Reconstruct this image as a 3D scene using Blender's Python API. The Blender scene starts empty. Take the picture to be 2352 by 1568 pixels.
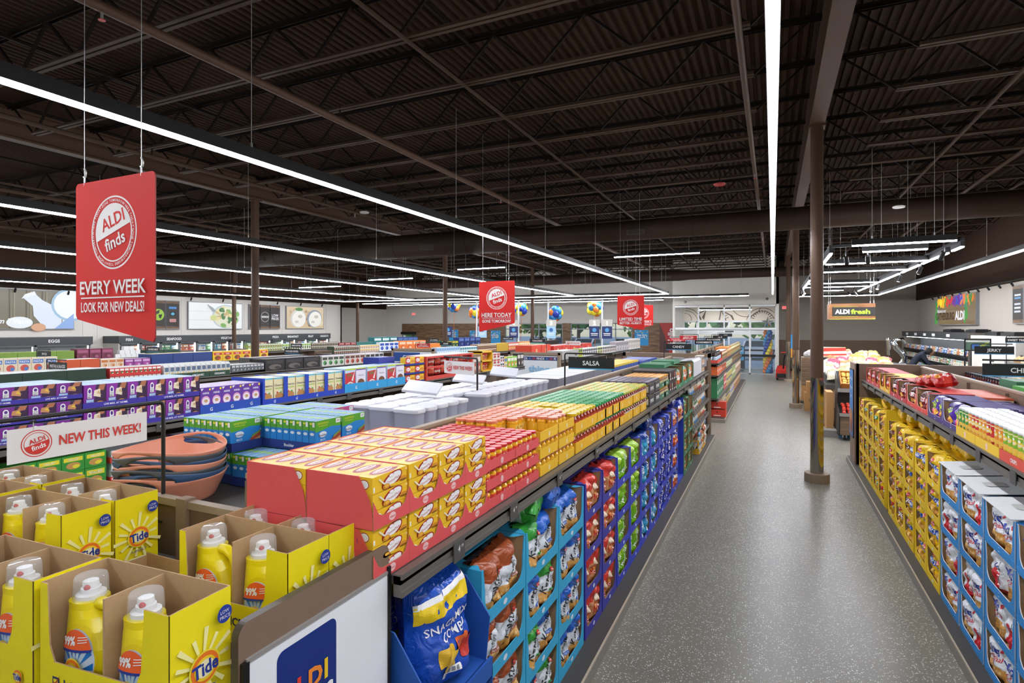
import bpy, math, random
from mathutils import Vector, Matrix, noise
R = random.Random(11)
PI = math.pi
sc = bpy.context.scene
COL = sc.collection
# ---------------------------------------------------------------- camera
cd = bpy.data.cameras.new('camera'); cam = bpy.data.objects.new('camera', cd); COL.objects.link(cam)
cam.location = (0, 0, 2.3); cam.rotation_euler = (PI/2, 0, math.radians(24.72))
cd.sensor_width = 36; cd.lens = 1301/2352*36; cd.shift_y = -32/2352; cd.clip_start = .05; cd.clip_end = 300
sc.camera = cam
# ---------------------------------------------------------------- sky, exposure
LAMP = 88.0           # radiance of the linear lights
w = bpy.data.worlds.new('world'); sc.world = w; w.use_nodes = True
nt = w.node_tree; bg = nt.nodes['Background']; sky = nt.nodes.new('ShaderNodeTexSky')
sky.sky_type = 'NISHITA'; sky.sun_disc = False; sky.sun_elevation = math.radians(40); sky.sun_rotation = math.radians(200)
nt.links.new(sky.outputs[0], bg.inputs[0]); bg.inputs[1].default_value = .2
vs = sc.view_settings
sc.display_settings.display_device = 'sRGB'
vs.view_transform = 'Standard'; vs.look = 'None'; vs.gamma = 1; vs.use_curve_mapping = False; vs.exposure = 0.0
cy = sc.cycles
cy.max_bounces = 6; cy.diffuse_bounces = 3; cy.glossy_bounces = 2; cy.transmission_bounces = 3; cy.transparent_max_bounces = 8
cy.caustics_reflective = False; cy.caustics_refractive = False; cy.sample_clamp_indirect = 4
cy.use_denoising = True
try: cy.use_light_tree = True
except Exception: pass
# ---------------------------------------------------------------- materials
def lin(h):
    h = h.lstrip('#'); o = []
    for i in (0, 2, 4):
        x = int(h[i:i+2], 16)/255
        o.append(x/12.92 if x <= .04045 else ((x+.055)/1.055)**2.4)
    return (*o, 1)
MATS = {}
def C(h, rough=.5, metal=0, emit=0, kind='', alpha=1, trans=0, spec=.5, grain=None):
    k = (h, rough, metal, emit, kind, alpha, trans, spec, grain)
    if k in MATS: return MATS[k]
    m = bpy.data.materials.new('%s_%s' % (kind or 'paint', h.lstrip('#'))); m.use_nodes = True
    n = m.node_tree.nodes; l = m.node_tree.links; b = n['Principled BSDF']
    b.inputs['Base Color'].default_value = lin(h); b.inputs['Roughness'].default_value = rough
    b.inputs['Metallic'].default_value = metal; b.inputs['Alpha'].default_value = alpha
    b.inputs['Transmission Weight'].default_value = trans; b.inputs['Specular IOR Level'].default_value = spec
    if emit:
        b.inputs['Emission Color'].default_value = lin(h); b.inputs['Emission Strength'].default_value = emit
    if grain:                                   # fine fibre or dust variation of the material's own colour
        sc_, amt = grain
        t = n.new('ShaderNodeTexCoord'); z = n.new('ShaderNodeTexNoise'); z.inputs['Scale'].default_value = sc_; z.inputs['Detail'].default_value = 2
        l.new(t.outputs['Object'], z.inputs['Vector'])
        mx = n.new('ShaderNodeMix'); mx.data_type = 'RGBA'; a = lin(h)
        mx.inputs[6].default_value = tuple(max(0, x*(1-amt)) for x in a[:3])+(1,); mx.inputs[7].default_value = tuple(min(1, x*(1+amt)) for x in a[:3])+(1,)
        l.new(z.outputs[0], mx.inputs[0]); l.new(mx.outputs[2], b.inputs['Base Color'])
    MATS[k] = m; return m
def card(h): return C(h, .62, kind='card', grain=(30, .06))
def kraft(h='#b3936b'): return C(h, .8, kind='cardboard', grain=(60, .08))
def ramp_mat(name, stops, warp=.03, rough=.3, scale=9, bump=0, chips=None, axis='Z', metal=0):
    """printed film: constant colour bands along the bag's height with a wavy edge; chips=(z0,z1,a,b) prints a mottled food picture"""
    m = bpy.data.materials.new(name); m.use_nodes = True
    n = m.node_tree.nodes; l = m.node_tree.links; b = n['Principled BSDF']; b.inputs['Roughness'].default_value = rough; b.inputs['Metallic'].default_value = metal
    t = n.new('ShaderNodeTexCoord'); s = n.new('ShaderNodeSeparateXYZ'); l.new(t.outputs['Generated'], s.inputs[0])
    z = n.new('ShaderNodeTexNoise'); z.inputs['Scale'].default_value = scale*.45; z.inputs['Detail'].default_value = 1; l.new(t.outputs['Generated'], z.inputs['Vector'])
    ma = n.new('ShaderNodeMath'); ma.operation = 'MULTIPLY_ADD'; ma.inputs[1].default_value = warp*2
    l.new(z.outputs[0], ma.inputs[0]); l.new(s.outputs[axis], ma.inputs[2])
    r = n.new('ShaderNodeValToRGB'); r.color_ramp.interpolation = 'CONSTANT'; e = r.color_ramp.elements
    e[0].position = 0; e[0].color = lin(stops[0][1]); e[1].position = stops[1][0] if len(stops) > 1 else .999; e[1].color = lin(stops[1][1] if len(stops) > 1 else stops[0][1])
    for p, h in stops[2:]:
        q = e.new(p); q.color = lin(h)
    l.new(ma.outputs[0], r.inputs[0]); out = r.outputs[0]
    if chips:
        z0, z1, ca, cb = chips
        v = n.new('ShaderNodeTexVoronoi'); v.inputs['Scale'].default_value = scale*1.1; l.new(t.outputs['Generated'], v.inputs['Vector'])
        r2 = n.new('ShaderNodeValToRGB'); r2.color_ramp.elements[0].color = lin(ca); r2.color_ramp.elements[1].color = lin(cb); r2.color_ramp.elements[1].position = .5
        l.new(v.outputs[0], r2.inputs[0])
        g = n.new('ShaderNodeMath'); g.operation = 'GREATER_THAN'; g.inputs[1].default_value = z0; l.new(ma.outputs[0], g.inputs[0])
        g2 = n.new('ShaderNodeMath'); g2.operation = 'LESS_THAN'; g2.inputs[1].default_value = z1; l.new(ma.outputs[0], g2.inputs[0])
        g3 = n.new('ShaderNodeMath'); g3.operation = 'MULTIPLY'; l.new(g.outputs[0], g3.inputs[0]); l.new(g2.outputs[0], g3.inputs[1])
        mx = n.new('ShaderNodeMix'); mx.data_type = 'RGBA'; l.new(g3.outputs[0], mx.inputs[0]); l.new(out, mx.inputs[6]); l.new(r2.outputs[0], mx.inputs[7]); out = mx.outputs[2]
    l.new(out, b.inputs['Base Color'])
    cz = n.new('ShaderNodeTexNoise'); cz.inputs['Scale'].default_value = 16; cz.inputs['Detail'].default_value = 2; cz.inputs['Distortion'].default_value = 1.2; l.new(t.outputs['Object'], cz.inputs['Vector'])
    bp = n.new('ShaderNodeBump'); bp.inputs['Strength'].default_value = .55; bp.inputs['Distance'].default_value = .03; l.new(cz.outputs[0], bp.inputs['Height']); l.new(bp.outputs[0], b.inputs['Normal'])
    return m
# ---------------------------------------------------------------- text outlines
TXT = {}
def glyphs(s, bold=0):
    k = (s, bold)
    if k in TXT: return TXT[k]
    cu = bpy.data.curves.new('t', 'FONT'); cu.body = s; cu.resolution_u = 2; cu.offset = bold*.01; cu.fill_mode = 'FRONT'
    o = bpy.data.objects.new('t', cu); me = o.to_mesh()
    vs_ = [(v.co.x, v.co.y) for v in me.vertices]; fs = [tuple(p.vertices) for p in me.polygons]
    o.to_mesh_clear(); bpy.data.objects.remove(o); bpy.data.curves.remove(cu)
    if not vs_: vs_ = [(0, 0)]
    x0 = min(v[0] for v in vs_); x1 = max(v[0] for v in vs_)
    TXT[k] = ([((x-x0)/.7, y/.7) for x, y in vs_], fs, (x1-x0)/.7); return TXT[k]
# ---------------------------------------------------------------- mesh builder
class MB:
    def __init__(s): s.v = []; s.f = []; s.m = []; s.sm = []; s.mats = []; s.e = 0; s.step = .0007; s.map = None
    def mi(s, m):
        if m not in s.mats: s.mats.append(m)
        return s.mats.index(m)
    def face(s, pts, m, smooth=False):
        b = len(s.v); s.v += [tuple(p) for p in pts]; s.f.append(tuple(range(b, b+len(pts)))); s.m.append(s.mi(m)); s.sm.append(smooth)
    def mesh(s, vs_, fs, m, smooth=False):
        b = len(s.v); s.v += [tuple(p) for p in vs_]; i = s.mi(m)
        for f in fs: s.f.append(tuple(b+k for k in f)); s.m.append(i); s.sm.append(smooth)
    def box(s, x0, x1, y0, y1, z0, z1, m, ms={}):
        p = [(x, y, z) for x in (x0, x1) for y in (y0, y1) for z in (z0, z1)]
        F = {'-x': (0, 1, 3, 2), '+x': (4, 6, 7, 5), '-y': (0, 4, 5, 1), '+y': (2, 3, 7, 6), '-z': (0, 2, 6, 4), '+z': (1, 5, 7, 3)}
        for k, f in F.items():
            mm = ms.get(k, m)
            if mm is not None: s.face([p[i] for i in f], mm)
        return s
    def beam(s, p0, p1, wd, ht, m, up=(0, 0, 1)):
        a, b = Vector(p0), Vector(p1); d = (b-a).normalized(); u = Vector(up)
        if abs(d.dot(u)) > .98: u = Vector((0, 1, 0))
        x = d.cross(u).normalized()*wd/2; z = x.cross(d).normalized()*ht/2
        q = [a-x-z, a+x-z, a+x+z, a-x+z, b-x-z, b+x-z, b+x+z, b-x+z]
        s.mesh(q, [(0, 3, 2, 1), (4, 5, 6, 7), (0, 1, 5, 4), (1, 2, 6, 5), (2, 3, 7, 6), (3, 0, 4, 7)], m); return s
    def tube(s, pts, r, m, n=8, caps=True):
        P = [Vector(p) for p in pts]; rings = []; u = None
        rs = r if isinstance(r, (list, tuple)) else [r]*len(P)
        for i, p in enumerate(P):
            d = (P[min(i+1, len(P)-1)]-P[max(i-1, 0)]).normalized()
            if u is None:
                u = d.orthogonal().normalized()
            else:
                u = (u-d*u.dot(d)); u = u.normalized() if u.length > 1e-6 else d.orthogonal().normalized()
            wv = d.cross(u)
            rings.append([p+(u*math.cos(2*PI*k/n)+wv*math.sin(2*PI*k/n))*rs[i] for k in range(n)])
        vs_ = [q for g in rings for q in g]; fs = []
        for i in range(len(P)-1):
            for k in range(n): fs.append((i*n+k, i*n+(k+1) % n, (i+1)*n+(k+1) % n, (i+1)*n+k))
        s.mesh(vs_, fs, m, True)
        if caps:
            s.face(rings[0][::-1], m); s.face(rings[-1], m)
        return s
    def lathe(s, prof, m, n=14, c=(0, 0, 0), sx=1, sy=1, smooth=True):
        """prof: (r,z) or (r,z,mat)"""
        rings = []
        for q in prof:
            rings.append([(c[0]+q[0]*sx*math.cos(2*PI*k/n), c[1]+q[0]*sy*math.sin(2*PI*k/n), c[2]+q[1]) for k in range(n)])
        for i in range(len(prof)-1):
            mm = prof[i+1][2] if len(prof[i+1]) > 2 else m
            s.mesh(rings[i]+rings[i+1], [(k, (k+1) % n, n+(k+1) % n, n+k) for k in range(n)], mm, smooth)
        if prof[-1][0] > 1e-4: s.face(rings[-1], prof[-1][2] if len(prof[-1]) > 2 else m)
        if prof[0][0] > 1e-4: s.face(rings[0][::-1], m)
        return s
    def ball(s, c, r, m, n=12, k=8, sz=1):
        s.lathe([(r*math.sin(PI*i/k), -r*sz*math.cos(PI*i/k)) for i in range(k+1)], m, n, c); return s
    # ---- flat print on a plane (or through a mapping)
    def plane(s, o, ux, uy, step=.0007):
        o, ux, uy = Vector(o), Vector(ux), Vector(uy); nn = ux.cross(uy).normalized()
        s.map = lambda x, y, e: o+ux*x+uy*y+nn*e
        s.e = 0; s.step = step; return s
    cut = 0
    def flat(s, pts, fs, m):
        """outlines in the plane; on a curved surface (cut > 0) they are cut small so that they follow it"""
        if not s.cut:
            s.mesh([s.map(x, y, s.e) for x, y in pts], fs, m); return
        st = []
        for f in fs:
            for i in range(1, len(f)-1): st.append((pts[f[0]], pts[f[i]], pts[f[i+1]]))
        while st:
            t = st.pop(); L = [math.dist(t[i], t[(i+1) % 3]) for i in range(3)]; k = L.index(max(L))
            if L[k] > s.cut:
                a, b_, c = t[k], t[(k+1) % 3], t[(k+2) % 3]; q = ((a[0]+b_[0])/2, (a[1]+b_[1])/2); st += [(a, q, c), (q, b_, c)]
            else: s.face([s.map(x, y, s.e) for x, y in t], m, True)
    def pg(s, pts, m):
        s.e += s.step; s.flat(pts, [tuple(range(len(pts)))], m); return s
    def rect(s, x0, y0, x1, y1, m): return s.pg([(x0, y0), (x1, y0), (x1, y1), (x0, y1)], m)
    def ell(s, cx, cy, rx, ry, m, n=20, rot=0, a0=0, a1=2*PI):
        ca, sa = math.cos(rot), math.sin(rot); n_ = n if a1-a0 > 6.28 else n+1; dv = n
        pts = []
        for k in range(n_):
            a = a0+(a1-a0)*k/dv; x = rx*math.cos(a); y = ry*math.sin(a); pts.append((cx+x*ca-y*sa, cy+x*sa+y*ca))
        return s.pg(pts, m)
    def ring(s, cx, cy, rx, ry, k, m, n=36):
        s.e += s.step; o = [s.map(cx+rx*math.cos(2*PI*i/n), cy+ry*math.sin(2*PI*i/n), s.e) for i in range(n)]
        q = [s.map(cx+rx*k*math.cos(2*PI*i/n), cy+ry*k*math.sin(2*PI*i/n), s.e) for i in range(n)]
        s.mesh(o+q, [(i, (i+1) % n, n+(i+1) % n, n+i) for i in range(n)], m); return s
    def rr(s, x0, y0, x1, y1, r, m, n=5):
        pts = []
        for cx, cy, a in ((x1-r, y0+r, -PI/2), (x1-r, y1-r, 0), (x0+r, y1-r, PI/2), (x0+r, y0+r, PI)):
            for k in range(n+1): pts.append((cx+r*math.cos(a+PI/2*k/n), cy+r*math.sin(a+PI/2*k/n)))
        return s.pg(pts, m)
    def txt(s, st, cx, cy, h, m, w=None, rot=0, shear=0, bold=1, al='C', maxw=None):
        """h: cap height; (cx,cy): middle of the word; w squeezes or stretches it to a width"""
        vs_, fs, W = glyphs(st, bold); s.e += s.step; W = max(W, 1e-3); kx = h if w is None else w/W
        if maxw and W*kx > maxw: kx = maxw/W
        ca, sa = math.cos(rot), math.sin(rot); ox = {'C': -W*kx/2, 'L': 0, 'R': -W*kx}[al]; out = []
        for x, y in vs_:
            X = ox+x*kx+shear*y*h; Y = (y-.5)*h
            out.append((cx+X*ca-Y*sa, cy+X*sa+Y*ca))
        s.flat(out, fs, m); return s
    def arc_txt(s, st, cx, cy, rx, ry, h, m, a_mid, bold=1, spread=1.0):
        """letters around an ellipse, tops outward, reading clockwise"""
        ws = [glyphs(c_, bold)[2]*h+h*.22 if c_ != ' ' else h*.55 for c_ in st]; tot = sum(ws); a = a_mid+tot/(2*(rx+ry)/2)*spread
        for c_, q in zip(st, ws):
            am = a-q/(rx+ry)*spread
            if c_ != ' ':
                s.e -= s.step; s.txt(c_, cx+rx*math.cos(am), cy+ry*math.sin(am), h, m, rot=am-PI/2, bold=bold)
            a -= q/((rx+ry)/2)*spread
        s.e += s.step; return s
    def data(s, name):
        me = bpy.data.meshes.new(name); me.from_pydata(s.v, [], s.f)
        for m in s.mats: me.materials.append(m)
        me.polygons.foreach_set('material_index', s.m); me.polygons.foreach_set('use_smooth', s.sm); me.update(); return me
    def build(s, name, parent=None, loc=(0, 0, 0), rz=0):
        return put(name, s.data(name), parent, loc, rz)
KIDS = {}
def put(name, data, parent=None, loc=(0, 0, 0), rz=0):
    o = bpy.data.objects.new(name, data); COL.objects.link(o); o.location = loc; o.rotation_euler = (0, 0, rz) if not isinstance(rz, tuple) else rz
    if parent is not None:
        o.parent = parent; KIDS.setdefault(parent.name, []).append(o)
    return o
def tag(o, label, cat, group=None, kind=None):
    o['label'] = label; o['category'] = cat
    if group: o['group'] = group
    if kind: o['kind'] = kind
    return o
def emp(name, loc=(0, 0, 0), rz=0): return put(name, None, None, loc, rz)
def struct(name, mb, loc=(0, 0, 0)):
    o = mb.build(name, None, loc); o['kind'] = 'structure'; return o
def dup(root, loc, rz=None, label=None, group=None, parent=None):
    r = root.copy(); COL.objects.link(r); r.location = loc
    if rz is not None: r.rotation_euler = rz if isinstance(rz, tuple) else (0, 0, rz)
    if label: r['label'] = label
    if group: r['group'] = group
    if parent is not None: r.parent = parent; KIDS.setdefault(parent.name, []).append(r)
    for ch in KIDS.get(root.name, []):
        dup(ch, ch.location, None, parent=r)
    return r
class Proto:
    """the first placing moves the original itself, later ones copy it"""
    every = []
    def __init__(s, o, cat, group=None): s.o = o; s.used = False; s.cat = cat; s.group = group; Proto.every.append(s)
    def at(s, loc, rz, label, group=None):
        g = group or s.group
        if not s.used:
            s.used = True; s.o.location = loc; s.o.rotation_euler = rz if isinstance(rz, tuple) else (0, 0, rz); tag(s.o, label, s.cat, g); return s.o
        o = dup(s.o, loc, rz, label, g); o['category'] = s.cat; return o
ONES = 'first second third fourth fifth sixth seventh eighth ninth tenth eleventh twelfth thirteenth fourteenth fifteenth sixteenth seventeenth eighteenth nineteenth'.split()
TENS = ['twentieth', 'thirtieth', 'fortieth', 'fiftieth', 'sixtieth']
TENP = ['twenty', 'thirty', 'forty', 'fifty', 'sixty']
def nth(i):
    if i < 19: return ONES[i]
    t, u = divmod(i+1, 10)
    return TENS[t-2] if u == 0 else TENP[t-2]+'-'+ONES[u-1]
FACE = {1: PI/2, -1: -PI/2}      # a product front (-y) turned to +X or -X
# ================================================================ the room
WHITE = C('#d9d4cb', .7, grain=(3, .02)); DARK = C('#3d2c22', .85, spec=.15, grain=(4, .05)); STEEL = C('#19110c', .7, spec=.2); STEEL2 = C('#4a392d', .7, spec=.2)
BROWNPAINT = C('#523c2d', .55, spec=.3); BLACK = C('#0c0c0d', .45); BLK2 = C('#17181a', .5); TAUPE = C('#7d6655', .55, grain=(25, .05)); GREYSH = C('#63605c', .5, grain=(20, .04))
CHROME = C('#b9b4ae', .12, metal=1); ALU = C('#c9c9c6', .35, metal=.8); WPAINT = C('#eef0f0', .4)
GLASS = C('#dfe9ea', .03, alpha=.07, spec=.5, kind='glass')
def floor_mat():
    m = bpy.data.materials.new('speckled_vinyl'); m.use_nodes = True; n = m.node_tree.nodes; l = m.node_tree.links; b = n['Principled BSDF']
    b.inputs['Roughness'].default_value = .34; b.inputs['Specular IOR Level'].default_value = .45
    t = n.new('ShaderNodeTexCoord'); v = n.new('ShaderNodeTexVoronoi'); v.inputs['Scale'].default_value = 74; l.new(t.outputs['Object'], v.inputs['Vector'])
    s = n.new('ShaderNodeSeparateColor'); l.new(v.outputs['Color'], s.inputs[0])
    q = n.new('ShaderNodeMath'); q.operation = 'MULTIPLY'; q.inputs[1].default_value = .4; l.new(s.outputs[0], q.inputs[0])
    g = n.new('ShaderNodeMath'); g.operation = 'LESS_THAN'; l.new(v.outputs['Distance'], g.inputs[0]); l.new(q.outputs[0], g.inputs[1])
    z = n.new('ShaderNodeTexNoise'); z.inputs['Scale'].default_value = 1.2; z.inputs['Detail'].default_value = 4; l.new(t.outputs['Object'], z.inputs['Vector'])
    base = n.new('ShaderNodeMix'); base.data_type = 'RGBA'; base.inputs[6].default_value = lin('#726d62'); base.inputs[7].default_value = lin('#858073'); l.new(z.outputs[0], base.inputs[0])
    mx = n.new('ShaderNodeMix'); mx.data_type = 'RGBA'; mx.inputs[7].default_value = lin('#dedad0'); l.new(g.outputs[0], mx.inputs[0]); l.new(base.outputs[2], mx.inputs[6])
    l.new(mx.outputs[2], b.inputs['Base Color']); return m
def plank_mat(name, a, b_, sx=1, sz=9, rough=.5):
    m = bpy.data.materials.new(name); m.use_nodes = True; n = m.node_tree.nodes; l = m.node_tree.links; b = n['Principled BSDF']; b.inputs['Roughness'].default_value = rough
    t = n.new('ShaderNodeTexCoord'); mp = n.new('ShaderNodeMapping'); mp.inputs['Scale'].default_value = (sx, sx, sz); l.new(t.outputs['Object'], mp.inputs[0])
    br = n.new('ShaderNodeTexNoise'); br.inputs['Scale'].default_value = 2.2; br.inputs['Detail'].default_value = 5; l.new(mp.outputs[0], br.inputs['Vector'])
    r = n.new('ShaderNodeValToRGB'); r.color_ramp.elements[0].position = .35; r.color_ramp.elements[1].position = .68; r.color_ramp.elements[0].color = lin(a); r.color_ramp.elements[1].color = lin(b_)
    l.new(br.outputs[0], r.inputs[0]); l.new(r.outputs[0], b.inputs['Base Color']); return m
WOOD = plank_mat('wood_plank', '#5f4632', '#93704f'); WAIN = C('#6e5743', .5, grain=(6, .06)); OAK = plank_mat('pale_oak', '#a98d68', '#c3a67e')
b = MB(); b.face([(-27, -12, 0), (8, -12, 0), (8, 33.6, 0), (-27, 33.6, 0)], floor_mat()); struct('floor', b)
# roof deck: corrugated sheet, ribs run away from the camera
b = MB(); x = -26; P_ = []
while x < 7:
    P_ += [(x, 5.9), (x+.05, 5.9), (x+.06, 5.862), (x+.1, 5.862)]; x += .11
for (xa, za), (xb, zb) in zip(P_, P_[1:]): b.face([(xa, -12, za), (xa, 33.6, za), (xb, 33.6, zb), (xb, -12, zb)], DARK)
struct('ceiling', b)
# walls
b = MB(); b.box(-23.7, -23.5, -12, 26.6, 0, 3.65, WHITE); b.box(-25.6, -25.4, 26.6, 33.6, 0, 3.6, WHITE); b.box(-25.4, -23.5, 26.5, 26.6, 0, 3.65, WHITE)
for y in (12.55, 13.05, 16.45, 19.7, 22.05, 25.3): b.box(-23.502, -23.494, y, y+.012, 1.9, 3.6, C('#bdb9b1', .7))
struct('wall_left', b)
b = MB(); b.box(-23.7, -23.35, -12, 26.6, 3.65, 5.95, DARK); b.box(-25.6, -25.38, 26.6, 33.6, 3.6, 5.95, DARK); struct('wall_left_upper', b)
b = MB(); b.box(-23.5, -23.46, 12.5, 13.3, 0, 1.35, OAK); struct('trim_1', b)
b = MB(); b.box(6.42, 6.6, -12, 33.6, 0, 3.62, C('#b8afa4', .7, grain=(3, .02))); struct('wall_right', b)
b = MB(); b.box(6.36, 6.6, -12, 33.6, 3.62, 5.95, DARK); struct('wall_right_upper', b)
b = MB(); b.box(-26, 8, -12.2, -12, 0, 5.95, WHITE); struct('wall_back', b)
b = MB(); b.box(-25.6, -4.74, 33.4, 33.6, 2.57, 5.95, WHITE)
for x in range(-24, -5, 2): b.box(x, x+.012, 33.394, 33.4, 2.6, 5.3, C('#cbc7bf', .7))
struct('wall_front', b)
b = MB()
for x0, x1 in ((-25.4, -24.02), (-22.85, -15.9), (-11.9, -11.4), (-7.55, -4.74)): b.box(x0, x1, 33.4, 33.6, 0, 2.57, WHITE if x1 == -24.02 else WOOD)
b.box(-24.02, -22.85, 33.4, 33.6, 2.0, 2.57, WOOD); b.box(-15.9, -11.9, 33.4, 33.6, 0, .45, WOOD); b.box(-11.4, -7.55, 33.4, 33.6, 0, .45, WOOD); b.box(-24.02, -22.85, 33.4, 33.6, 0, .9, WOOD)
struct('wall_front_panelling', b)
GREIGE = C('#a89f94', .7, grain=(3, .02))
b = MB(); b.box(.27, 6.6, 33.4, 33.6, 1.65, 5.95, GREIGE); b.box(.27, 6.6, 33.36, 33.6, 0, 1.65, WAIN, {'+z': TAUPE}); b.box(.27, 6.6, 33.34, 33.36, 0, .12, DARK); struct('wall_front_fresh', b)
# windows in the front wall
def window(n, x0, x1, z0, z1, ms, tr):
    b = MB(); fr = C('#8d9192', .4, metal=.6)
    b.box(x0, x1, 33.44, 33.52, z0, z0+.06, fr); b.box(x0, x1, 33.44, 33.52, z1-.06, z1, fr)
    for x in [x0]+ms+[x1-.06]: b.box(x, x+.06, 33.44, 33.52, z0, z1, fr)
    if tr: b.box(x0, x1, 33.44, 33.52, tr-.03, tr+.03, fr)
    o = struct('window_%d' % n, b); g = MB(); g.face([(x0, 33.48, z0), (x1, 33.48, z0), (x1, 33.48, z1), (x0, 33.48, z1)], GLASS); g.build('glass_pane', o)
window(1, -15.9, -11.9, .45, 2.57, [-15.1, -13.55, -12.8], 2.2); window(2, -11.4, -7.55, .45, 2.57, [-9.5, -8.6], 2.2); window(3, -24.02, -22.85, .9, 1.85, [], None)
b = MB(); b.box(-24.05, -22.82, 33.3, 33.42, 1.82, 2.0, BLACK); tag(b.build('roller_blind'), 'black rolled blind over the small service window', 'blind')
# red wall graphic with cut lettering beside the entrance
b = MB(); b.box(-5.95, -4.75, 33.36, 33.4, .5, 2.57, C('#b5302a', .5)); b.plane((-5.95, 33.36, .5), (1, 0, 0), (0, 0, 1)); b.pg([(0, 0), (.3, 0), (0, 2.07)], C('#4a2b22')); b.pg([(0, 0), (.62, 0), (.3, 1.3), (0, 2.0)], C('#58332a')); b.txt('Hello', .62, 1.3, .3, WPAINT, rot=PI/2, bold=3)
tag(b.build('wall_graphic'), 'red and brown wall graphic with white lettering beside the entrance', 'mural')
# ---------------------------------------------------------------- entrance vestibule
b = MB(); b.box(-4.74, .27, 30.3, 30.5, 3.45, 5.95, WHITE); b.box(-4.74, -4.62, 30.3, 33.4, 0, 3.45, WHITE); b.box(-4.74, -4.54, 30.5, 33.4, 3.45, 5.95, WHITE); b.box(.15, .27, 30.3, 33.4, 0, 5.95, WHITE)
for y in (31.0, 31.8, 32.6): b.box(-4.622, -4.615, y, y+.02, 0, 3.45, C('#b9b6b0'))
b.box(-4.62, .15, 30.5, 33.4, 3.42, 3.45, WHITE); struct('wall_vestibule', b)
b = MB(); CR = C('#efe3cf', .7); BR_ = C('#5a4334', .6)
b.box(-4.62, .15, 33.4, 33.6, 2.67, 3.45, CR); b.box(-4.62, .15, 33.4, 33.6, 3.45, 5.95, WHITE)
b.plane((-4.62, 33.4, 2.67), (1, 0, 0), (0, 0, 1), .003)
def arc(cx, cy, r, wd):
    N = 60
    for k in range(N):
        a0, a1 = 2*PI*k/N, 2*PI*(k+1)/N; q = [(cx+r*math.cos(a), cy+r*math.sin(a)) for a in (a0, a1)]+[(cx+(r-wd)*math.cos(a), cy+(r-wd)*math.sin(a)) for a in (a1, a0)]
        if all(.05 < x < 4.72 and .02 < y < .76 for x, y in q): b.e = 0; b.pg(q, BR_)
for cx, cy, r, wd in ((.1, -.1, .85, .03), (4.1, -.1, .8, .03), (3.3, 1.0, .8, .03), (4.1, -.1, .64, .035), (.1, -.1, .7, .025)): arc(cx, cy, r, wd)
b.e = .003
for k in range(11):
    a = PI*(.08+.084*k); b.pg([(4.1+.4*math.cos(a-.05), .02+.4*math.sin(a-.05)), (4.1+.4*math.cos(a+.05), .02+.4*math.sin(a+.05)), (4.1+.55*math.cos(a+.03), .02+.55*math.sin(a+.03)), (4.1+.55*math.cos(a-.03), .02+.55*math.sin(a-.03))], BR_)
b.pg([(.75, .42), (1.25, .66), (1.2, .58), (.85, .4)], BR_); b.pg([(1.0, .2), (1.25, .66), (1.12, .05)], BR_); b.pg([(.75, .42), (.85, .4), (1.0, .08), (.92, .05)], BR_)
b.pg([(1.9, .05), (2.0, .62), (2.05, .62), (1.96, .05)], BR_); b.pg([(2.0, .62), (2.6, .3), (2.7, .05), (2.62, .05), (2.5, .28), (2.0, .57)], BR_); b.pg([(2.25, .02), (2.02, .56), (2.06, .56), (2.3, .02)], BR_)
for k in range(3): b.pg([(2.22-.05*k, .12+.13*k), (2.42-.06*k, .22+.13*k), (2.42-.06*k, .19+.13*k), (2.23-.05*k, .09+.13*k)], BR_)
arc(.1, .1, .35, .03); struct('wall_front_entrance', b)
def frame_door(name, y, xs, z1, tr, label, bars=(), rails=()):
    o = tag(emp(name), label, 'door'); o['kind'] = 'structure'
    b = MB(); fw = .07
    b.box(xs[0], xs[-1], y-.05, y+.05, z1-.08, z1, WPAINT); b.box(xs[0], xs[-1], y-.05, y+.05, 0, .06, ALU)
    for x in xs: b.box(x-fw/2, x+fw/2, y-.05, y+.05, 0, z1, WPAINT)
    if tr: b.box(xs[0], xs[-1], y-.06, y+.06, tr-.05, tr+.05, WPAINT)
    for x0, x1, za, zb, m in rails: b.box(x0, x1, y-.06, y+.06, za, zb, m)
    b.build('door_frame', o)
    for x0, x1 in zip(xs, xs[1:]):
        g = MB(); g.face([(x0, y, 0), (x1, y, 0), (x1, y, z1), (x0, y, z1)], GLASS); g.build('glass_panel', o)
    for x0, x1, za, zb in bars:
        g = MB(); g.box(x0, x1, y-.08, y-.03, za, zb, BLK2); g.build('push_bar', o)
    return o
frame_door('door_1', 30.36, [-4.66, -3.46, -2.22, -1.03, .15], 3.42, 2.24, 'white framed glazed inner entrance with sliding doors', [(-2.2, -1.06, .86, .98), (-1.0, .12, .86, .98)])
frame_door('door_2', 33.46, [-4.6, -3.9, -3.35, -2.2, -1.1, .13], 2.67, 2.2, 'outer glazed entrance doors behind the vestibule', [(-2.2, .1, 1.02, 1.12)], [(-4.6, .13, 1.93, 2.2, WPAINT)])
b = MB(); b.box(-2.4, -1.95, 33.38, 33.41, 2.05, 2.12, BLACK); tag(b.build('door_sensor'), 'black motion sensor over the outer sliding doors', 'sensor')
b = MB(); b.box(-1.95, -1.35, 32.6, 32.64, .1, 1.3, C('#20242a')); b.plane((-1.95, 32.6, .1), (1, 0, 0), (0, 0, 1)); b.rect(.05, .45, .55, 1.15, C('#4aa3d6')); b.txt('WELCOME', .3, .95, .07, WPAINT, maxw=.42)
b.tube([(-1.65, 32.62, .02), (-1.65, 32.62, .2)], .03, BLACK); b.box(-1.9, -1.4, 32.4, 32.8, 0, .02, BLACK); tag(b.build('notice_stand'), 'dark framed blue notice stand inside the vestibule', 'sign')
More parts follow.
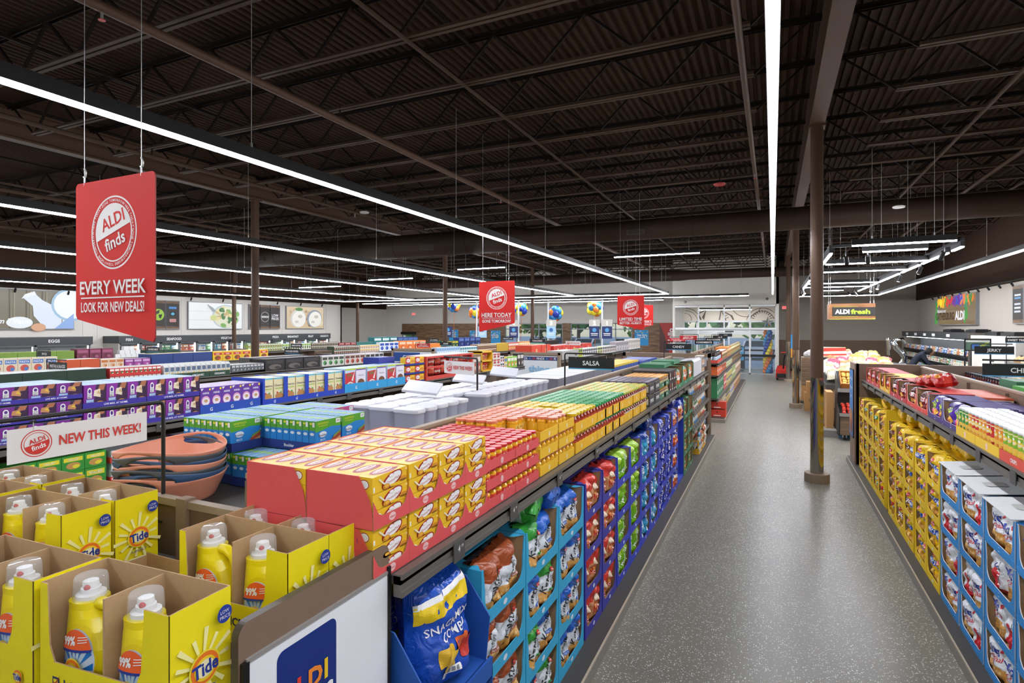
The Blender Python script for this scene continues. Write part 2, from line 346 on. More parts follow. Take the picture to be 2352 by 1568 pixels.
b = MB(); b.box(-2.15, -1.75, 30.9, 31.3, 0, .85, C('#9a9c9c', .4, metal=.5)); b.box(-2.17, -1.73, 30.88, 31.32, .85, .88, BLK2); tag(b.build('litter_bin'), 'grey steel bin standing behind the inner entrance glass', 'bin')
for k, (x, z) in enumerate(((-4.1, 3.62), (-.25, 3.7))):
    b = MB(); b.tube([(x, 30.3, z), (x, 30.27, z)], .06, BLK2, 14); b.tube([(x, 30.27, z), (x, 30.262, z)], .025, ALU, 10); tag(b.build('door_speaker'), ['small round black speaker over the left end of the entrance', 'small round black speaker over the entrance, balloon column end'][k].replace('left end', 'red mural end'), 'speaker')
# ---------------------------------------------------------------- roof steel
for n, x in enumerate((.6, -11.1, -22.3)):
    b = MB(); b.box(x-.1, x+.1, -12, 33.4, 5.31, 5.34, BROWNPAINT); b.box(x-.1, x+.1, -12, 33.4, 5.78, 5.81, BROWNPAINT); b.box(x-.012, x+.012, -12, 33.4, 5.34, 5.78, BROWNPAINT); b.box(x-.1, x+.1, -12, 33.4, 5.81, 5.87, STEEL)
    b.build('ceiling_beam')['kind'] = 'structure'
def joist(x0, x1):
    b = MB(); zt, zb = 5.8, 5.26
    for dy in (-.035, .035):
        b.box(x0, x1, dy-.025, dy+.025, zt-.012, zt, STEEL); b.box(x0, x1, dy*.75-.004, dy*.75+.004, zt-.05, zt, STEEL)
        b.box(x0+.7, x1-.7, dy-.022, dy+.022, zb-.01, zb, STEEL2); b.box(x0+.7, x1-.7, dy*.6-.004, dy*.6+.004, zb, zb+.04, STEEL2)
    n = max(2, round((x1-x0-1.4)/1.15)); st = (x1-x0-1.4)/n; X = x0+.7
    b.beam((x0+.1, 0, zt-.02), (X, 0, zb), .022, .022, STEEL); b.beam((x1-.1, 0, zt-.02), (x1-.7, 0, zb), .022, .022, STEEL)
    for k in range(n):
        b.beam((X+k*st, 0, zb), (X+(k+.5)*st, 0, zt-.02), .028, .028, STEEL); b.beam((X+(k+.5)*st, 0, zt-.02), (X+(k+1)*st, 0, zb), .028, .028, STEEL)
    return b
bays = [(-22.2, -11.2, 'far wall bay'), (-11.0, .5, 'middle bay'), (.7, 6.36, 'produce corner bay')]
for x0, x1, nm in bays:
    pr = Proto(joist(x0, x1).build('roof_joist'), 'joist', 'open web roof joists of the '+nm)
    for i in range(27):
        y = 1.26+1.19*i
        if x0 < -20 and y < 7 or y > 33: continue
        pr.at((0, y, 0), 0, 'dark brown roof joist, %s from the near end of the %s' % (nth(i), nm))
for k, x in enumerate((-17, -14.2, -8.3, -3.4, 2.6, 4.6)):
    b = MB(); b.beam((x, 0, 5.235), (x, 30.2, 5.235), .03, .03, STEEL2); b.beam((x+.05, 0, 5.74), (x+.05, 30.2, 5.74), .03, .03, STEEL)
    for i in range(0, 24, 2): b.beam((x, 1.26+1.19*i, 5.27), (x, 2.45+1.19*i, 5.74), .02, .02, STEEL)
    tag(b.build('joist_bridging'), 'thin brown bridging rods under the roof deck, %s line from the produce wall' % nth(5-k), 'bracing', 'bridging lines under the roof deck')
for k, (x, z, r) in enumerate(((-5.33, 5.1, .05), (-.29, 5.08, .035), (-9.3, 5.12, .035), (-14.2, 5.1, .04), (-19.5, 5.12, .05), (3.6, 5.1, .03))):
    b = MB(); b.tube([(x, -4, z), (x, 30.2, z)], r, BROWNPAINT if k < 2 else STEEL2, 10)
    for y in range(2, 33, 4):
        b.tube([(x, y, z), (x, y, 5.3)], .012, STEEL, 6)
        if y % 8 == 2: b.tube([(x, y+1, z), (x, y+1, z-.11)], .012, ALU, 6); b.tube([(x, y+1, z-.11), (x, y+1, z-.115)], .03, C('#b03a30'), 8)
    tag(b.build('sprinkler_pipe'), ['thick brown sprinkler pipe running over the nearest long aisle light', 'slim brown pipe running beside the light over the main aisle', 'slim pipe over the boxed meal aisle', 'dark pipe over the canned food rows', 'thick pipe close to the freezer wall', 'slim pipe over the produce corner'][k].replace('nearest ', ''), 'pipe')
def duct(name, segs, y, z, label, grilles):
    o = tag(emp(name, (0, 0, 0)), label, 'duct'); b = MB()
    for (x0, r0), (x1, r1) in zip(segs, segs[1:]):
        b.tube([(x0, y, z), (x1, y, z)], [r0, r1], BROWNPAINT if 0 else C('#37281e', .55, spec=.25), 24)
    x = segs[0][0]
    while x < segs[-1][0]:
        r = next((r0 for (x0, r0), (x1, r1) in zip(segs, segs[1:]) if x0 <= x < x1), .25)+.006
        b.tube([(x, y, z), (x+.02, y, z)], r, C('#2d2018', .55, spec=.25), 24); x += 1.2
    b.build('duct_body', o)
    for gx, r in grilles:
        g = MB(); g.box(gx-.22, gx+.22, y-r*.98-.02, y-r*.8, z-r*.55, z-r*.1, C('#4a3b32'))
        for k in range(5): g.box(gx-.19, gx+.19, y-r*.98-.026, y-r*.95, z-r*.5+k*.035, z-r*.5+k*.035+.012, BLK2)
        g.build('air_grille', o)
    for gx in range(-22, 6, 4):
        if segs[0][0] < gx < segs[-1][0]:
            g = MB(); g.tube([(gx, y, z+.2), (gx, y, 5.3)], .008, STEEL, 6); g.build('hanger', o)
duct('air_duct', [(-23.3, .34), (-6.4, .34), (-5.9, .25), (6.3, .25)], 13.9, 4.69, 'large round brown air duct crossing the whole store', [(-15.5, .34), (-12.5, .34), (-8.9, .34), (-3.0, .25), (4.8, .25)])
duct('air_duct', [(-23.3, .26), (-4.0, .26), (-3.5, .22), (3.2, .22)], 27.8, 4.78, 'slimmer round brown duct near the entrance wall', [(-17, .26), (-13, .26), (-8.7, .26), (-4.6, .26)])
# ---------------------------------------------------------------- columns
def column(y, x, mirror, label):
    o = tag(emp('support_column', (x, y, 0)), label, 'column', 'round steel columns')
    b = MB(); b.tube([(0, 0, 0), (0, 0, 5.31)], .0875, BROWNPAINT, 24); b.box(-.11, .11, -.11, .11, 5.28, 5.31, BROWNPAINT); b.build('shaft', o)
    if mirror: MB().tube([(0, 0, .13), (0, 0, mirror)], .0905, CHROME, 32, False).build('steel_sleeve', o)
    MB().lathe([(.17, 0), (.17, .12), (.165, .13), (.09, .13)], C('#9c8c7a', .7), 28, smooth=False).build('base_pad', o)
for i, (y, mz) in enumerate(((9.61, 1.55), (18.15, 1.66), (26.6, 1.7))): column(y, .6, mz, 'brown round column with polished lower sleeve beside the main aisle, %s from the camera' % nth(i))
for i, y in enumerate((9.61, 18.15, 26.6)): column(y, -11.1, 0, 'plain dark brown column rising between the grocery rows, %s from the near end' % nth(i))
for i, y in enumerate((18.15, 26.6)): column(y, -22.3, 1.6 if i == 0 else 0, ['brown column standing in front of the freezer doors', 'brown column beside the blank white corner wall'][i])
# ---------------------------------------------------------------- linear lights
DIFF = C('#f4f7ff', .5, emit=LAMP, kind='lamp_diffuser')
def strip(p0, p1, label, group='linear lights', hangers=True, heads=()):
    o = tag(emp('linear_light', p0), label, 'light', group); d = Vector(p1)-Vector(p0); L = d.length
    a = math.atan2(d.y, d.x); o.rotation_euler = (0, 0, a)
    b = MB(); b.box(0, L, -.032, .032, 0, .095, BLACK, {'-z': None}); b.build('housing', o)
    b = MB(); b.box(.01, L-.01, -.022, .022, -.02, .004, DIFF); b.build('diffuser', o)
    if hangers:
        n = max(2, int(L/3.2)+1)
        for k in range(n):
            x = .3+(L-.6)*k/(n-1); b = MB(); b.tube([(x, 0, .09), (x, 0, 5.3-p0[2])], .0035, ALU, 5); b.tube([(x, 0, .09), (x, 0, .14)], .01, ALU, 6); b.build('hanging_wire', o)
    return o
ZL = 3.7
for x, y1, nm in ((0, 26.0, 'over the main speckled aisle'), (-3.95, 23.85, 'over the aisle between cereal and special buys'), (-7.95, 23.85, 'over the canned food aisle'), (-12.05, 23.85, 'over the packaged dinners aisle'), (-16.4, 23.85, 'over the snack cake aisle'), (-20.9, 23.85, 'along the freezer wall')):
    strip((x, -7, ZL), (x, y1, ZL), 'long white linear light hanging '+nm)
strip((-20.9, 23.93, ZL), (-3.9, 23.93, ZL), 'long crosswise linear light joining the aisle lights at the checkouts')
strip((-22, 26.7, ZL), (-.95, 26.7, ZL), 'middle crosswise linear light over the checkout lanes'); strip((-22, 29.1, ZL), (-5, 29.1, ZL), 'crosswise linear light close to the front windows')
strip((-3.6, 31.9, 3.25), (-1.0, 31.9, 3.25), 'linear light under the vestibule ceiling behind the entrance glass', hangers=False)
strip((4.1, -5, ZL), (4.1, 28.5, ZL), 'long linear light running along the produce wall'); strip((.85, 28.55, ZL), (4.1, 28.55, ZL), 'short crosswise light at the end of the produce corner')
for i, (x0, x1, y, z) in enumerate(((-9.6, -7.85, 16.5, 4.25), (-13.9, -11.9, 17.2, 4.1), (-17.8, -15.6, 17.6, 3.95), (-4.4, -1.9, 17.0, 4.45))): strip((x0, y, z), (x1, y, z), ['short crosswise light hung high above the soups aisle', 'short crosswise light hung above the coffee rows', 'short crosswise light closest to the freezers', 'short crosswise light hung high behind the big duct'][i])
for i, (x0, x1, y) in enumerate(((1.22, 2.68, 11.2), (1.5, 2.5, 12.2), (1.05, 2.93, 14.3), (1.05, 2.93, 16.3), (1.0, 2.93, 20.4), (1.0, 2.93, 22.3), (1.6, 2.4, 24.4))): strip((x0, y, ZL), (x1, y, ZL), 'crosswise bar of the produce light grid, %s from the near end' % nth(i), 'light bars of the produce grid')
for i, (x, y0, y1) in enumerate(((1.0, 12.2, 14.3), (1.0, 18.9, 22.9), (2.97, 12.1, 12.7), (2.97, 13.0, 15.0), (2.97, 15.2, 17.2), (2.97, 17.4, 20.6), (2.97, 20.8, 25.2))): strip((x, y0, ZL), (x, y1, ZL), 'lengthwise bar of the produce light grid, %s in the run' % nth(i), 'light bars of the produce grid')
b = MB(); b.box(1.0, 2.95, 12.17, 12.23, ZL+.1, ZL+.15, BLACK); b.box(2.94, 3.0, 12.1, 25, ZL+.1, ZL+.15, BLACK); b.box(.97, 1.03, 12.2, 24.5, ZL+.1, ZL+.15, BLACK); b.box(1.0, 2.95, 24.87, 24.93, ZL+.1, ZL+.15, BLACK); tag(b.build('lighting_track'), 'black rectangular lighting track hung over the produce corner', 'track')
def spot(x, y, tx, ty, label, power=60, z=ZL):
    o = tag(emp('track_spotlight', (x, y, z)), label, 'spotlight', 'track spotlights'); d = Vector((tx-x, ty-y, 1.0-z)).normalized()
    b = MB(); b.tube([(0, 0, .105), (0, 0, -.06)], .012, BLACK, 6); b.tube([(0, 0, -.06), tuple(Vector((0, 0, -.06))+d*.17)], .04, BLACK, 12); b.build('lamp_head', o)
    b = MB(); q = Vector((0, 0, -.06))+d*.171; b.tube([tuple(q), tuple(q+d*.002)], .034, C('#fff3de', .5, emit=30), 12); b.build('lens', o)
    ld = bpy.data.lights.new('spot_beam', 'SPOT'); ld.energy = power; ld.spot_size = math.radians(50); ld.spot_blend = .5; ld.color = (1, .93, .8); ld.shadow_soft_size = .04
    lo = bpy.data.objects.new('spot_beam', ld); COL.objects.link(lo); lo.parent = o; lo.location = q+d*.01; lo.rotation_euler = d.to_track_quat('-Z', 'Y').to_euler()
for i, (x, y, tx, ty) in enumerate(((1.25, 12.3, 1.8, 14.2), (1.6, 12.3, 2.0, 14.6), (2.75, 12.3, 2.2, 14.8), (2.97, 15.1, 2.2, 16.5), (2.97, 17.3, 2.2, 18), (2.97, 20.7, 2.3, 19.5), (2.97, 22, 2.4, 21), (1.0, 22.9, 1.8, 20.5), (1.0, 23.5, 1.4, 22), (2.6, 24.9, 3.6, 22), (2.8, 24.9, 4.6, 24))): spot(x, y, tx, ty, 'small black track spotlight aimed at the produce, %s along the grid' % nth(i))
# ================================================================ shelving
RAIL = C('#6f6a64', .4, metal=.3, grain=(40, .04)); PLINTH = C('#807a72', .5, grain=(30, .04)); TRIMTAN = C('#b7a893', .5); DECK = C('#3f3a36', .6); BACKP = C('#2a2623', .7)
TAGM = C('#4d4b49', .5); TAGW = C('#e9e9e6', .5)
def rail(b, x, s, y0, y1, z):
    b.box(min(x, x-s*.03), max(x, x-s*.03), y0, y1, z-.075, z+.006, RAIL); b.box(min(x, x+s*.008), max(x, x+s*.008), y0, y1, z-.012, z+.008, RAIL); b.box(min(x, x+s*.008), max(x, x+s*.008), y0, y1, z-.075, z-.055, RAIL)
def gondola(xc, xr, xl, y0, y1, z, label, sides, tops=1.68, ends=(1, 1), plinth=.13, lower=()):
    """double-sided shelf run; sides: +1 aisle face, -1 the other"""
    o = tag(emp('shelf_run', (xc, (y0+y1)/2, 0)), label, 'shelving'); cy_ = (y0+y1)/2
    def L(b, nm):
        b.v = [(a-xc, c-cy_, d) for a, c, d in b.v]; return b.build(nm, o)
    b = MB(); b.box(xl-plinth, xr+plinth, y0, y1, 0, .085, PLINTH); b.box(xl-plinth, xr+plinth, y0, y1, .085, .097, TRIMTAN); b.box(xl-plinth+.012, xr+plinth-.012, y0+.01, y1-.01, .097, .1, DECK); L(b, 'base_plinth')
    b = MB(); b.box(xc-.02, xc+.02, y0, y1, .1, tops, TAUPE, {'-x': BACKP if 0 else TAUPE}); L(b, 'spine_panel')
    b = MB(); b.box(xc-.024, xc+.024, y0, y1, tops, tops+.02, C('#a08c78', .5))
    y = y0+.05
    while y < y1:
        b.box(xc+.02, xc+.05, y-.03, y+.03, .1, tops-.02, TAUPE); b.box(xc-.05, xc-.02, y-.03, y+.03, .1, tops-.02, TAUPE); y += 1.22
    L(b, 'uprights')
    for s, x in ((1, xr), (-1, xl)):
        if s not in sides: continue
        for zz in (z,)+tuple(lower):
            b = MB(); b.box(min(xc, x), max(xc, x), y0, y1, zz-.03, zz, DECK); L(b, 'shelf_board')
            b = MB(); rail(b, x, s, y0, y1, zz); L(b, 'shelf_rail')
            y = y0+.35; k = 0
            while y < y1-.1 and (zz == z) and xl > -7:
                b = MB(); b.box(min(x+s*.009, x+s*.014), max(x+s*.009, x+s*.014), y, y+.09, zz-.085, zz-.005, TAGM)
                if k < 5 and s == 1:
                    b.plane((x+s*.014, y, zz-.085), (0, 1, 0), (0, 0, 1)); b.txt('4', .04, .05, .026, TAGW); b.txt('.99', .065, .056, .012, TAGW)
                L(b, 'price_tag'); y += .55+.13*(k % 3); k += 1
    return o
G1 = gondola(-1.95, -1.2, -3.2, 1.66, 12.3, 1.415, 'long brown shelf run beside the main aisle holding chips, jars and special buys', (1, -1))
def run_right():
    o = tag(emp('shelf_run', (2.1, 7, 0)), 'brown shelf run of chips and canisters across the main aisle', 'shelving')
    def L(b, nm): b.v = [(a-2.1, c-7, d) for a, c, d in b.v]; return b.build(nm, o)
    b = MB(); b.box(1.15, 3.05, 2.6, 11.3, 0, .085, PLINTH); b.box(1.15, 3.05, 2.6, 11.3, .085, .097, TRIMTAN); b.box(1.16, 3.04, 2.61, 11.29, .097, .1, DECK); L(b, 'base_plinth')
    b = MB(); b.box(2.08, 2.12, 2.6, 10.7, .1, 1.68, TAUPE); b.box(2.07, 2.13, 2.6, 10.7, 1.68, 1.7, C('#a08c78', .5)); L(b, 'spine_panel')
    for k in range(6): b = MB(); b.box(2.05, 2.15, 3.4+1.2*k, 3.46+1.2*k, .1, 1.66, TAUPE); L(b, 'upright')
    for s, x in ((-1, 1.3), (1, 2.9)):
        b = MB(); b.box(min(2.1, x), max(2.1, x), 2.6, 10.6, 1.43, 1.46, DECK); L(b, 'shelf_board'); b = MB(); rail(b, x, s, 2.6, 10.6, 1.46); L(b, 'shelf_rail')
    for k in range(11):
        b = MB(); b.box(1.286, 1.291, 3.6+.63*k, 3.69+.63*k, 1.375, 1.455, TAGM); L(b, 'price_tag')
    b = MB(); b.box(1.22, 2.9, 10.6, 10.66, .1, 1.72, TAUPE); b.box(1.2, 1.26, 10.6, 11.2, .1, 1.72, TAUPE); L(b, 'end_panel')
    b = MB(); b.box(1.185, 1.2, 10.68, 11.14, .5, 1.62, BLK2); b.plane((1.185, 11.12, .52), (0, -1, 0), (0, 0, 1)); b.rect(0, 0, .42, 1.08, C('#2f7fc4', .4)); b.txt('Stock up', .21, .95, .06, WPAINT, maxw=.36); b.txt('for game', .21, .8, .06, WPAINT, maxw=.36); b.txt('day', .21, .66, .06, WPAINT); b.ell(.21, .25, .16, .2, C('#c97f3d')); b.ell(.24, .15, .12, .12, C('#8f4e25')); L(b, 'poster')
run_right()
def end_wall():
    o = tag(emp('end_wall_board', (-2, 12.34, 0)), 'brown framed end board closing the far end of the chip and salsa run', 'end panel')
    b = MB(); b.box(-1.2, .84, -.03, .03, .1, 1.62, TAUPE); b.box(.78, .84, -.06, .04, .1, 1.76, C('#8f7863', .5)); b.box(-.98, -.92, -.06, .04, .1, 1.76, C('#8f7863', .5)); b.box(-.98, .84, -.06, .04, 1.68, 1.76, C('#8f7863', .5)); b.build('frame', o)
    b = MB(); b.box(-.9, .76, -.034, -.03, 1.5, 1.66, C('#c8cbd0', .4)); b.build('header_strip', o)
end_wall()
# ================================================================ printed bags
def bag(name, wd, ht, th, mat_, seed, deco=None, floppy=0, nx=14, nz=20):
    """pillow bag, front at -y, bottom seal at z=0"""
    rr = random.Random(seed); of = Vector((rr.random()*50, rr.random()*50, rr.random()*50))
    def dep(u, v):                          # u,v in -1..1
        a = max(0, 1-abs(u)**4)**.5*max(0, 1-abs(v)**6)**.5
        n = noise.noise(Vector((u*1.7, v*2.3, 0))+of)*.34+noise.noise(Vector((u*4.5, v*4, 3))+of)*.2
        pl = math.sin(u*9+of.x)*.06*max(0, abs(v)-.45)
        return th*.5*a*(1+n)+th*pl
    def X(u, v): return wd/2*u*(1-.06*(1-v*v)*1)+wd*.02*noise.noise(Vector((v*3, 7, 1))+of)
    def Zz(u, v): return ht/2*(v+1)+ht*.012*noise.noise(Vector((u*3, v*2, 9))+of)
    def Yf(u, v):
        top = max(0, v-.45); return -dep(u, v)+floppy*top*top*ht*.9
    b = MB(); fr, bk = [], []
    for j in range(nz+1):
        v = -1+2*j/nz
        for i in range(nx+1):
            u = -1+2*i/nx; fr.append((X(u, v), Yf(u, v), Zz(u, v))); bk.append((X(u, v), dep(u, v)*.9+Yf(u, v)+dep(u, v), Zz(u, v)))
    q = [(j*(nx+1)+i, j*(nx+1)+i+1, (j+1)*(nx+1)+i+1, (j+1)*(nx+1)+i) for j in range(nz) for i in range(nx)]
    b.mesh(fr, q, mat_, True); b.mesh(bk, [f[::-1] for f in q], mat_, True)
    if deco:
        def mp(x, y, e):
            u = max(-.98, min(.98, x/(wd/2))); v = max(-.97, min(.97, 2*y/ht-1)); return (X(u, v), Yf(u, v)-.0018-e, Zz(u, v))
        b.map = mp; b.e = 0; b.step = .0005; b.cut = max(.011, wd*.05); deco(b, wd, ht)
    return b
INK = C('#2c2a2c', .4); WHT = C('#f4f4f2', .45); UBLUE = C('#2b3f9c', .4); URED = C('#c8202c', .4); SEAL = C('#c7c8c9', .3, metal=.5); GOLD = C('#d8a648', .5)
def d_kettle(colr):
    def d(b, w, h):
        b.txt('Kettle', -.01, h*.57, .05, INK, rot=1.0, bold=1, w=h*.56); b.txt('CHIPS', w*.16, h*.52, .015, INK, rot=1.0); b.rr(w*.02, h*.33, w*.36, h*.4, .006, C(colr, .4)); b.txt('SEA SALT', w*.19, h*.365, .011, WHT, maxw=w*.3)
        b.ell(w*.22, h*.74, .022, .013, C('#d7372f', .4)); b.txt('Clancys', w*.22, h*.74, .009, WHT, maxw=.036)
    return d
def d_utz(b, w, h):
    b.txt('Utz', -w*.05, h*.7, .058, UBLUE, rot=.15, bold=2); b.txt('Original', w*.02, h*.52, .03, URED, rot=.2, shear=.25); b.ell(w*.3, h*.8, .013, .013, URED); b.txt('POTATO CHIPS', 0, h*.43, .009, UBLUE, rot=.15)
def d_utzred(b, w, h):
    b.rect(-w*.12, h*.12, w*.2, h*.62, URED); b.ell(.04, h*.64, .035, .028, WHT); b.txt('Utz', .04, h*.64, .03, UBLUE, bold=3); b.txt('RIPPLES', .04, h*.4, .022, WHT, rot=PI/2, maxw=.1)
def d_yellow(word, colr):
    def d(b, w, h):
        b.rr(-w*.42, h*.5, w*.42, h*.68, .01, C(colr, .4)); b.txt(word, 0, h*.595, .034, WHT, maxw=w*.74, bold=3); b.ell(0, h*.8, .035, .02, C('#d7372f', .4)); b.txt('Clancys', 0, h*.8, .013, WHT, maxw=.06)
        b.ell(-.02, h*.27, .055, .04, C('#dba63b')); b.ell(.04, h*.22, .045, .035, C('#c98a2c')); b.ell(.0, h*.2, .04, .03, C('#e3b75a'))
    return d
def d_word(word, sub, col1, rot=1.15, sz=.042):
    c1 = C(col1, .4)
    def d(b, w, h):
        b.txt(word, -w*.1, h*.56, sz, c1, rot=rot, bold=3, maxw=h*.62); b.txt(sub, w*.2, h*.5, sz*.6, c1, rot=rot, bold=2, maxw=h*.45)
    return d
def d_tort(b, w, h):
    b.rr(-w*.32, h*.3, w*.36, h*.5, .008, C('#c8372c', .4)); b.txt('TORTILLA', 0, h*.43, .022, C('#f3c53a'), maxw=w*.6); b.txt('CHIPS', 0, h*.35, .02, WHT, maxw=w*.4); b.ell(0, h*.62, .035, .022, C('#efd9bd'))
def d_bread(b, w, h): b.rr(-w*.28, h*.35, w*.3, h*.66, .01, C('#3f7a4c', .4)); b.txt('Rolls', 0, h*.5, .03, WHT, maxw=w*.45)
def d_jerk(b, w, h): b.ell(0, h*.6, w*.3, h*.12, WHT); b.txt('POPS', 0, h*.6, .03, URED, maxw=w*.5, bold=3); b.ell(0, h*.25, w*.28, h*.12, C('#d98b2b'))
def d_takis(b, w, h): b.txt('TWIRLS', 0, h*.55, .05, C('#b7d334'), rot=.9, bold=4, maxw=h*.6); b.ell(-.02, h*.25, .05, .03, C('#d63a86')); b.ell(.03, h*.3, .05, .03, C('#e6a52f'))
def d_dor(b, w, h): b.rr(-w*.4, h*.5, w*.4, h*.66, .008, C('#c02124')); b.txt('POPPERS', 0, h*.58, .04, WHT, maxw=w*.75, bold=3); b.ell(0, h*.28, w*.3, h*.13, C('#e7a03a'))
def chipmat(n, top, mid, z0, z1, tb=.72, warp=.03, ca='#efd09a', cb='#cf9648'): return ramp_mat(n, [(0, mid), (tb, top)], warp, .28, 9, chips=(z0, z1, ca, cb))
KW = '#dfe4ea'
BAGS = {}
def mkbag(key, name, matn, wd, ht, th, deco, n=2, cat='chip bag', seed=0, floppy=.12):
    BAGS[key] = [Proto(bag(name, wd, ht, th, matn, seed*7+i+3, deco, floppy if i % 2 == 0 else floppy*1.8).build(name), cat) for i in range(n)]
mkbag('ketbbq', 'potato_chip_bag', chipmat('film_kettle_brown', '#a04a22', KW, .02, .36, .68), .25, .268, .17, d_kettle('#a04a22'), seed=1)
mkbag('ketblue', 'potato_chip_bag', chipmat('film_kettle_blue', '#1f62c4', KW, .02, .36, .7), .25, .268, .17, d_kettle('#1f62c4'), seed=2)
mkbag('ketgreen', 'potato_chip_bag', chipmat('film_kettle_green', '#3aa23c', KW, .02, .36, .7), .25, .268, .17, d_kettle('#3aa23c'), seed=3)
mkbag('tort', 'tortilla_chip_bag', ramp_mat('film_tortilla', [(0, '#d79b6b'), (.62, '#dd3f35')], .04, .25, 9, chips=(-.1, .6, '#efc39c', '#cd8a58')), .238, .268, .17, d_tort, seed=4)
mkbag('lime', 'tortilla_chip_bag', ramp_mat('film_lime', [(0, '#8bc41e'), (.2, '#76b81a'), (.8, '#a8d33f')], .06, .25, 9, chips=(.3, .42, '#c9e27a', '#5ea017')), .238, .268, .17, d_word('HINT OF', 'LIME', '#eef6df'), seed=5)
mkbag('sky', 'tortilla_chip_bag', ramp_mat('film_sky', [(0, '#c9ab84'), (.18, '#34a4cf'), (.7, '#2a7fc0'), (.85, '#1d3f95')], .06, .25, 9), .238, .268, .17, d_word('RANCH', 'STYLE', '#eef4fb'), seed=6)
mkbag('navy', 'tortilla_chip_bag', ramp_mat('film_navy', [(0, '#2338a8'), (.1, '#1b2f9e'), (.8, '#2b47bd')], .05, .25, 9, chips=(.02, .12, '#d8b98a', '#8d6a45')), .238, .268, .17, d_word('DIPPERS', 'BIG', '#eef4fb'), seed=7)
mkbag('orange', 'tortilla_chip_bag', ramp_mat('film_orange', [(0, '#e9e2da'), (.1, '#dd6a33'), (.66, '#f0ece6'), (.8, '#23359a')], .08, .25, 9), .238, .268, .17, d_tort, seed=8)
mkbag('bread', 'roll_bag', ramp_mat('film_rolls', [(0, '#d9b98a'), (.8, '#2f6e45')], .05, .25, 8, chips=(.0, .75, '#e6cfa3', '#bf9560')), .24, .265, .13, d_bread, seed=9, cat='bread bag')
mkbag('utz', 'potato_chip_bag', chipmat('film_white_chip', '#eceef2', '#eef0f4', .02, .42, .75), .25, .266, .175, d_utz, seed=10)
mkbag('utzred', 'potato_chip_bag', ramp_mat('film_white_red', [(0, '#c3262e'), (.3, '#e9ebef')], .12, .25, 6), .25, .266, .175, d_utzred, seed=11)
for k, (wd_, cl) in enumerate((('WAVY', '#1f4fa8'), ('NACHO', '#6b2a1c'), ('SALSA', '#c8322b'), ('RANCH', '#2f8a46'), ('BBQ', '#7a2f1d'))): mkbag('y%d' % k, 'potato_chip_bag', ramp_mat('film_yellow_%d' % k, [(0, '#eebd12'), (.5, '#f2c81e')], .03, .25, 8), .232, .266, .165, d_yellow(wd_, cl), seed=12+k)
mkbag('pop', 'snack_bag', ramp_mat('film_red_snack', [(0, '#b3201f'), (.45, '#c73a2c'), (.8, '#8f1a1c')], .06, .25, 7), .2, .2, .11, d_jerk, seed=20)
mkbag('pop2', 'snack_bag', ramp_mat('film_maroon_snack', [(0, '#6a1c1d'), (.2, '#7c2223'), (.7, '#4f1417')], .06, .25, 7), .2, .2, .11, d_dor, seed=21)
mkbag('takis', 'snack_bag', ramp_mat('film_purple_snack', [(0, '#4a2a8c'), (.35, '#5b34a6'), (.8, '#3a1f74')], .06, .25, 7), .235, .205, .11, d_takis, seed=22)
def put_bag(key, loc, rz, label, group, k=0): return BAGS[key][k % len(BAGS[key])].at(loc, rz, label, group)
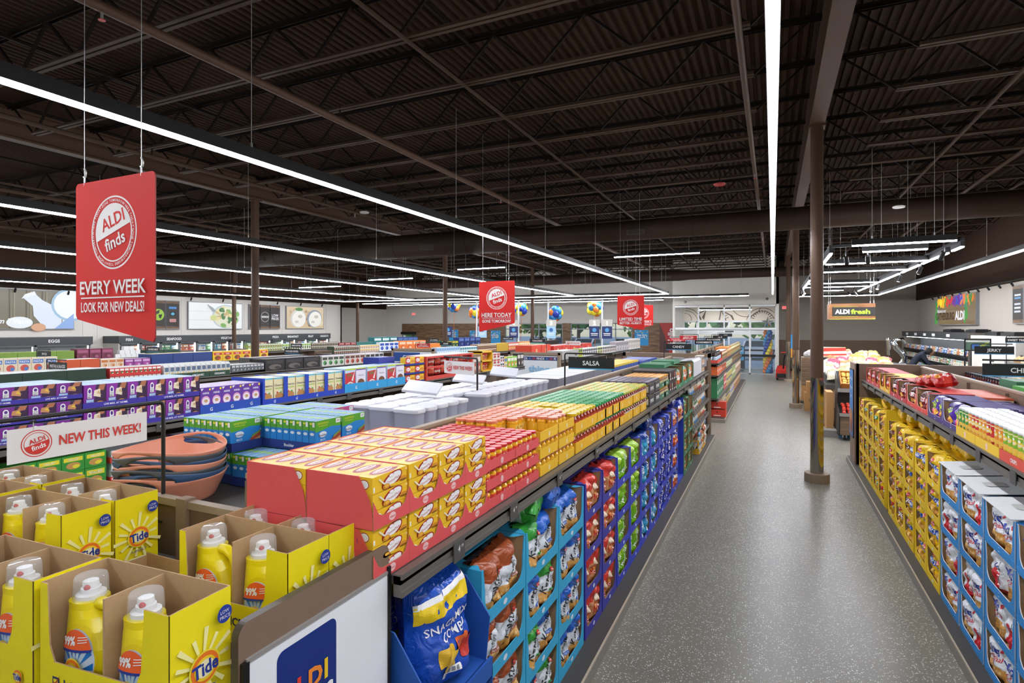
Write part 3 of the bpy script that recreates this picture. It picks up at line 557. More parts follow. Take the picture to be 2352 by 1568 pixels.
# ================================================================ open-fronted shipping boxes
def chip_box(col, wd=.46, dp=.4, ht=.272, edge=None, lip=.06, post=.035, name='shipping_box'):
    m = card(col); e = card(edge) if edge else m; k = kraft(); b = MB(); t = .005; x = wd/2
    b.box(-x, x, 0, dp, 0, t, m, {'+z': k}); b.box(-x, x, dp-t, dp, t, ht, m, {'-y': k})
    for s in (-1, 1): b.box(min(s*x, s*(x-t)), max(s*x, s*(x-t)), 0, dp-t, t, ht, m, {('+x' if s < 0 else '-x'): k, '-y': e})
    # front: lip and posts with a rounded window
    pts = [(-x, 0), (x, 0), (x, ht), (x-post*.5, ht), (x-post, ht*.62)]
    for i in range(7):
        a = i/6*PI/2; pts.append((x-post-.06*(1-math.cos(a)), lip+.07-.07*math.sin(a)))
    for i in range(7):
        a = PI/2-i/6*PI/2; pts.append((-x+post+.06*(1-math.cos(a)), lip+.07-.07*math.sin(a)))
    pts += [(-x+post, ht*.62), (-x+post*.5, ht), (-x, ht)]
    n = len(pts); fr = [(px, -.004, pz) for px, pz in pts]; bk = [(px, .001, pz) for px, pz in pts]
    h2 = n//2
    for F, mm, flip in ((fr, m, 0), (bk, k, 1)):
        # fan in strips between outer and inner outline so the U shape stays clean
        inner = pts[4:-3]; strips = []
        L_ = [(-x, 0), (x, 0)]
        ys = F[0][1]
        q = [(x, ys, 0), (x, ys, ht), (x-post*.5, ys, ht), (x-post, ys, ht*.62), (x-post, ys, lip+.07)]
        b.face(q if not flip else q[::-1], mm); q2 = [(-a, yy, zz) for a, yy, zz in q][::-1]; b.face(q2 if not flip else q2[::-1], mm)
        half = pts[5:12]
        c0 = (x, ys, 0)
        for (xa, za), (xb, zb) in zip(half, half[1:]):
            f1 = [(xa, ys, za), (xb, ys, zb), (xb, ys, 0), (xa, ys, 0)]; b.face(f1 if flip else f1, mm); f2 = [(-p, r, q_) for p, r, q_ in f1][::-1]; b.face(f2, mm)
        b.face([(half[0][0], ys, half[0][1]), (half[0][0], ys, 0), (x, ys, 0)], mm); b.face([(-x, ys, 0), (-half[0][0], ys, 0), (-half[0][0], ys, half[0][1])], mm)
        xi = half[-1][0]; b.face([(-xi, ys, 0), (xi, ys, 0), (xi, ys, lip), (-xi, ys, lip)], mm)
    for i in range(n):
        j = (i+1) % n; b.face([fr[i], fr[j], bk[j], bk[i]], e)
    # half-open top
    b.box(-x, x, dp*.38, dp-t, ht-t, ht, m, {'-z': k}); b.face([(-x, 0, ht-.001), (-x+.05, dp*.1, ht-.001), (-x+.09, dp*.38, ht-.001), (-x, dp*.38, ht-.001)], m); b.face([(x, dp*.38, ht-.001), (x-.09, dp*.38, ht-.001), (x-.05, dp*.1, ht-.001), (x, 0, ht-.001)], m)
    if edge: b.box(-x-.001, x+.001, -.0055, -.004, lip*.35, lip*.7, m)
    b.plane((-x, -.004, 0), (1, 0, 0), (0, 0, 1)); b.ell(x, lip*.5, .022, .014, C('#dfe7ee', .5))
    return b.build(name)
TIERN = ['bottom tier', 'second tier', 'third tier', 'top tier']
def chip_column(X, sgn, y0, y1, key, boxp, cname, bname, pos, z0=.1, th=.275, tiers=4, skip=()):
    """one stack of boxes between y0 and y1, two bags showing in each; boxes and bags are separate things"""
    yc = (y0+y1)/2; keys = key if isinstance(key, list) else [key]
    for t in range(tiers):
        if t in skip: continue
        boxp.at((X, yc, z0+t*th), FACE[sgn], '%s cardboard box, %s of the %s' % (cname, TIERN[t], pos), 'open fronted chip boxes')
        for j in (-1, 1):
            jx = R.uniform(-.012, .012); kk = keys[(t+(j > 0)) % len(keys)]
            put_bag(kk, (X-sgn*(.092+R.uniform(0, .015)), yc+sgn*j*.108+jx, z0+t*th+.007), (R.uniform(-.05, .06), R.uniform(-.06, .06), FACE[sgn]+R.uniform(-.14, .14)),
                    '%s bag, %s side, %s, %s' % (bname if isinstance(bname, str) else bname[(t+(j > 0)) % len(bname)], 'near' if sgn*j < 0 else 'far', TIERN[t], pos), 'bags in the open fronted boxes', R.randint(0, 3))
# ================================================================ main run, aisle side: lower chip boxes
XF = -1.2
bx = {k: Proto(chip_box(h, w_, edge=e), 'box') for k, h, w_, e in (('cyan', '#35a7d2', .5, None), ('indigo', '#3b3a9c', .42, None), ('blue', '#2f3fb8', .47, None), ('green', '#2c6a45', .5, None))}
def cols(spec, X, sgn):
    for y0, y1, key, bk, cn, bn, pos, skip in spec: chip_column(X, sgn, y0, y1, key, bx[bk], cn, bn, pos, skip=skip)
cols([(2.27, 2.77, 'ketbbq', 'cyan', 'cyan', 'brown topped kettle chips', 'cyan stack beside the party mix', ()),
      (2.78, 3.28, ['ketblue', 'ketgreen'], 'cyan', 'cyan', ['blue kettle chips', 'green kettle chips'], 'middle cyan stack', ()),
      (3.29, 3.79, 'ketblue', 'cyan', 'cyan', 'blue topped kettle chips', 'cyan stack next to the tortillas', ()),
      (3.82, 4.26, 'tort', 'indigo', 'indigo', 'red topped clear tortilla chip', 'first indigo stack', ()),
      (4.27, 4.71, 'tort', 'indigo', 'indigo', 'red topped clear tortilla chip', 'second indigo stack', ()),
      (4.73, 5.2, 'lime', 'blue', 'blue', 'lime green tortilla chip', 'first lime stack', ()), (5.21, 5.68, 'lime', 'blue', 'blue', 'lime green tortilla chip', 'second lime stack', ()),
      (5.69, 6.16, 'sky', 'blue', 'blue', 'sky blue ranch chip', 'first sky blue stack', ()), (6.17, 6.64, 'sky', 'blue', 'blue', 'sky blue ranch chip', 'second sky blue stack', ()),
      (6.66, 7.13, 'navy', 'blue', 'blue', 'navy dipper chip', 'first navy stack', ()), (7.14, 7.61, 'navy', 'blue', 'blue', 'navy dipper chip', 'second navy stack', ()),
      (7.63, 8.1, 'orange', 'blue', 'blue', 'orange and white chip', 'stack before the green roll boxes', ()),
      (8.7, 9.2, 'bread', 'green', 'green', 'soft roll', 'first green roll stack', ()), (9.21, 9.71, 'bread', 'green', 'green', 'soft roll', 'second green roll stack', ())], XF, 1)
# closed back part of the tall blue boxes seen above the open ones
for i, (y0, y1, z, hx, nm) in enumerate(((4.72, 5.2, 1.2, '#2f3fb8', 'blue lid flap board standing behind the lime chip boxes'), (8.12, 8.66, 1.02, '#2440b0', 'tall blue box wall beside the green roll stack'))):
    b = MB()
    if i == 0: b.box(-.35, 0, 0, .012, 0, .2, card(hx)); b.build('carton_flap', None, (XF-.1, y0-.02, z)); o = bpy.data.objects['carton_flap']
    else:
        b.box(-.4, 0, -.02, 0, -.92, .25, card(hx)); b.box(-.4, -.39, 0, .5, -.92, .25, card(hx)); b.box(-.4, 0, .5, .52, -.92, .25, card(hx)); b.box(-.4, 0, 0, .5, -.92, -.88, card(hx)); o = b.build('display_carton', None, (XF, y0+.02, z))
    tag(o, nm, 'box')
for k in range(3): put_bag('orange', (XF-.08, 8.3+.11*k, 1.0 if k < 2 else .72), (0, .05, FACE[1]), 'orange chip bag in the tall blue box, %s along' % nth(k), 'bags in the tall blue box', k) if k < 2 else None
b = MB(); b.box(-.38, 0, 0, .5, 0, .018, kraft()); tag(b.build('cardboard_sheet', None, (XF, 8.14, .98)), 'kraft sheet under the orange bags in the tall blue box', 'cardboard')
# loose bags lying on the boxes
for i, (key, loc, rot, lb) in enumerate((('ketgreen', (XF-.27, 2.95, 1.27), (-1.5, .1, -PI/2+.2), 'green kettle chip bag lying flat on top of the cyan boxes'), ('ketblue', (XF-.27, 3.24, 1.27), (-1.5, -.05, -PI/2+.1), 'blue kettle chip bag lying flat on top of the cyan boxes'),
        ('sky', (XF-.27, 6.2, 1.27), (-1.5, .0, -PI/2-.1), 'sky blue chip bag lying on top of its own stack'), ('orange', (XF-.27, 7.85, 1.27), (-1.4, .1, -PI/2), 'orange chip bag lying on top of its own stack'))): put_bag(key, loc, rot, lb, None, i)
# party mix corner: deep blue carton, one big bag leaning out, more bags under it
PB = card('#1f57ab'); b = MB()
for s in (0, 1):
    y = .0 if s == 0 else .53
    b.mesh([(-.42, y, 0), (0, y, 0), (.02, y, .2), (-.1, y, .36), (-.42, y, .4), (-.42, y+.006, 0), (0, y+.006, 0), (.02, y+.006, .2), (-.1, y+.006, .36), (-.42, y+.006, .4)], [(0, 1, 2, 3, 4), (9, 8, 7, 6, 5), (2, 1, 6, 7), (3, 2, 7, 8), (4, 3, 8, 9)], PB)
b.box(-.42, -.41, .006, .53, 0, .4, PB); b.box(-.42, 0, .006, .53, 0, .008, PB); b.face([(0, 0, 0), (.02, 0, .2), (.0, .12, .12), (-.0, .16, 0)], PB)
tag(b.build('display_carton', None, (XF+.05, 1.69, .83)), 'dark blue open carton holding the party mix bag beside the white poster board', 'box')
b = MB(); b.box(-.4, .02, 0, .55, .55, .58, PB); b.box(-.4, .025, 0, .006, 0, .55, PB); b.box(-.4, .025, .544, .55, 0, .55, PB); b.box(-.4, -.395, 0, .55, 0, .55, PB); b.box(.012, .025, 0, .55, .52, .6, PB); b.box(-.4, .02, 0, .55, 0, .02, PB); b.box(.012, .025, 0, .55, 0, .12, PB)
tag(b.build('display_carton', None, (XF+.05, 1.69, .247)), 'lower dark blue carton with a flat lid under the party mix', 'box')
b = MB(); b.box(-.4, .02, 0, .55, 0, .147, PB); tag(b.build('display_carton', None, (XF+.05, 1.69, .1)), 'shallow dark blue carton at the bottom of the party mix stack', 'box')
def d_party(b, w, h):
    Y_ = C('#f2cf1d', .35)
    b.pg([(-w*.48, h*.62), (w*.48, h*.76), (w*.48, h*.95), (-w*.48, h*.8)], Y_); b.pg([(-w*.48, h*.75), (w*.48, h*.9), (w*.48, h*.95), (-w*.48, h*.8)], WHT)
    b.txt('SNACK MIX', -w*.02, h*.585, .03, WHT, rot=.13, bold=1, w=w*.74); b.txt('COMBO', w*.06, h*.49, .032, WHT, rot=.13, bold=1, w=w*.5)
    for cx, cy, cl in ((-.04, .32, '#e3b52d'), (.05, .35, '#d9632b'), (.09, .29, '#c8342b'), (-.01, .26, '#ecc440')): b.rr(cx*1.3-.045, h*cy-.035, cx*1.3+.045, h*cy+.035, .008, C(cl, .4))
    b.rr(-.06, h*.12, .06, h*.18, .004, WHT)
    for q in range(5): b.rect(-.05+.021*q, h*.13, -.036+.021*q, h*.17, C('#8a8f99'))
mkbag('party', 'party_mix_bag', ramp_mat('film_party', [(0, '#e0bb22'), (.06, '#1c4fb8'), (.9, '#1f56c4')], .03, .25, 7), .36, .44, .2, d_party, 2, 'snack bag', 33, .25)
put_bag('party', (XF-.06, 1.97, .845), (-.12, .1, PI/2-.12), 'big blue and yellow party snack mix bag leaning out of its carton', None, 0)
put_bag('party', (XF-.25, 1.95, .85), (-.35, 0, PI/2), 'blue snack mix bag lying back in the shade behind the big one', None, 1)
for k in range(2): put_bag('party', (XF-.09, 1.83+.26*k, .275), (.02, .02*k, PI/2), 'blue snack mix bag standing in the lower carton, %s along' % nth(k), None, k)
# ---- the far end of the lower part: wire shelves of packets
def packet(name, wd, ht, th, h1, h2, word, seed): return bag(name, wd, ht, th, ramp_mat('film_'+name+h1.strip('#'), [(0, h2), (.35, h1), (.8, h2)], .08, .3, 7), seed, (lambda b, w, h: (b.ell(0, h*.58, w*.32, h*.12, WHT), b.txt(word, 0, h*.58, .02, INK, maxw=w*.5))), .1, 8, 10).build(name)
pk = [Proto(packet('seasoning_packet', .16, .22, .06, *q), 'packet', 'packets on the wire shelves') for q in (('#d9dde0', '#3f7fb5', 'MIX', 41), ('#c9a06a', '#7d4f2b', 'TACO', 42), ('#e7d9c2', '#b6402c', 'CHILI', 43), ('#5f8f52', '#e8e4da', 'HERB', 44), ('#efe9de', '#c8862f', 'GRAVY', 45))]
for zi, z in enumerate((1.14, .86, .58, .32)):
    b = MB(); b.box(-1.75, -1.2, 9.8, 12.26, z-.02, z, RAIL)
    for k in range(9): b.box(-1.2, -1.19, 9.85+.28*k, 9.87+.28*k, z-.06, z+.05, RAIL)
    b.box(-1.2, -1.185, 9.8, 12.26, z-.05, z+.005, RAIL); tag(b.build('wire_shelf'), 'short grey packet shelf at the far end, %s from the top' % nth(zi), 'shelf')
    y = 9.92; k = 0
    while y < 12.2:
        pk[(zi*2+int(k/3)) % 5].at((-1.27, y, z+.004), (-.25, 0, FACE[1]), 'small food packet on the %s grey shelf, %s along' % (nth(zi), nth(k)), 'packets on the wire shelves'); y += .19; k += 1
def crate(col, wd, dp, ht, name='display_tray', word=None, wc='#f2f2ef'):
    """low open tray with a lower front edge"""
    b = MB(); m = card(col); x = wd/2; t = .004; k = kraft()
    b.box(-x, x, 0, dp, 0, t, m); b.box(-x, x, 0, t, t, ht, m, {'+y': k}); b.box(-x, x, dp-t, dp, t, ht, m); b.box(-x, -x+t, t, dp-t, t, ht, m); b.box(x-t, x, t, dp-t, t, ht, m)
    b.plane((-x, 0, 0), (1, 0, 0), (0, 0, 1))
    if word == 'o': b.ell(x, ht*.5, ht*.32, ht*.34, C('#f0c9c6', .5)); b.txt('Clancys', x, ht*.5, ht*.12, C(col), maxw=ht*.5)
    elif word == 'drop': b.ell(x, ht*.45, .014, .017, C('#f6e3ae', .5)); b.pg([(x-.011, ht*.5), (x+.011, ht*.5), (x, ht*.8)], C('#f6e3ae', .5))
    elif word: b.txt(word, x, ht*.5, ht*.34, C(wc, .5), maxw=wd*.7, bold=2)
    return b.build(name)
YT = Proto(crate('#eab52a', .46, .3, .1, word='drop'), 'tray')
for zi, z in enumerate((.1, .24)):
    for k in range(2):
        YT.at((-1.16, 10.5+.6*k, z), FACE[1], 'amber bottom tray on the base, %s level, %s along' % (nth(zi), nth(k)), 'amber trays at the floor')
        for j in range(3): pk[(j+k) % 5].at((-1.19, 10.36+.6*k+.14*j, z+.006), (.1, 0, FACE[1]), 'packet in the amber floor tray, level %s, tray %s, %s along' % (nth(zi), nth(k), nth(j)), 'packets in the amber trays')
# ================================================================ top shelf, aisle side
ZS = 1.416
RED = '#dd5355'
def d_mac(b, w, h):
    """printed front of a boxed dinner, plane set so that 0..w, 0..h"""
    YD = C('#eeb51e', .35); b.rect(w*.02, h*.1, w*.06, h*.4, WHT)
    b.ell(w*.55, h*.49, w*.31, h*.45, C('#a3271f', .4), rot=.25); b.ell(w*.575, h*.54, w*.25, h*.33, WHT, rot=.25); b.txt('CheeseMelt', w*.57, h*.47, h*.17, C('#b8322a', .4), rot=.13, w=w*.4, bold=0)
    b.ell(w*.52, h*.8, w*.075, h*.14, C('#c8352b', .4)); b.ell(w*.52, h*.78, w*.065, h*.1, WHT); b.ell(w*.87, h*.34, w*.11, h*.14, C('#d8912a', .4)); b.ell(w*.87, h*.24, w*.11, h*.05, C('#7a4a12', .4))
    b.pg([(w*.14, h*.78), (w*.17, h*.83), (w*.33, h*.42), (w*.3, h*.36)], C('#efe6d2', .4)); b.ell(w*.36, h*.22, w*.1, h*.17, C('#d9921f', .4)); b.ell(w*.37, h*.25, w*.06, h*.1, C('#f0b640', .4)); b.rect(w*.47, h*.1, w*.66, h*.25, C('#f0c22b', .35)); b.ell(w*.95, h*.88, w*.025, h*.07, C('#f3d9a0'))
def mac_box():
    w_, d_, h_ = .2, .073, .058; b = MB(); YB = C('#f0c028', .38, kind='carton_print'); b.box(-w_/2, w_/2, 0, d_, 0, h_, YB)
    b.plane((-w_/2, 0, 0), (1, 0, 0), (0, 0, 1), .0004); d_mac(b, w_, h_)
    b.plane((-w_/2, 0, h_), (1, 0, 0), (0, 1, 0), .0004); b.ell(w_*.52, d_*.46, w_*.36, d_*.42, C('#a3271f', .4)); b.ell(w_*.53, d_*.52, w_*.28, d_*.22, C('#f4e9dc', .4)); b.txt('CheeseMelt', w_*.53, d_*.52, d_*.2, C('#b8322a', .4), w=w_*.48, bold=2); b.ell(w_*.86, d_*.4, w_*.1, d_*.12, C('#d8912a', .4))
    b.plane((-w_/2, d_, 0), (0, -1, 0), (0, 0, 1), .0004); b.ell(d_*.5, h_*.55, d_*.3, h_*.3, C('#a3271f')); b.ell(d_*.5, h_*.55, d_*.26, h_*.25, WHT)
    return b.build('boxed_dinner')
MAC = Proto(mac_box(), 'boxed dinner', 'yellow boxed dinners')
def mac_case():
    b = MB(); m = C(RED, .6, kind='card', grain=(40, .05)); w_ = .107; d_ = .3; h_ = .182; k = kraft('#a5805e')
    b.box(-w_, w_, 0, d_, 0, .002, m)
    for s in (-1, 1):
        a, c_ = s*w_, s*(w_-.003); pr = [(0, 0), (0, .045), (.012, .1), (.06, h_), (d_, h_), (d_, 0)]
        b.mesh([(a, y, z) for y, z in pr]+[(c_, y, z) for y, z in pr], [tuple(range(6)), tuple(range(11, 5, -1))]+[(i, (i+1) % 6, 6+(i+1) % 6, 6+i) for i in range(6)], m)
    pts = [(-w_, .1), (-w_, 0), (w_, 0), (w_, .1), (w_*.72, .05), (w_*.5, .04), (-w_*.5, .04), (-w_*.72, .05)]
    for yy in (-.004, -.001): b.face([(x, yy, z) for x, z in (pts if yy < -.002 else pts[::-1])], m)
    for i in range(8): j = (i+1) % 8; b.face([(pts[i][0], -.004, pts[i][1]), (pts[j][0], -.004, pts[j][1]), (pts[j][0], -.001, pts[j][1]), (pts[i][0], -.001, pts[i][1])], k)
    b.box(-w_, w_, d_-.003, d_, 0, h_, m); b.plane((-w_, -.004, 0), (1, 0, 0), (0, 0, 1)); b.ell(w_, .022, .02, .0145, C('#f0c4c2')); b.txt('Clancys', w_, .022, .007, C(RED), maxw=.03)
    return b.build('display_case')
CASE = Proto(mac_case(), 'case', 'red cases of boxed dinners')
DEEP = ['shelf edge', 'middle', 'back']
for c in range(4):
    yc = 1.675+.215*c
    for lv in range(2):
        for dp in range(2):
            if lv == 0 and dp == 1 and c > 0: continue
            CASE.at((-1.25-.305*dp, yc, ZS+.184*lv), FACE[1], 'red dinner case, %s stack from the near end, %s layer, %s' % (nth(c), ('lower', 'upper')[lv], ('at the edge', 'behind')[dp]))
            for r in range(4):
                for k in range(3):
                    if lv == 0 and r > 0 or (r+4*dp > 0 and k < 2 and not (c == 0 and r == 0)): continue
                    if lv == 0 and dp == 1: continue
                    MAC.at((-1.254-.305*dp-.074*r-(0 if r else 0), yc+R.uniform(-.002, .002), ZS+.184*lv+.003+.0595*k), FACE[1], 'yellow cheese dinner box, %s layer, %s stack, %s row back' % (('bottom second third fourth fifth top'.split())[lv*3+k], nth(c), nth(r+4*dp)))
# ---- jars
def jar(name, r, h, lid, glass, label, lr=None, word=None, sq=1.0):
    lr = lr or r*.93; b = MB(); g = C(glass, .12, kind='jar_glass'); lb = C(label, .4)
    b.lathe([(r*.9, 0), (r, .006), (r, h*.12), (r*1.004, h*.13, lb), (r*1.004, h*.6, lb), (r, h*.61, g), (r*.99, h*.68), (r*.8, h*.82), (r*.8, h*.84)], g, 16)
    if word:
        b.map = lambda x, y, e: (math.sin(x/r)*(r*1.006+e), -math.cos(x/r)*(r*1.006+e), y); b.step = .0003; b.e = 0
        b.ell(0, h*.37, r*.55, h*.17, C(word[1], .4)); b.txt(word[0], 0, h*.37, h*.11, C(word[2], .4), maxw=r*.9)
    o = b.build(name)
    b = MB(); m = C(lid, .3, kind='jar_lid'); b.lathe([(lr, 0), (lr*1.03, .003), (lr*1.03, h*.12), (lr*.98, h*.155), (lr*.9, h*.15), (lr*.86, h*.145), (0, h*.145)], m, 16); b.build('lid', o, (0, 0, h*.835)); return o
def jar_block(proto, tray, X, y0, ncol, rows, tiers, r, h, th, desc, skip=(), tn=None, tdesc=None, td=.6, z=ZS, tcols=None):
    """tray tiers of jars: the whole top layer, and the edge row of those under it"""
    p = r*2.03
    for t in range(tiers):
        for c in range(ncol):
            for rw in range(rows):
                if (t < tiers-1 and rw > 0) or (t, c, rw) in skip: continue
                proto.at((X-r-.006-p*rw, y0+r+.004+p*c, z+.005+th*t), R.uniform(-.4, .4) + PI/2, '%s, %s%s row back, %s along' % (desc, ('' if t == tiers-1 else 'under tier %s, ' % nth(t)), nth(rw), nth(c)))
        if tray:
            for k in range(tcols): tray.at((X, y0+(k+.5)*ncol*p/tcols, z+th*t), FACE[1], '%s, %s level up, %s along' % (tdesc, nth(t), nth(k)))
J_RED = Proto(jar('cheese_dip_jar', .0325, .088, '#cf2f30', '#e3a524', '#d63a2e', word=('QUESO', '#f0f0ec', '#b8322a')), 'jar', 'small red lidded dip jars')
J_ORG = Proto(jar('cheese_dip_jar', .036, .098, '#e58763', '#e2a221', '#e7b22b', word=('DIP', '#f3e2a2', '#8d5b18')), 'jar', 'peach lidded dip jars')
J_YEL = Proto(jar('salsa_jar', .038, .135, '#e3bf1e', '#8e2d17', '#c0452a', word=('SALSA', '#efe6d6', '#8e2417')), 'jar', 'yellow lidded salsa jars')
J_GRN = Proto(jar('salsa_jar', .038, .135, '#2f9a55', '#8e2d17', '#b8402a', word=('SALSA', '#efe6d6', '#8e2417')), 'jar', 'green lidded salsa jars')
J_MIX = Proto(jar('salsa_jar', .041, .13, '#b8c33a', '#7d2f1c', '#e2dccb', word=('MILD', '#6d3a7a', '#f2efe6')), 'jar', 'lime and yellow lidded salsa jars')
J_MIY = Proto(jar('salsa_jar', .041, .13, '#d6b92a', '#7d2f1c', '#e2dccb', word=('HOT', '#b4342a', '#f2efe6')), 'jar', 'lime and yellow lidded salsa jars')
J_DRK = Proto(jar('pepper_jar', .038, .13, '#4a3f52', '#7a6a2c', '#c9b79a', word=('PEPPERS', '#3f3a45', '#efe9dc')), 'jar', 'dark lidded pepper jars')
J_ORL = Proto(jar('pepper_jar', .038, .13, '#d99a24', '#7a4a1c', '#e5d3a0', word=('SALAD', '#3f7a4c', '#efe9dc')), 'jar', 'orange lidded pepper jars')
T_RED = Proto(crate(RED, .335, .6, .048, word='o'), 'tray'); T_YEL = Proto(crate('#eebb24', .3, .6, .058, word='drop'), 'tray'); T_YE2 = Proto(crate('#efb81c', .27, .6, .075, word='drop'), 'tray'); T_BLK = Proto(crate('#38373a', .3, .55, .11, word='PEPPERS'), 'tray'); T_GRN = Proto(crate('#36734e', .4, .55, .06, word='FARM'), 'tray')
jar_block(J_RED, T_RED, -1.25, 2.43, 10, 9, 3, .0325, .088, .094, 'red lidded cheese dip jar', tdesc='salmon red jar tray under the red lids', tcols=2)
sk = {(2, c, r_) for c in range(0, 4) for r_ in range(0, 3)} | {(2, 0, 3), (2, 1, 3), (2, 8, 0), (2, 7, 0)}
jar_block(J_ORG, T_YEL, -1.25, 3.1, 9, 8, 3, .036, .098, .103, 'peach lidded cheese dip jar', skip=sk, tdesc='yellow jar tray under the peach lids', tcols=2)
jar_block(J_YEL, T_YE2, -1.25, 3.78, 7, 8, 2, .038, .135, .14, 'yellow lidded red salsa jar', skip={(1, 3, 3), (1, 3, 4)}, tdesc='yellow salsa tray under the yellow lids', tcols=2)
jar_block(J_GRN, T_YE2, -1.25, 4.33, 12, 8, 2, .038, .135, .14, 'green lidded red salsa jar', tdesc='yellow salsa tray under the green lids', tcols=4)
for t in range(2):
    for c in range(12):
        for rw in range(7):
            if t == 0 and rw > 0: continue
            (J_MIX if (c+rw*2) % 5 < 3 else J_MIY).at((-1.3-.083*rw, 5.31+.084*c, ZS+.005+.135*t+(.02 if t and c > 8 else 0)*0), R.uniform(1.2, 1.9), 'wide lidded salsa jar, %s tier, %s row back, %s along from the green lids' % (('lower', 'upper')[t], nth(rw), nth(c)), 'lime and yellow lidded salsa jars')
    for k in range(3): T_YE2.at((-1.25, 5.4+.335*k, ZS+.135*t), FACE[1], 'yellow tray under the wide lids, %s level up, %s along' % (nth(t), nth(k)))
jar_block(J_DRK, T_BLK, -1.25, 6.36, 9, 7, 2, .038, .13, .138, 'dark lidded pepper jar', tdesc='black printed jar tray', tcols=2)
jar_block(J_ORL, T_GRN, -1.25, 7.08, 8, 6, 2, .038, .13, .138, 'orange lidded pepper jar', tdesc='green tray of orange lidded jars', tcols=2)
b = MB(); b.box(-.28, .28, 0, .5, 0, .3, card('#3b3334')); b.plane((-.28, 0, 0), (1, 0, 0), (0, 0, 1))
for i in range(4):
    for j in range(2): b.rect(.03+.13*i, .03+.14*j, .14+.13*i, .145+.14*j, C('#2a2426')); b.ell(.085+.13*i, .1+.14*j, .035, .035, C(['#a5432f', '#c8b79c', '#7d2a2a'][(i+j) % 3])); b.rect(.05+.13*i, .04+.14*j, .12+.13*i, .06+.14*j, WHT)
BLKB = Proto(b.build('sauce_carton'), 'carton')
BLKB.at((-1.25, 8.0, ZS), FACE[1], 'tall dark brown sauce carton after the orange lidded jars')
GB = Proto(chip_box('#357a52', .62, .5, .3, lip=.06, name='shipping_box'), 'box', 'green boxes of snack pouches')
mkbag('pouch', 'snack_pouch', ramp_mat('film_pouch', [(0, '#f0efe9'), (.1, '#eeeeea'), (.15, '#d8662c'), (.45, '#f2f2ee'), (.75, '#d9852c'), (.9, '#2f6b45')], .09, .3, 7), .22, .26, .1, lambda b, w, h: (b.ell(0, h*.6, w*.25, h*.1, C('#c9502c')), b.txt('BITES', 0, h*.6, .025, WHT, maxw=w*.4)), seed=51)
for k in range(3):
    y = 8.62+.64*k; GB.at((-1.25, y, ZS), FACE[1], 'green box of white and orange pouches on the top shelf, %s along' % nth(k))
    for j in range(2): put_bag('pouch', (-1.33, y-.13+.26*j, ZS+.01), (.05, 0, FACE[1]+R.uniform(-.1, .1)), 'white and orange snack pouch in green box %s, %s along' % (nth(k), nth(j)), 'pouches in the green boxes', j)
for k in range(2): b = MB(); b.box(-.3, .3, 0, .36, 0, .05, card('#3c7d57')); tag(b.build('folded_carton', None, (-1.42, 8.62+.9*k, ZS+.3), FACE[1]), 'folded green lid lying on the pouch boxes, %s along' % nth(k), 'box lid')
b = MB(); b.box(-.06, .06, 0, .3, 0, .26, C('#c9c7cc', .5)); b.mesh([(-.06, 0, .26), (.06, 0, .26), (.06, .04, .3), (-.06, .04, .3), (-.06, .3, .26), (.06, .3, .26)], [(0, 1, 2, 3), (3, 2, 5, 4)], C('#b9b7bd', .5)); PL = Proto(b.build('paper_sack'), 'sack', 'pale grey sacks')
for k in range(9): PL.at((-1.28, 10.6+.13*k, ZS), FACE[1], 'pale grey paper sack standing on the top shelf, %s in the row' % nth(k))
b = MB(); b.box(-.1, .1, 0, .14, 0, .16, C('#cfc6bb')); b.plane((-.1, 0, 0), (1, 0, 0), (0, 0, 1)); b.rect(.02, .08, .18, .14, C('#4a4645')); b.rect(.02, .02, .18, .07, C('#c98a5c')); SB = Proto(b.build('small_carton'), 'carton', 'small cartons by the end frame')
for k in range(2):
    for j in range(2): SB.at((-1.27, 11.85+.22*k, ZS+.162*j), FACE[1], 'small pale carton by the end frame, %s stack, %s up' % (nth(k), nth(j)))
# ================================================================ detergent table at the near end
ZT = 1.295
def side_board():
    o = tag(emp('display_board', (-1.25, 1.35, 0)), 'rounded brown end board with a white and blue poster closing the chip run', 'end board')
    b = MB(); y0, y1, zt, r = -.32, .31, 1.53, .035
    pts = [(y0, 0), (y1, 0)]+[(y1-r+r*math.sin(a*PI/12), zt-r+r*math.cos(a*PI/12)) for a in range(6, -1, -1)]+[(y0+r-r*math.sin(a*PI/12), zt-r+r*math.cos(a*PI/12)) for a in range(0, 7)]
    n = len(pts); b.face([(0, y, z) for y, z in pts], TAUPE); b.face([(-.025, y, z) for y, z in pts[::-1]], TAUPE)
    for i in range(n): j = (i+1) % n; b.face([(0, *pts[i]), (-.025, *pts[i]), (-.025, *pts[j]), (0, *pts[j])], C('#4a443e', .4))
    b.build('board', o)
    b = MB(); b.box(0, .012, y0+.005, y0+.025, .3, 1.43, BLACK); b.box(0, .012, y1-.018, y1-.003, .3, 1.45, BLACK); b.box(0, .01, y0+.02, y1-.01, 1.425, 1.435, C('#8f8a86')); b.build('poster_frame', o)
    b = MB(); b.box(0, .007, y0+.025, y1-.018, .3, 1.426, C('#eceef2', .3)); b.plane((.007, y0, 0), (0, 1, 0), (0, 0, 1)); b.rr(.118, .85, .352, 1.398, .025, C('#14307c', .3))
    for ch, x, cl in (('A', .165, '#7fc8ea'), ('L', .21, '#e23b30'), ('D', .262, '#ef8a2f'), ('I', .305, '#f0c62c')): b.txt(ch, x, 1.262, .056, C(cl, .4), bold=4)
    b.txt('FINDS', .236, 1.185, .056, WHT, w=.2, bold=4); b.build('poster', o)
side_board()
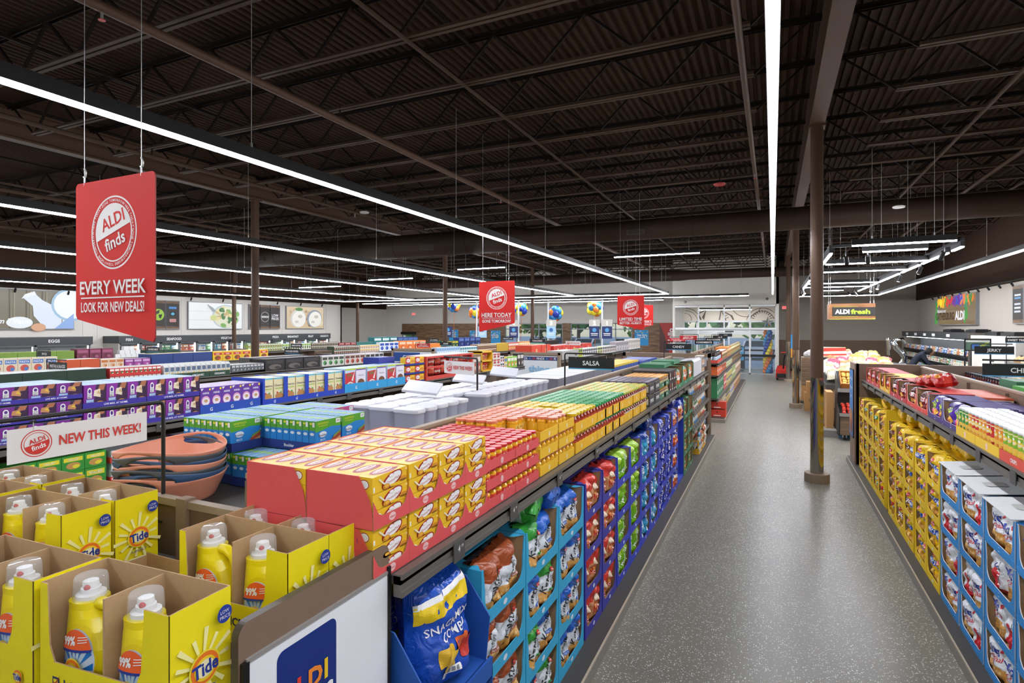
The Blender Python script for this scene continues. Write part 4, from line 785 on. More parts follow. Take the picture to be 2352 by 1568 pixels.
def table():
    o = tag(emp('display_table', (-2.36, 1.1, 0)), 'grey topped display table under the yellow detergent cases', 'table')
    b = MB(); b.box(-1.1, 1.085, -.6, .52, ZT-.05, ZT, DECK); b.build('table_top', o); b = MB(); b.box(-1.1, 1.085, -.62, -.6, ZT-.09, ZT+.004, RAIL); b.build('front_rail', o)
    b = MB(); b.box(-1.08, 1.07, -.55, .5, 0, ZT-.05, C('#3a3530')); b.build('cabinet_base', o)
table()
def back_frame():
    o = tag(emp('back_frame', (-2.1, 1.64, 0)), 'taupe framed back board between the detergent table and the boxed dinners', 'panel'); L = lambda b, nm: b.build(nm, o)
    b = MB(); b.box(-.9, .78, 0, .02, ZT, 1.52, C('#6a5646', .55)); L(b, 'board'); b = MB(); b.box(-.9, .78, -.012, .03, 1.52, 1.55, C('#93806c', .5)); L(b, 'top_trim')
    for x in (-.86, -.25, .25, .72): b = MB(); b.box(x, x+.06, -.02, .03, ZT, 1.56, C('#8a7461', .5)); L(b, 'post')
back_frame()
YC = C('#f2e019', .42, kind='card', grain=(20, .03)); DBLUE = C('#223a94', .4); ORG = C('#ef7a25', .4)
def tide_mark(b, cx, cy, r, simply=True, rays=True):
    if rays:
        for k in range(14):
            a = 2*PI*k/14+.1; q = r*(2.3 if k % 2 else 1.9); ww = .1
            b.pg([(cx+r*.9*math.cos(a-ww), cy+r*.9*math.sin(a-ww)), (cx+q*math.cos(a-ww*.7), cy+q*math.sin(a-ww*.7)), (cx+q*math.cos(a+ww*.7), cy+q*math.sin(a+ww*.7)), (cx+r*.9*math.cos(a+ww), cy+r*.9*math.sin(a+ww))], C('#f8f0a0', .45))
    b.ell(cx, cy, r*1.06, r*1.02, C('#f6e43a', .4), 28); b.ell(cx, cy, r*.95, r*.92, ORG, 28); b.ell(cx, cy-r*.03, r*.74, r*.7, C('#f4cf2a', .4), 28); b.ell(cx, cy-.02*r, r*.6, r*.52, C('#f8efbf', .4), 24)
    b.txt('Tide', cx, cy+.02*r, r*.78, DBLUE, rot=.08, bold=3, w=r*1.75)
    if simply: b.txt('SIMPLY', cx, cy-r*1.3, r*.26, DBLUE, rot=.06, bold=0, w=r*1.5)
def low(b, cx, cy, r): b.ell(cx, cy, r, r*1.03, DBLUE, 24); b.txt('LOW', cx, cy+r*.3, r*.4, WHT, rot=.05, bold=0, maxw=r*1.2); b.txt('PRICE', cx, cy-r*.3, r*.4, WHT, rot=.05, bold=0, maxw=r*1.6)
def det_case(wd=.49, dp=.172, ht=.322):
    b = MB(); t = .004; x = wd/2; k = kraft()
    b.box(-x, x, 0, dp, 0, t, YC, {'+z': k}); b.box(-x, x, dp-t, dp, t, ht, YC, {'-y': k, '+z': k}); b.box(-x, -x+t, 0, dp-t, t, ht, YC, {'+x': k, '+z': k}); b.box(x-t, x, 0, dp-t, t, ht, YC, {'-x': k, '+z': k})
    b.box(-.003, .003, .004, dp-t, t, ht-.006, k)
    pts = [(-x, 0), (x, 0), (x, ht), (x-.085, ht), (x-.085, ht-.01), (x-.095, .17), (x-.115, .13), (-x+.06, .12), (-x+.04, .16), (-x+.03, ht), (-x, ht)]
    def tri(yy, mm, fl):
        for f in ([(-x, 0), (x, 0), (x, .13), (x-.115, .13), (-x+.06, .12), (-x, .12)], [(x, .13), (x, ht), (x-.085, ht), (x-.085, ht-.01), (x-.095, .17), (x-.115, .13)], [(-x, .12), (-x+.06, .12), (-x+.04, .16), (-x+.03, ht), (-x, ht)]):
            q = [(a, yy, c) for a, c in f]; b.face(q[::-1] if fl else q, mm)
    tri(-.004, YC, 0); tri(0, k, 1)
    for (xa, za), (xb, zb) in zip(pts[2:], pts[3:]): b.face([(xa, -.004, za), (xa, 0, za), (xb, 0, zb), (xb, -.004, zb)], k)
    b.plane((-x, -.004, 0), (1, 0, 0), (0, 0, 1)); b.txt('LOW PRICE', .2, .07, .026, C('#2c3566', .4), bold=3, w=.2); b.rect(.055, .056, .083, .084, C('#2c3566')); b.rect(.06, .061, .078, .079, YC); b.pg([(.06, .072), (.068, .062), (.09, .094), (.068, .07)], C('#c23a2a')); tide_mark(b, .43, .055, .02, False, False)
    b.plane((x, 0, 0), (0, 1, 0), (0, 0, 1)); tide_mark(b, dp*.5, ht*.48, .042); low(b, dp*.82, ht*.82, .022)
    b.txt('ALL IN ONE', dp*.5, ht*.12, .014, WHT, maxw=dp*.8)
    return b.build('detergent_case')
DC = Proto(det_case(), 'case', 'yellow detergent cases')
def bottle():
    o = emp('detergent_bottle'); YB = C('#f2dc17', .28, kind='plastic'); s = 1.03
    P = [(0, 0, .082, .05), (.008, 0, .087, .054), (.09, 0, .09, .056), (.14, -.002, .086, .054), (.18, -.012, .073, .05), (.21, -.024, .058, .046), (.228, -.033, .046, .043), (.245, -.036, .044, .043), (.25, -.036, .03, .03)]
    def at(z):
        for (z0, c0, a0, b0), (z1, c1, a1, b1) in zip(P, P[1:]):
            if z <= z1: q = (z-z0)/(z1-z0); return c0+(c1-c0)*q, a0+(a1-a0)*q, b0+(b1-b0)*q
        return P[-1][1:]
    b = MB(); n = 24; rings = [[((c_+a_*math.copysign(abs(math.cos(2*PI*k/n))**.8, math.cos(2*PI*k/n)))*s, b_*math.copysign(abs(math.sin(2*PI*k/n))**.8, math.sin(2*PI*k/n))*s, z*s) for k in range(n)] for z, c_, a_, b_ in P]
    for r0, r1 in zip(rings, rings[1:]): b.mesh(r0+r1, [(k, (k+1) % n, n+(k+1) % n, n+k) for k in range(n)], YB, True)
    b.face(rings[-1], YB); b.face(rings[0][::-1], YB); b.build('bottle_body', o)
    b = MB(); b.tube([(-.005*s, 0, .235*s), (.035*s, 0, .238*s), (.066*s, 0, .222*s), (.08*s, 0, .19*s), (.083*s, 0, .15*s), (.078*s, 0, .11*s)], [.017, .017, .017, .016, .017, .015], YB, 10); b.build('handle', o)
    b = MB()
    def mp(x, y, e):
        y += .02; c_, a_, b_ = at(y/s); u = max(-.97, min(.97, (x/s-c_)/a_)); return (x, -(b_*s*(1-abs(u)**2.4)**.42)-.0012-e, y)
    b.map = mp; b.cut = .012; b.step = .0004
    b.ell(0, .095, .068, .092, C('#e9cf10', .35), 28); b.ell(0, .09, .061, .084, C('#cfe0ee', .35), 28)
    for k in range(12):
        a = 2*PI*k/12; b.pg([(.018*math.cos(a), .072+.024*math.sin(a)), (.058*math.cos(a-.12), .085+.076*math.sin(a-.12)), (.058*math.cos(a+.12), .085+.076*math.sin(a+.12))], C('#1d78c8', .35))
    b.ell(0, .09, .061, .084, C('#f0622a', .35), 20, 0, .42, PI-.25); b.pg([(-.06, .11), (.056, .124), (.056, .13), (-.06, .117)], DBLUE)
    b.txt('99%', -.022, .143, .021, WHT, rot=.15, bold=4, maxw=.05)
    for q in range(3): b.pg([(.012, .142+.007*q), (.04, .147+.006*q), (.04, .149+.006*q), (.012, .144+.007*q)], WHT)
    tide_mark(b, 0, .07, .032, False, False); b.txt('SIMPLY', 0, .03, .008, DBLUE); b.txt('ALL IN ONE', 0, .019, .007, DBLUE, maxw=.06); b.build('front_label', o)
    b = MB(); W = C('#f6f6f4', .35); b.lathe([(.036, .243), (.036, .258), (.024, .26), (.024, .272), (.02, .274), (.018, .29), (0, .29)], W, 16, (-.032, 0, 0)); b.box(-.05, -.02, -.012, .012, .27, .288, W); b.v = [(x*s if 0 else x, y, z*s) for x, y, z in b.v]; b.build('pour_spout', o)
    b = MB(); b.ball((-.024, -.014, .276*s), .009, C('#c4212c', .3)); b.build('spout_button', o)
    b = MB(); CL = C('#eef3f3', .05, alpha=.22, kind='clear_plastic'); b.lathe([(.043, .236), (.043, .245), (.04, .3), (.037, .305), (0, .306)], CL, 20, (-.032, 0, 0)); b.v = [(x, y, z*s) for x, y, z in b.v]; b.build('measuring_cap', o)
    return o
BT = Proto(bottle(), 'detergent bottle', 'yellow detergent bottles')
def tide_row(xc, y, rz, nm, bot=(1, 1)):
    DC.at((xc, y, ZT), rz, 'yellow detergent case, '+nm)
    for j in (0, 1):
        if bot[j]: BT.at((xc-.148+.238*j, y+.075, ZT+.005), rz+R.uniform(-.06, .1), 'yellow detergent bottle, %s cell of the %s' % (('inner', 'outer')[j], nm))
tide_row(-1.542, .868, .05, 'single row beside the poster board'); tide_row(-2.052, .838, .04, 'second single row in front')
tide_row(-2.6, .83, 0, 'third single row in front', (0, 1))
tide_row(-1.575, 1.272, .0, 'row touching the poster board'); tide_row(-1.575, 1.446, 0, 'rear row next to the boxed dinners')
tide_row(-2.59, 1.175, .04, 'middle case, front row'); tide_row(-2.6, 1.37, .02, 'middle case, rear row')
tide_row(-3.13, 1.19, .03, 'inner case, front row'); tide_row(-3.14, 1.38, .03, 'inner case, rear row')
b = MB(); b.box(-.09, .09, -.0, .003, 0, .1, YC); o = None
def lot():
    b = MB(); b.box(0, .0015, 0, .09, 0, .02, C('#efeec8', .6)); b.plane((.0015, 0, 0), (0, 1, 0), (0, 0, 1)); b.txt('LOT 4162B27802', .045, .01, .009, INK, w=.08, bold=1); tag(b.build('lot_sticker', None, (-2.352, 1.41, ZT+.05)), 'white lot number sticker on the rear row of the middle detergent case', 'sticker')
lot()
b = MB(); k = kraft(); b.box(-.22, .22, 0, .2, 0, .006, k); b.box(-.22, .22, 0, .005, 0, .07, k); b.box(-.22, .22, .195, .2, 0, .1, k); b.box(-.22, -.215, 0, .2, 0, .09, k); b.box(.215, .22, 0, .2, 0, .09, k); tag(b.build('cardboard_box', None, (-2.07, 1.26, ZT)), 'low empty kraft box between the detergent cases', 'box')
# ================================================================ special buys on the inner side of the main run
def tub(col):
    b = MB(); m = C(col, .4, kind='soft_plastic'); n = 96; rows = 22; g = []
    for i in range(rows+1):
        t = i/rows; rg = []
        for k in range(n):
            th = 2*PI*k/n; dth = min(abs((th-ha+PI) % (2*PI)-PI) for ha in (0, PI)); H = .12+.036*math.exp(-(dth/.8)**2)
            z = H*t; a = .205+.058*min(1, z/.12); rg.append((a*1.0*math.cos(th), a*.94*math.sin(th), z))
        g.append(rg)
    inside = lambda i, k: (min(abs((2*PI*(k+.5)/n-ha+PI) % (2*PI)-PI) for ha in (0, PI))/.42)**2+((i+.5-16.5)/3.6)**2 < 1
    V = [p for r_ in g for p in r_]; F = []
    for i in range(10, rows):
        for k in range(n):                                  # ease the rim of each hand hole onto an oval
            c4 = [inside(i-1, k-1), inside(i-1, k), inside(i, k-1), inside(i, k)]
            if any(c4) and not all(c4):
                th = 2*PI*k/n; ha = 0 if abs((th+PI) % (2*PI)-PI) < PI/2 else PI; d = (th-ha+PI) % (2*PI)-PI; e = math.hypot(d/.42, (i-16.5)/3.6) or 1
                th2 = ha+d/e; t = (16.5+(i-16.5)/e)/rows; H = .12+.036*math.exp(-(d/e/.8)**2); z = H*t; a = .205+.058*min(1, z/.12); V[i*n+k] = (a*math.cos(th2), a*.94*math.sin(th2), z)
    for i in range(rows):
        for k in range(n):
            th = 2*PI*(k+.5)/n; dth = min(abs((th-ha+PI) % (2*PI)-PI) for ha in (0, PI))
            if inside(i, k): continue
            F.append((i*n+k, i*n+(k+1) % n, (i+1)*n+(k+1) % n, (i+1)*n+k))
    F.append(tuple(range(n-1, -1, -1))); b.mesh(V, F, m, True); o = b.build('laundry_tub'); md = o.modifiers.new('wall', 'SOLIDIFY'); md.thickness = .005; md.offset = 1; return o
TC = [('#e89b7c', 'peach'), ('#55585a', 'charcoal'), ('#3f5a7d', 'navy')]; TP = [Proto(tub(h), 'laundry tub', 'nested flexible laundry tubs') for h, _ in TC]
for i in range(7):
    k = (6-i) % 3; TP[k].at((-2.85+R.uniform(-.006, .006), 1.945+R.uniform(-.005, .005), 1.42+.022*i), 1.9+R.uniform(-.04, .04)+(.25 if i % 2 else 0), '%s flexible laundry tub, %s from the top of the nested stack' % (TC[k][1], nth(6-i)))
def bagbox(pink=False):
    w_, d_, h_ = .205, .046, .168; B1 = C('#2c86cf', .4); G_ = C('#5aa92f' if not pink else '#c84b84', .4); b = MB(); b.box(-w_/2, w_/2, 0, d_, 0, h_, B1)
    b.plane((-w_/2, 0, 0), (1, 0, 0), (0, 0, 1), .0004)
    b.pg([(0, h_*.62), (w_*.3, h_*.66), (w_*.62, h_*.74), (w_, h_*.7), (w_, h_), (0, h_)], G_); b.txt('SANDWICH', w_*.3, h_*.9, .012, C('#e8e23a', .4), maxw=w_*.42); b.txt('STORAGE BAGS', w_*.3, h_*.81, .007, C('#e8e23a', .4), maxw=w_*.42); b.rr(w_*.8, h_*.82, w_*.97, h_*.97, .004, WHT); b.txt('200', w_*.885, h_*.9, .01, C('#3b7d22'))
    b.ell(w_*.28, h_*.52, w_*.15, h_*.1, C('#e8eef3')); b.txt('Boulder', w_*.28, h_*.5, .013, C('#2c3f6e'), maxw=w_*.34, bold=2)
    for q, wd_ in enumerate(('BACK', 'TO', 'SCHOOL')): b.txt(wd_, w_*.28, h_*(.34-.11*q), .011, WHT)
    b.pg([(w_*.62, h_*.04), (w_*.98, h_*.04), (w_*.98, h_*.56), (w_*.7, h_*.42)], C('#cfa66a')); b.pg([(w_*.62, h_*.2), (w_*.98, h_*.36), (w_*.98, h_*.5), (w_*.62, h_*.3)], C('#a5432f')); b.pg([(w_*.66, h_*.34), (w_*.98, h_*.5), (w_*.98, h_*.56), (w_*.7, h_*.42)], C('#6f9a3a'))
    for s_ in (0, 1):
        b.plane((-w_/2 if s_ else w_/2, d_ if s_ else 0, 0), (0, -1 if s_ else 1, 0), (0, 0, 1), .0004); b.rect(0, h_*.68, d_, h_, G_); b.rect(d_*.1, h_*.88, d_*.5, h_*.94, C('#e8e23a')); b.rr(d_*.55, h_*.8, d_*.9, h_*.96, .003, WHT); b.ell(d_*.5, h_*.56, d_*.34, h_*.05, C('#e8eef3'))
    b.plane((-w_/2, 0, h_), (1, 0, 0), (0, 1, 0), .0004); b.rect(0, 0, w_, d_*.18, C('#dfe9ef')); b.rect(w_*.05, d_*.3, w_*.95, d_*.8, C('#7ab2de')); b.rect(w_*.4, d_*.2, w_*.6, d_*.9, C('#9ccf6a'))
    return b.build('storage_bag_box')
BB = Proto(bagbox(), 'box', 'blue and green storage bag boxes'); BP = Proto(bagbox(True), 'box', 'pink storage bag boxes')
TB = Proto(crate('#1d3478', .42, .215, .05, word='Boulder'), 'tray', 'navy trays of storage bag boxes')
def bb_case(xc, yc, z, n, nm, p=BB, rot=False):
    TB.at((xc, yc, z), 0, 'navy tray under the %s' % nm)
    for k in range(n): p.at((xc+.195-.05*k-.0, yc+.107, z+.005), FACE[1], '%s storage bag box, %s in the %s' % ('blue and green' if p is BB else 'pink and blue', nth(k), nm))
ZB = 1.42
for q, (x, y) in enumerate(((-2.975, 2.235), (-2.975, 2.455), (-2.545, 2.44), (-2.545, 2.66), (-2.975, 2.675))): bb_case(x, y, ZB+.175, 8, '%s upper bag case' % nth(q))
bb_case(-2.545, 2.22, ZB, 8, 'low case beside the tubs'); bb_case(-2.4, 2.9, ZB, 8, 'pink case beside the canisters', BP); bb_case(-2.84, 2.9, ZB+.17, 8, 'pink upper case', BP); bb_case(-2.545, 2.44, ZB, 2, 'lower case under the third stack'); bb_case(-2.545, 2.66, ZB, 2, 'lower case under the fourth stack')
for q, (x, y) in enumerate(((-2.975, 2.235), (-2.975, 2.455), (-2.975, 2.675), (-2.84, 2.9))): bb_case(x, y, ZB, 2, '%s lower inner case' % nth(q))
CAN = C('#dfdfee', .08, alpha=.38, kind='clear_plastic'); LID = C('#e6e6ee', .35)
def canister(tilt=None):
    b = MB()
    def rrp(w_, d_, z, r, n=4):
        return [(cx+r*math.cos(a+PI/2*k/n), cy+r*math.sin(a+PI/2*k/n), z) for cx, cy, a in ((w_-r, -d_+r, -PI/2), (w_-r, d_-r, 0), (-w_+r, d_-r, PI/2), (-w_+r, -d_+r, PI)) for k in range(n+1)]
    R0 = [rrp(.088, .046, 0, .02), rrp(.092, .05, .01, .022), rrp(.098, .056, .2, .026), rrp(.1, .058, .215, .028)]; n = len(R0[0])
    for a, c in zip(R0, R0[1:]): b.mesh(a+c, [(k, (k+1) % n, n+(k+1) % n, n+k) for k in range(n)], CAN, True)
    b.face(R0[0][::-1], CAN); o = b.build('storage_canister')
    b = MB(); R0 = [rrp(.103, .061, .205, .03), rrp(.105, .063, .212, .03), rrp(.105, .063, .228, .03), rrp(.098, .056, .233, .028)]
    for a, c in zip(R0, R0[1:]): b.mesh(a+c, [(k, (k+1) % n, n+(k+1) % n, n+k) for k in range(n)], LID, False)
    b.face(R0[-1], LID); b.plane((-.1, -.06, .233), (1, 0, 0), (0, 1, 0)); b.rr(.05, .05, .15, .07, .008, C('#cfcfdb', .4)); b.build('lid', o); return o
CP = Proto(canister(), 'canister', 'clear lidded storage canisters')
for rw in range(3):
    for k in range(16):
        if rw == 0 and k in (5,): continue
        if rw == 2 and k > 12: continue
        CP.at((-2.24-.235*rw, 3.2+.148*k+.03*rw+(.1 if rw == 0 and k > 5 else 0), ZB+.1), R.uniform(-.05, .05), 'clear canister with a pale lid, %s row from the spine, %s along' % (nth(rw), nth(k)))
b = MB(); b.box(-.48, .5, 0, 2.75, 0, .098, C('#8d8a94', .6)); tag(b.build('riser', None, (-2.5, 3.06, ZB)), 'grey riser board under the clear canisters', 'board')
for k, (x, y, rx) in enumerate(((-2.5, 3.75, .35), (-2.55, 4.6, .3), (-2.6, 5.45, .4))):
    b = MB(); b.box(-.14, .14, -.09, .09, 0, .02, LID); b.box(-.12, .12, -.07, .07, -.004, 0, C('#bdbdc9')); tag(b.build('loose_lid', None, (x, y, ZB+.4), (rx, .1, .3)), 'loose pale lid propped across the canisters, %s along' % nth(k), 'lid')
GREYB = C('#77767f', .6, grain=(20, .04))
def gbox(w_, d_, h_, m, nm='stock_carton', flap=True):
    b = MB(); b.box(-w_/2, w_/2, 0, d_, 0, h_, m, {'+z': C('#d9d8d4', .6) if flap else m}); b.plane((-w_/2, 0, h_), (1, 0, 0), (0, 1, 0)); b.rect(w_*.48, 0, w_*.52, d_, C('#b5b3ae')); return b.build(nm)
GB1 = Proto(gbox(.46, .62, .3, GREYB), 'carton', 'large grey cartons past the canisters')
for k in range(5): GB1.at((-2.2, 6.05+.47*k+.2, ZB), FACE[1], 'large grey carton with a pale top, %s past the canisters' % nth(k))
YB2 = MB(); YB2.box(-.09, .09, 0, .12, 0, .13, C('#2f4f9a')); YB2.box(-.091, .091, -.001, .121, .1, .131, C('#e9c52c')); YBP = Proto(YB2.build('small_carton'), 'carton', 'small blue and yellow cartons')
for r_ in range(3):
    for k in range(9): YBP.at((-2.2-.13*r_, 8.6+.19*k, ZB+.17), FACE[1], 'small blue and yellow carton past the grey ones, row %s, %s along' % (nth(r_), nth(k)))
b = MB(); b.box(-.4, .1, -.1, 1.75, 0, .168, C('#2a44a0')); tag(b.build('display_carton', None, (-2.25, 8.6, ZB)), 'low royal blue carton under the small blue and yellow cartons', 'box')
BL = Proto(gbox(.4, .5, .26, C('#27479c', .5), flap=False), 'carton', 'blue cartons on the inner side')
for k in range(4): BL.at((-2.2, 10.55+.42*k, ZB), FACE[1], 'royal blue carton near the end frame, %s along' % nth(k))
# ---------------------------------------------------------------- sign brackets on the runs
def bracket(x, y, z0, z1, word, kind, ang, label, flip=1, gap=.04, L=.5, W=.48, H=.125):
    """black post with an arm; the sign hangs under it. ang: direction of the arm"""
    o = tag(emp('aisle_sign', (x, y, z0), ang), label, 'sign'); h = z1-z0
    b = MB(); b.tube([(0, 0, 0), (0, 0, h-.02), (.006, 0, h-.006), (.02, 0, h), (L, 0, h)], .0085, BLK2, 8); b.box(-.03, .03, -.03, .03, 0, .01, BLK2); b.build('bracket', o)
    z = h-.035-H
    def m(x0, y0, e): return None
    b = MB(); base = {'dark': '#17191b', 'white': '#e6e4e1', 'red': '#c32229'}[kind]; bm = C(base, .45)
    x0 = gap; b.box(x0, x0+W, -.0015, .0015, z, z+H, bm)
    for s in (1, -1):
        b.plane((x0 if s > 0 else x0+W, -.0015*s, z), (s, 0, 0), (0, 0, 1), .0005)
        if kind == 'dark': b.rect(0, 0, W, .012, C('#4f9cc9', .4)); b.txt(word, W/2, H*.52, H*.36, WHT, bold=2, maxw=W*.82)
        elif kind == 'red': b.txt(word[0], W/2, H*.66, H*.26, WHT, bold=2, maxw=W*.8); b.txt(word[1], W/2, H*.3, H*.24, WHT, bold=2, maxw=W*.85)
        else:
            rd = C('#cf3a33', .4); b.ring(W*.18, H*.5, H*.4, H*.4, .93, rd); b.ring(W*.18, H*.5, H*.33, H*.33, .95, rd); b.ell(W*.18, H*.5, H*.31, H*.31, rd, 20, .25, PI, 2*PI); b.txt('ALDI', W*.18, H*.6, H*.14, rd, rot=.25, bold=2); b.txt('finds', W*.19, H*.4, H*.14, WHT, rot=.25, bold=2); b.txt(word, W*.635, H*.5, H*.3, rd, bold=2, w=W*.62)
    b.build('sign_plate', o)
    for xx in (x0+.08, x0+W-.08): b = MB(); b.tube([(xx, 0, h), (xx, 0, z+H-.012)], .0022, ALU, 6); b.tube([(xx-.01, 0, h-.014), (xx+.01, 0, h-.014)], .004, BLK2, 6); b.build('hook', o)
    return o
bracket(-2.5, 1.665, 1.43, 1.965, 'NEW THIS WEEK!', 'white', -PI/2-.0, 'white and red new this week sign hanging over the laundry tubs', gap=.075, L=.6, W=.5)
bracket(-2.34, 4.36, 1.52, 2.03, 'NEW THIS WEEK!', 'white', PI-.35, 'white and red new this week sign hanging over the clear canisters', L=.46, W=.42, H=.115)
bracket(-1.95, 5.54, 1.6, 2.035, 'SALSA', 'dark', 0, 'black salsa sign on a post above the jars'); bracket(-1.95, 11.4, 1.6, 2.02, 'CANDY', 'dark', 0, 'black candy sign near the end frame of the main run')
# ================================================================ run across the main aisle
bx['yellow'] = Proto(chip_box('#efc71c', .44, .4, .272), 'box'); bx['white'] = Proto(chip_box('#2f86c8', .5, .42, .272, '#e6e9ec', lip=.055), 'box')
BY = ['yellow wavy chip', 'yellow nacho chip', 'yellow salsa chip', 'yellow ranch chip', 'yellow barbecue chip']
XR = 1.25
for i, (y0, kk) in enumerate(((10.02, (4, 2)), (9.57, (4, 3)), (9.12, (2, 3)), (8.67, (3, 3)), (8.22, (2, 4)), (7.55, (2, 4)), (7.1, (1, 4)), (6.65, (0, 1)), (6.15, (0, 0)), (5.7, (0, 0)))):
    chip_column(XR, -1, y0, y0+.44, ['y%d' % q for q in kk], bx['yellow'], 'yellow', [BY[q] for q in kk], '%s yellow stack from the far end' % nth(i))
for i, y0 in enumerate((5.17, 4.64, 4.11, 3.58, 3.05)):
    chip_column(XR+(.0 if i else .0), -1, y0, y0+.5, ['utz', 'utz', 'utzred'] if i % 2 == 0 else ['utz', 'utzred', 'utz'], bx['white'], 'blue and white', ['white original chip', 'white and red chip', 'white potato chip'], '%s blue and white stack' % nth(i))
b = MB(); b.box(0, .4, -.03, 0, 0, 1.2, card('#efc71c')); tag(b.build('carton_wall', None, (XR, 8.17, .1)), 'plain yellow carton side standing between the yellow stacks', 'box')
for i, y in enumerate((5.42, 4.9, 4.36)):
    b = MB(); m = card('#e9eaea'); b.mesh([(0, -.24, 0), (0, .24, 0), (.36, .24, .02), (.36, -.24, .02), (0, -.24, .004), (0, .24, .004), (.36, .24, .024), (.36, -.24, .024)], [(3, 2, 1, 0), (4, 5, 6, 7), (0, 1, 5, 4), (1, 2, 6, 5), (2, 3, 7, 6), (3, 0, 4, 7)], m); b.plane((.05, -.1, .012), (0, .2, 0), (.2, 0, .01)); b.rr(.2, .2, .8, .8, .1, C('#c9c8c4')); tag(b.build('box_flap', None, (XR-.02, y, 1.203), (0, -.06, 0)), 'white open lid flap over the %s blue and white stack' % nth(i), 'box lid')
for i, (key, x, y, z, rx, ry, lb) in enumerate((('y4', 1.33, 8.9, 1.26, -1.2, .2, 'yellow chip bag lying on the far yellow stacks'), ('y2', 1.36, 8.45, 1.26, -1.3, -.2, 'yellow salsa chip bag lying over the yellow stacks'), ('y1', 1.34, 7.9, 1.27, -1.4, .1, 'yellow nacho chip bag lying past the plain carton side'), ('y1', 1.36, 7.55, 1.26, -1.45, 0, 'yellow nacho chip bag flat under the shelf'), ('y1', 1.4, 7.15, 1.25, -1.35, .1, 'yellow bag tipped back beside the nacho stack'),
        ('y0', 1.4, 6.7, 1.25, -1.2, .1, 'yellow wavy bag lying on the middle yellow stack'), ('y0', 1.42, 6.4, 1.25, -1.3, 0, 'yellow wavy bag lying beside another above the boxes'), ('y0', 1.42, 6.05, 1.25, -1.4, -.1, 'yellow wavy bag lying on the stack next to the white lids'), ('y0', 1.42, 5.8, 1.25, -1.35, .1, 'yellow wavy bag lying closest to the white lids'))): put_bag(key, (x, y, z), (rx, ry, -PI/2), lb, None, i)
# top shelf: snack boxes then canisters
ZR = 1.462; XT = 1.34
def snack_boxes(col, y0, n, wd, key, nm, ht=.215, edge=None, bn='snack bag'):
    p = Proto(chip_box(col, wd-.01, .36, ht, edge, lip=.045, post=.025), 'box', 'snack boxes on the top shelf')
    for k in range(n):
        y = y0-wd*(k+.5); p.at((XT, y, ZR), FACE[-1], '%s open snack box on the top shelf, %s along' % (nm, nth(k)))
        for j in range(2): put_bag(key, (XT+.068, y-wd*.22+wd*.44*j, ZR+.006), (-.05, 0, FACE[-1]+R.uniform(-.12, .12)), '%s in the %s %s box, %s half' % (bn, nth(k), nm, ('near', 'far')[j]), 'snack bags on the top shelf', j+k)
snack_boxes('#c8363a', 10.4, 3, .4, 'pop', 'red', bn='red snack bag'); snack_boxes('#eab62a', 9.18, 2, .36, 'pop', 'amber', bn='red snack bag'); snack_boxes('#b8343a', 8.44, 2, .48, 'pop2', 'crimson', bn='maroon snack bag'); snack_boxes('#d5423a', 7.46, 2, .46, 'pop2', 'scarlet edged', edge='#eadfc0', bn='maroon snack bag'); snack_boxes('#453474', 6.52, 2, .5, 'takis', 'purple', edge='#e6e2ee', ht=.21, bn='purple twirl snack bag')
b = MB(); b.box(0, .34, -.42, .42, 0, .17, card('#e6dfd0')); b.plane((0, -.42, 0), (1, 0, 0), (0, 0, 1)); b.rect(.03, .03, .1, .14, C('#e2c12f')); b.rect(.12, .03, .24, .1, C('#cf4a3a')); b.rect(.26, .02, .33, .14, C('#e2c12f')); b.box(-.001, .341, -.422, .42, .15, .171, C('#d8653f')); tag(b.build('snack_carton', None, (1.71, 7.2, ZR)), 'cream and orange carton standing behind the scarlet snack boxes', 'carton')
for k in range(3): put_bag('pop', (1.43+.03*k, 7.5-.2*k, ZR+.24+.02*k), (-1.4, .1*k, -PI/2), 'red and silver snack bag lying over the snack boxes, %s along' % nth(k), None, k)
for k in range(3):
    b = MB(); b.box(0, .3, 0, .46, 0, .14, card('#4a3a70')); b.plane((0, 0, .14), (1, 0, 0), (0, 1, 0)); b.rect(.12, 0, .18, .46, C('#7a6ba0')); tag(b.build('snack_carton', None, (1.72, 5.55+.5*k if k else 5.0, ZR+.0)), 'closed dark purple carton behind the canisters, %s along' % nth(k), 'carton')
def can(h1, h2, word, nm):
    b = MB(); r = .037; h = .2; m1, m2 = C(h1, .35), C(h2, .35); b.lathe([(r*.97, 0), (r, .004), (r, h*.12, m1), (r, h*.36, m2), (r, h*.5, C('#e3b84a', .4)), (r, h*.54, m1), (r, h*.86, m1), (r, h*.9, C('#e8d9a0', .4)), (r, h*.96, m1), (r*1.03, h*.965, ALU), (r*1.03, h*.99, ALU), (r*.9, h, WHT), (0, h, WHT)], m1, 16)
    b.map = lambda x, y, e: (math.sin(x/r)*(r*1.006+e), -math.cos(x/r)*(r*1.006+e), y); b.cut = .01; b.step = .0003
    b.ell(0, h*.68, r*.72, h*.09, C('#e9c52f')); b.ell(0, h*.78, r*.3, h*.045, C('#f2efe6')); b.txt(word, 0, h*.66, h*.07, WHT, rot=0, maxw=r*1.1, bold=2); b.ell(r*.2, h*.25, r*.55, h*.11, C('#dfa93a')); b.ell(-r*.3, h*.2, r*.4, h*.08, C('#c98b2b'))
    b.build('can_tube', o := emp('chip_canister')); b = MB(); b.lathe([(r*1.04, 0), (r*1.05, .002), (r*1.05, .009), (r*.98, .011), (0, .0105)], C('#eef0ee', .3), 16); b.build('lid', o, (0, 0, h)); return Proto(o, 'canister', nm)
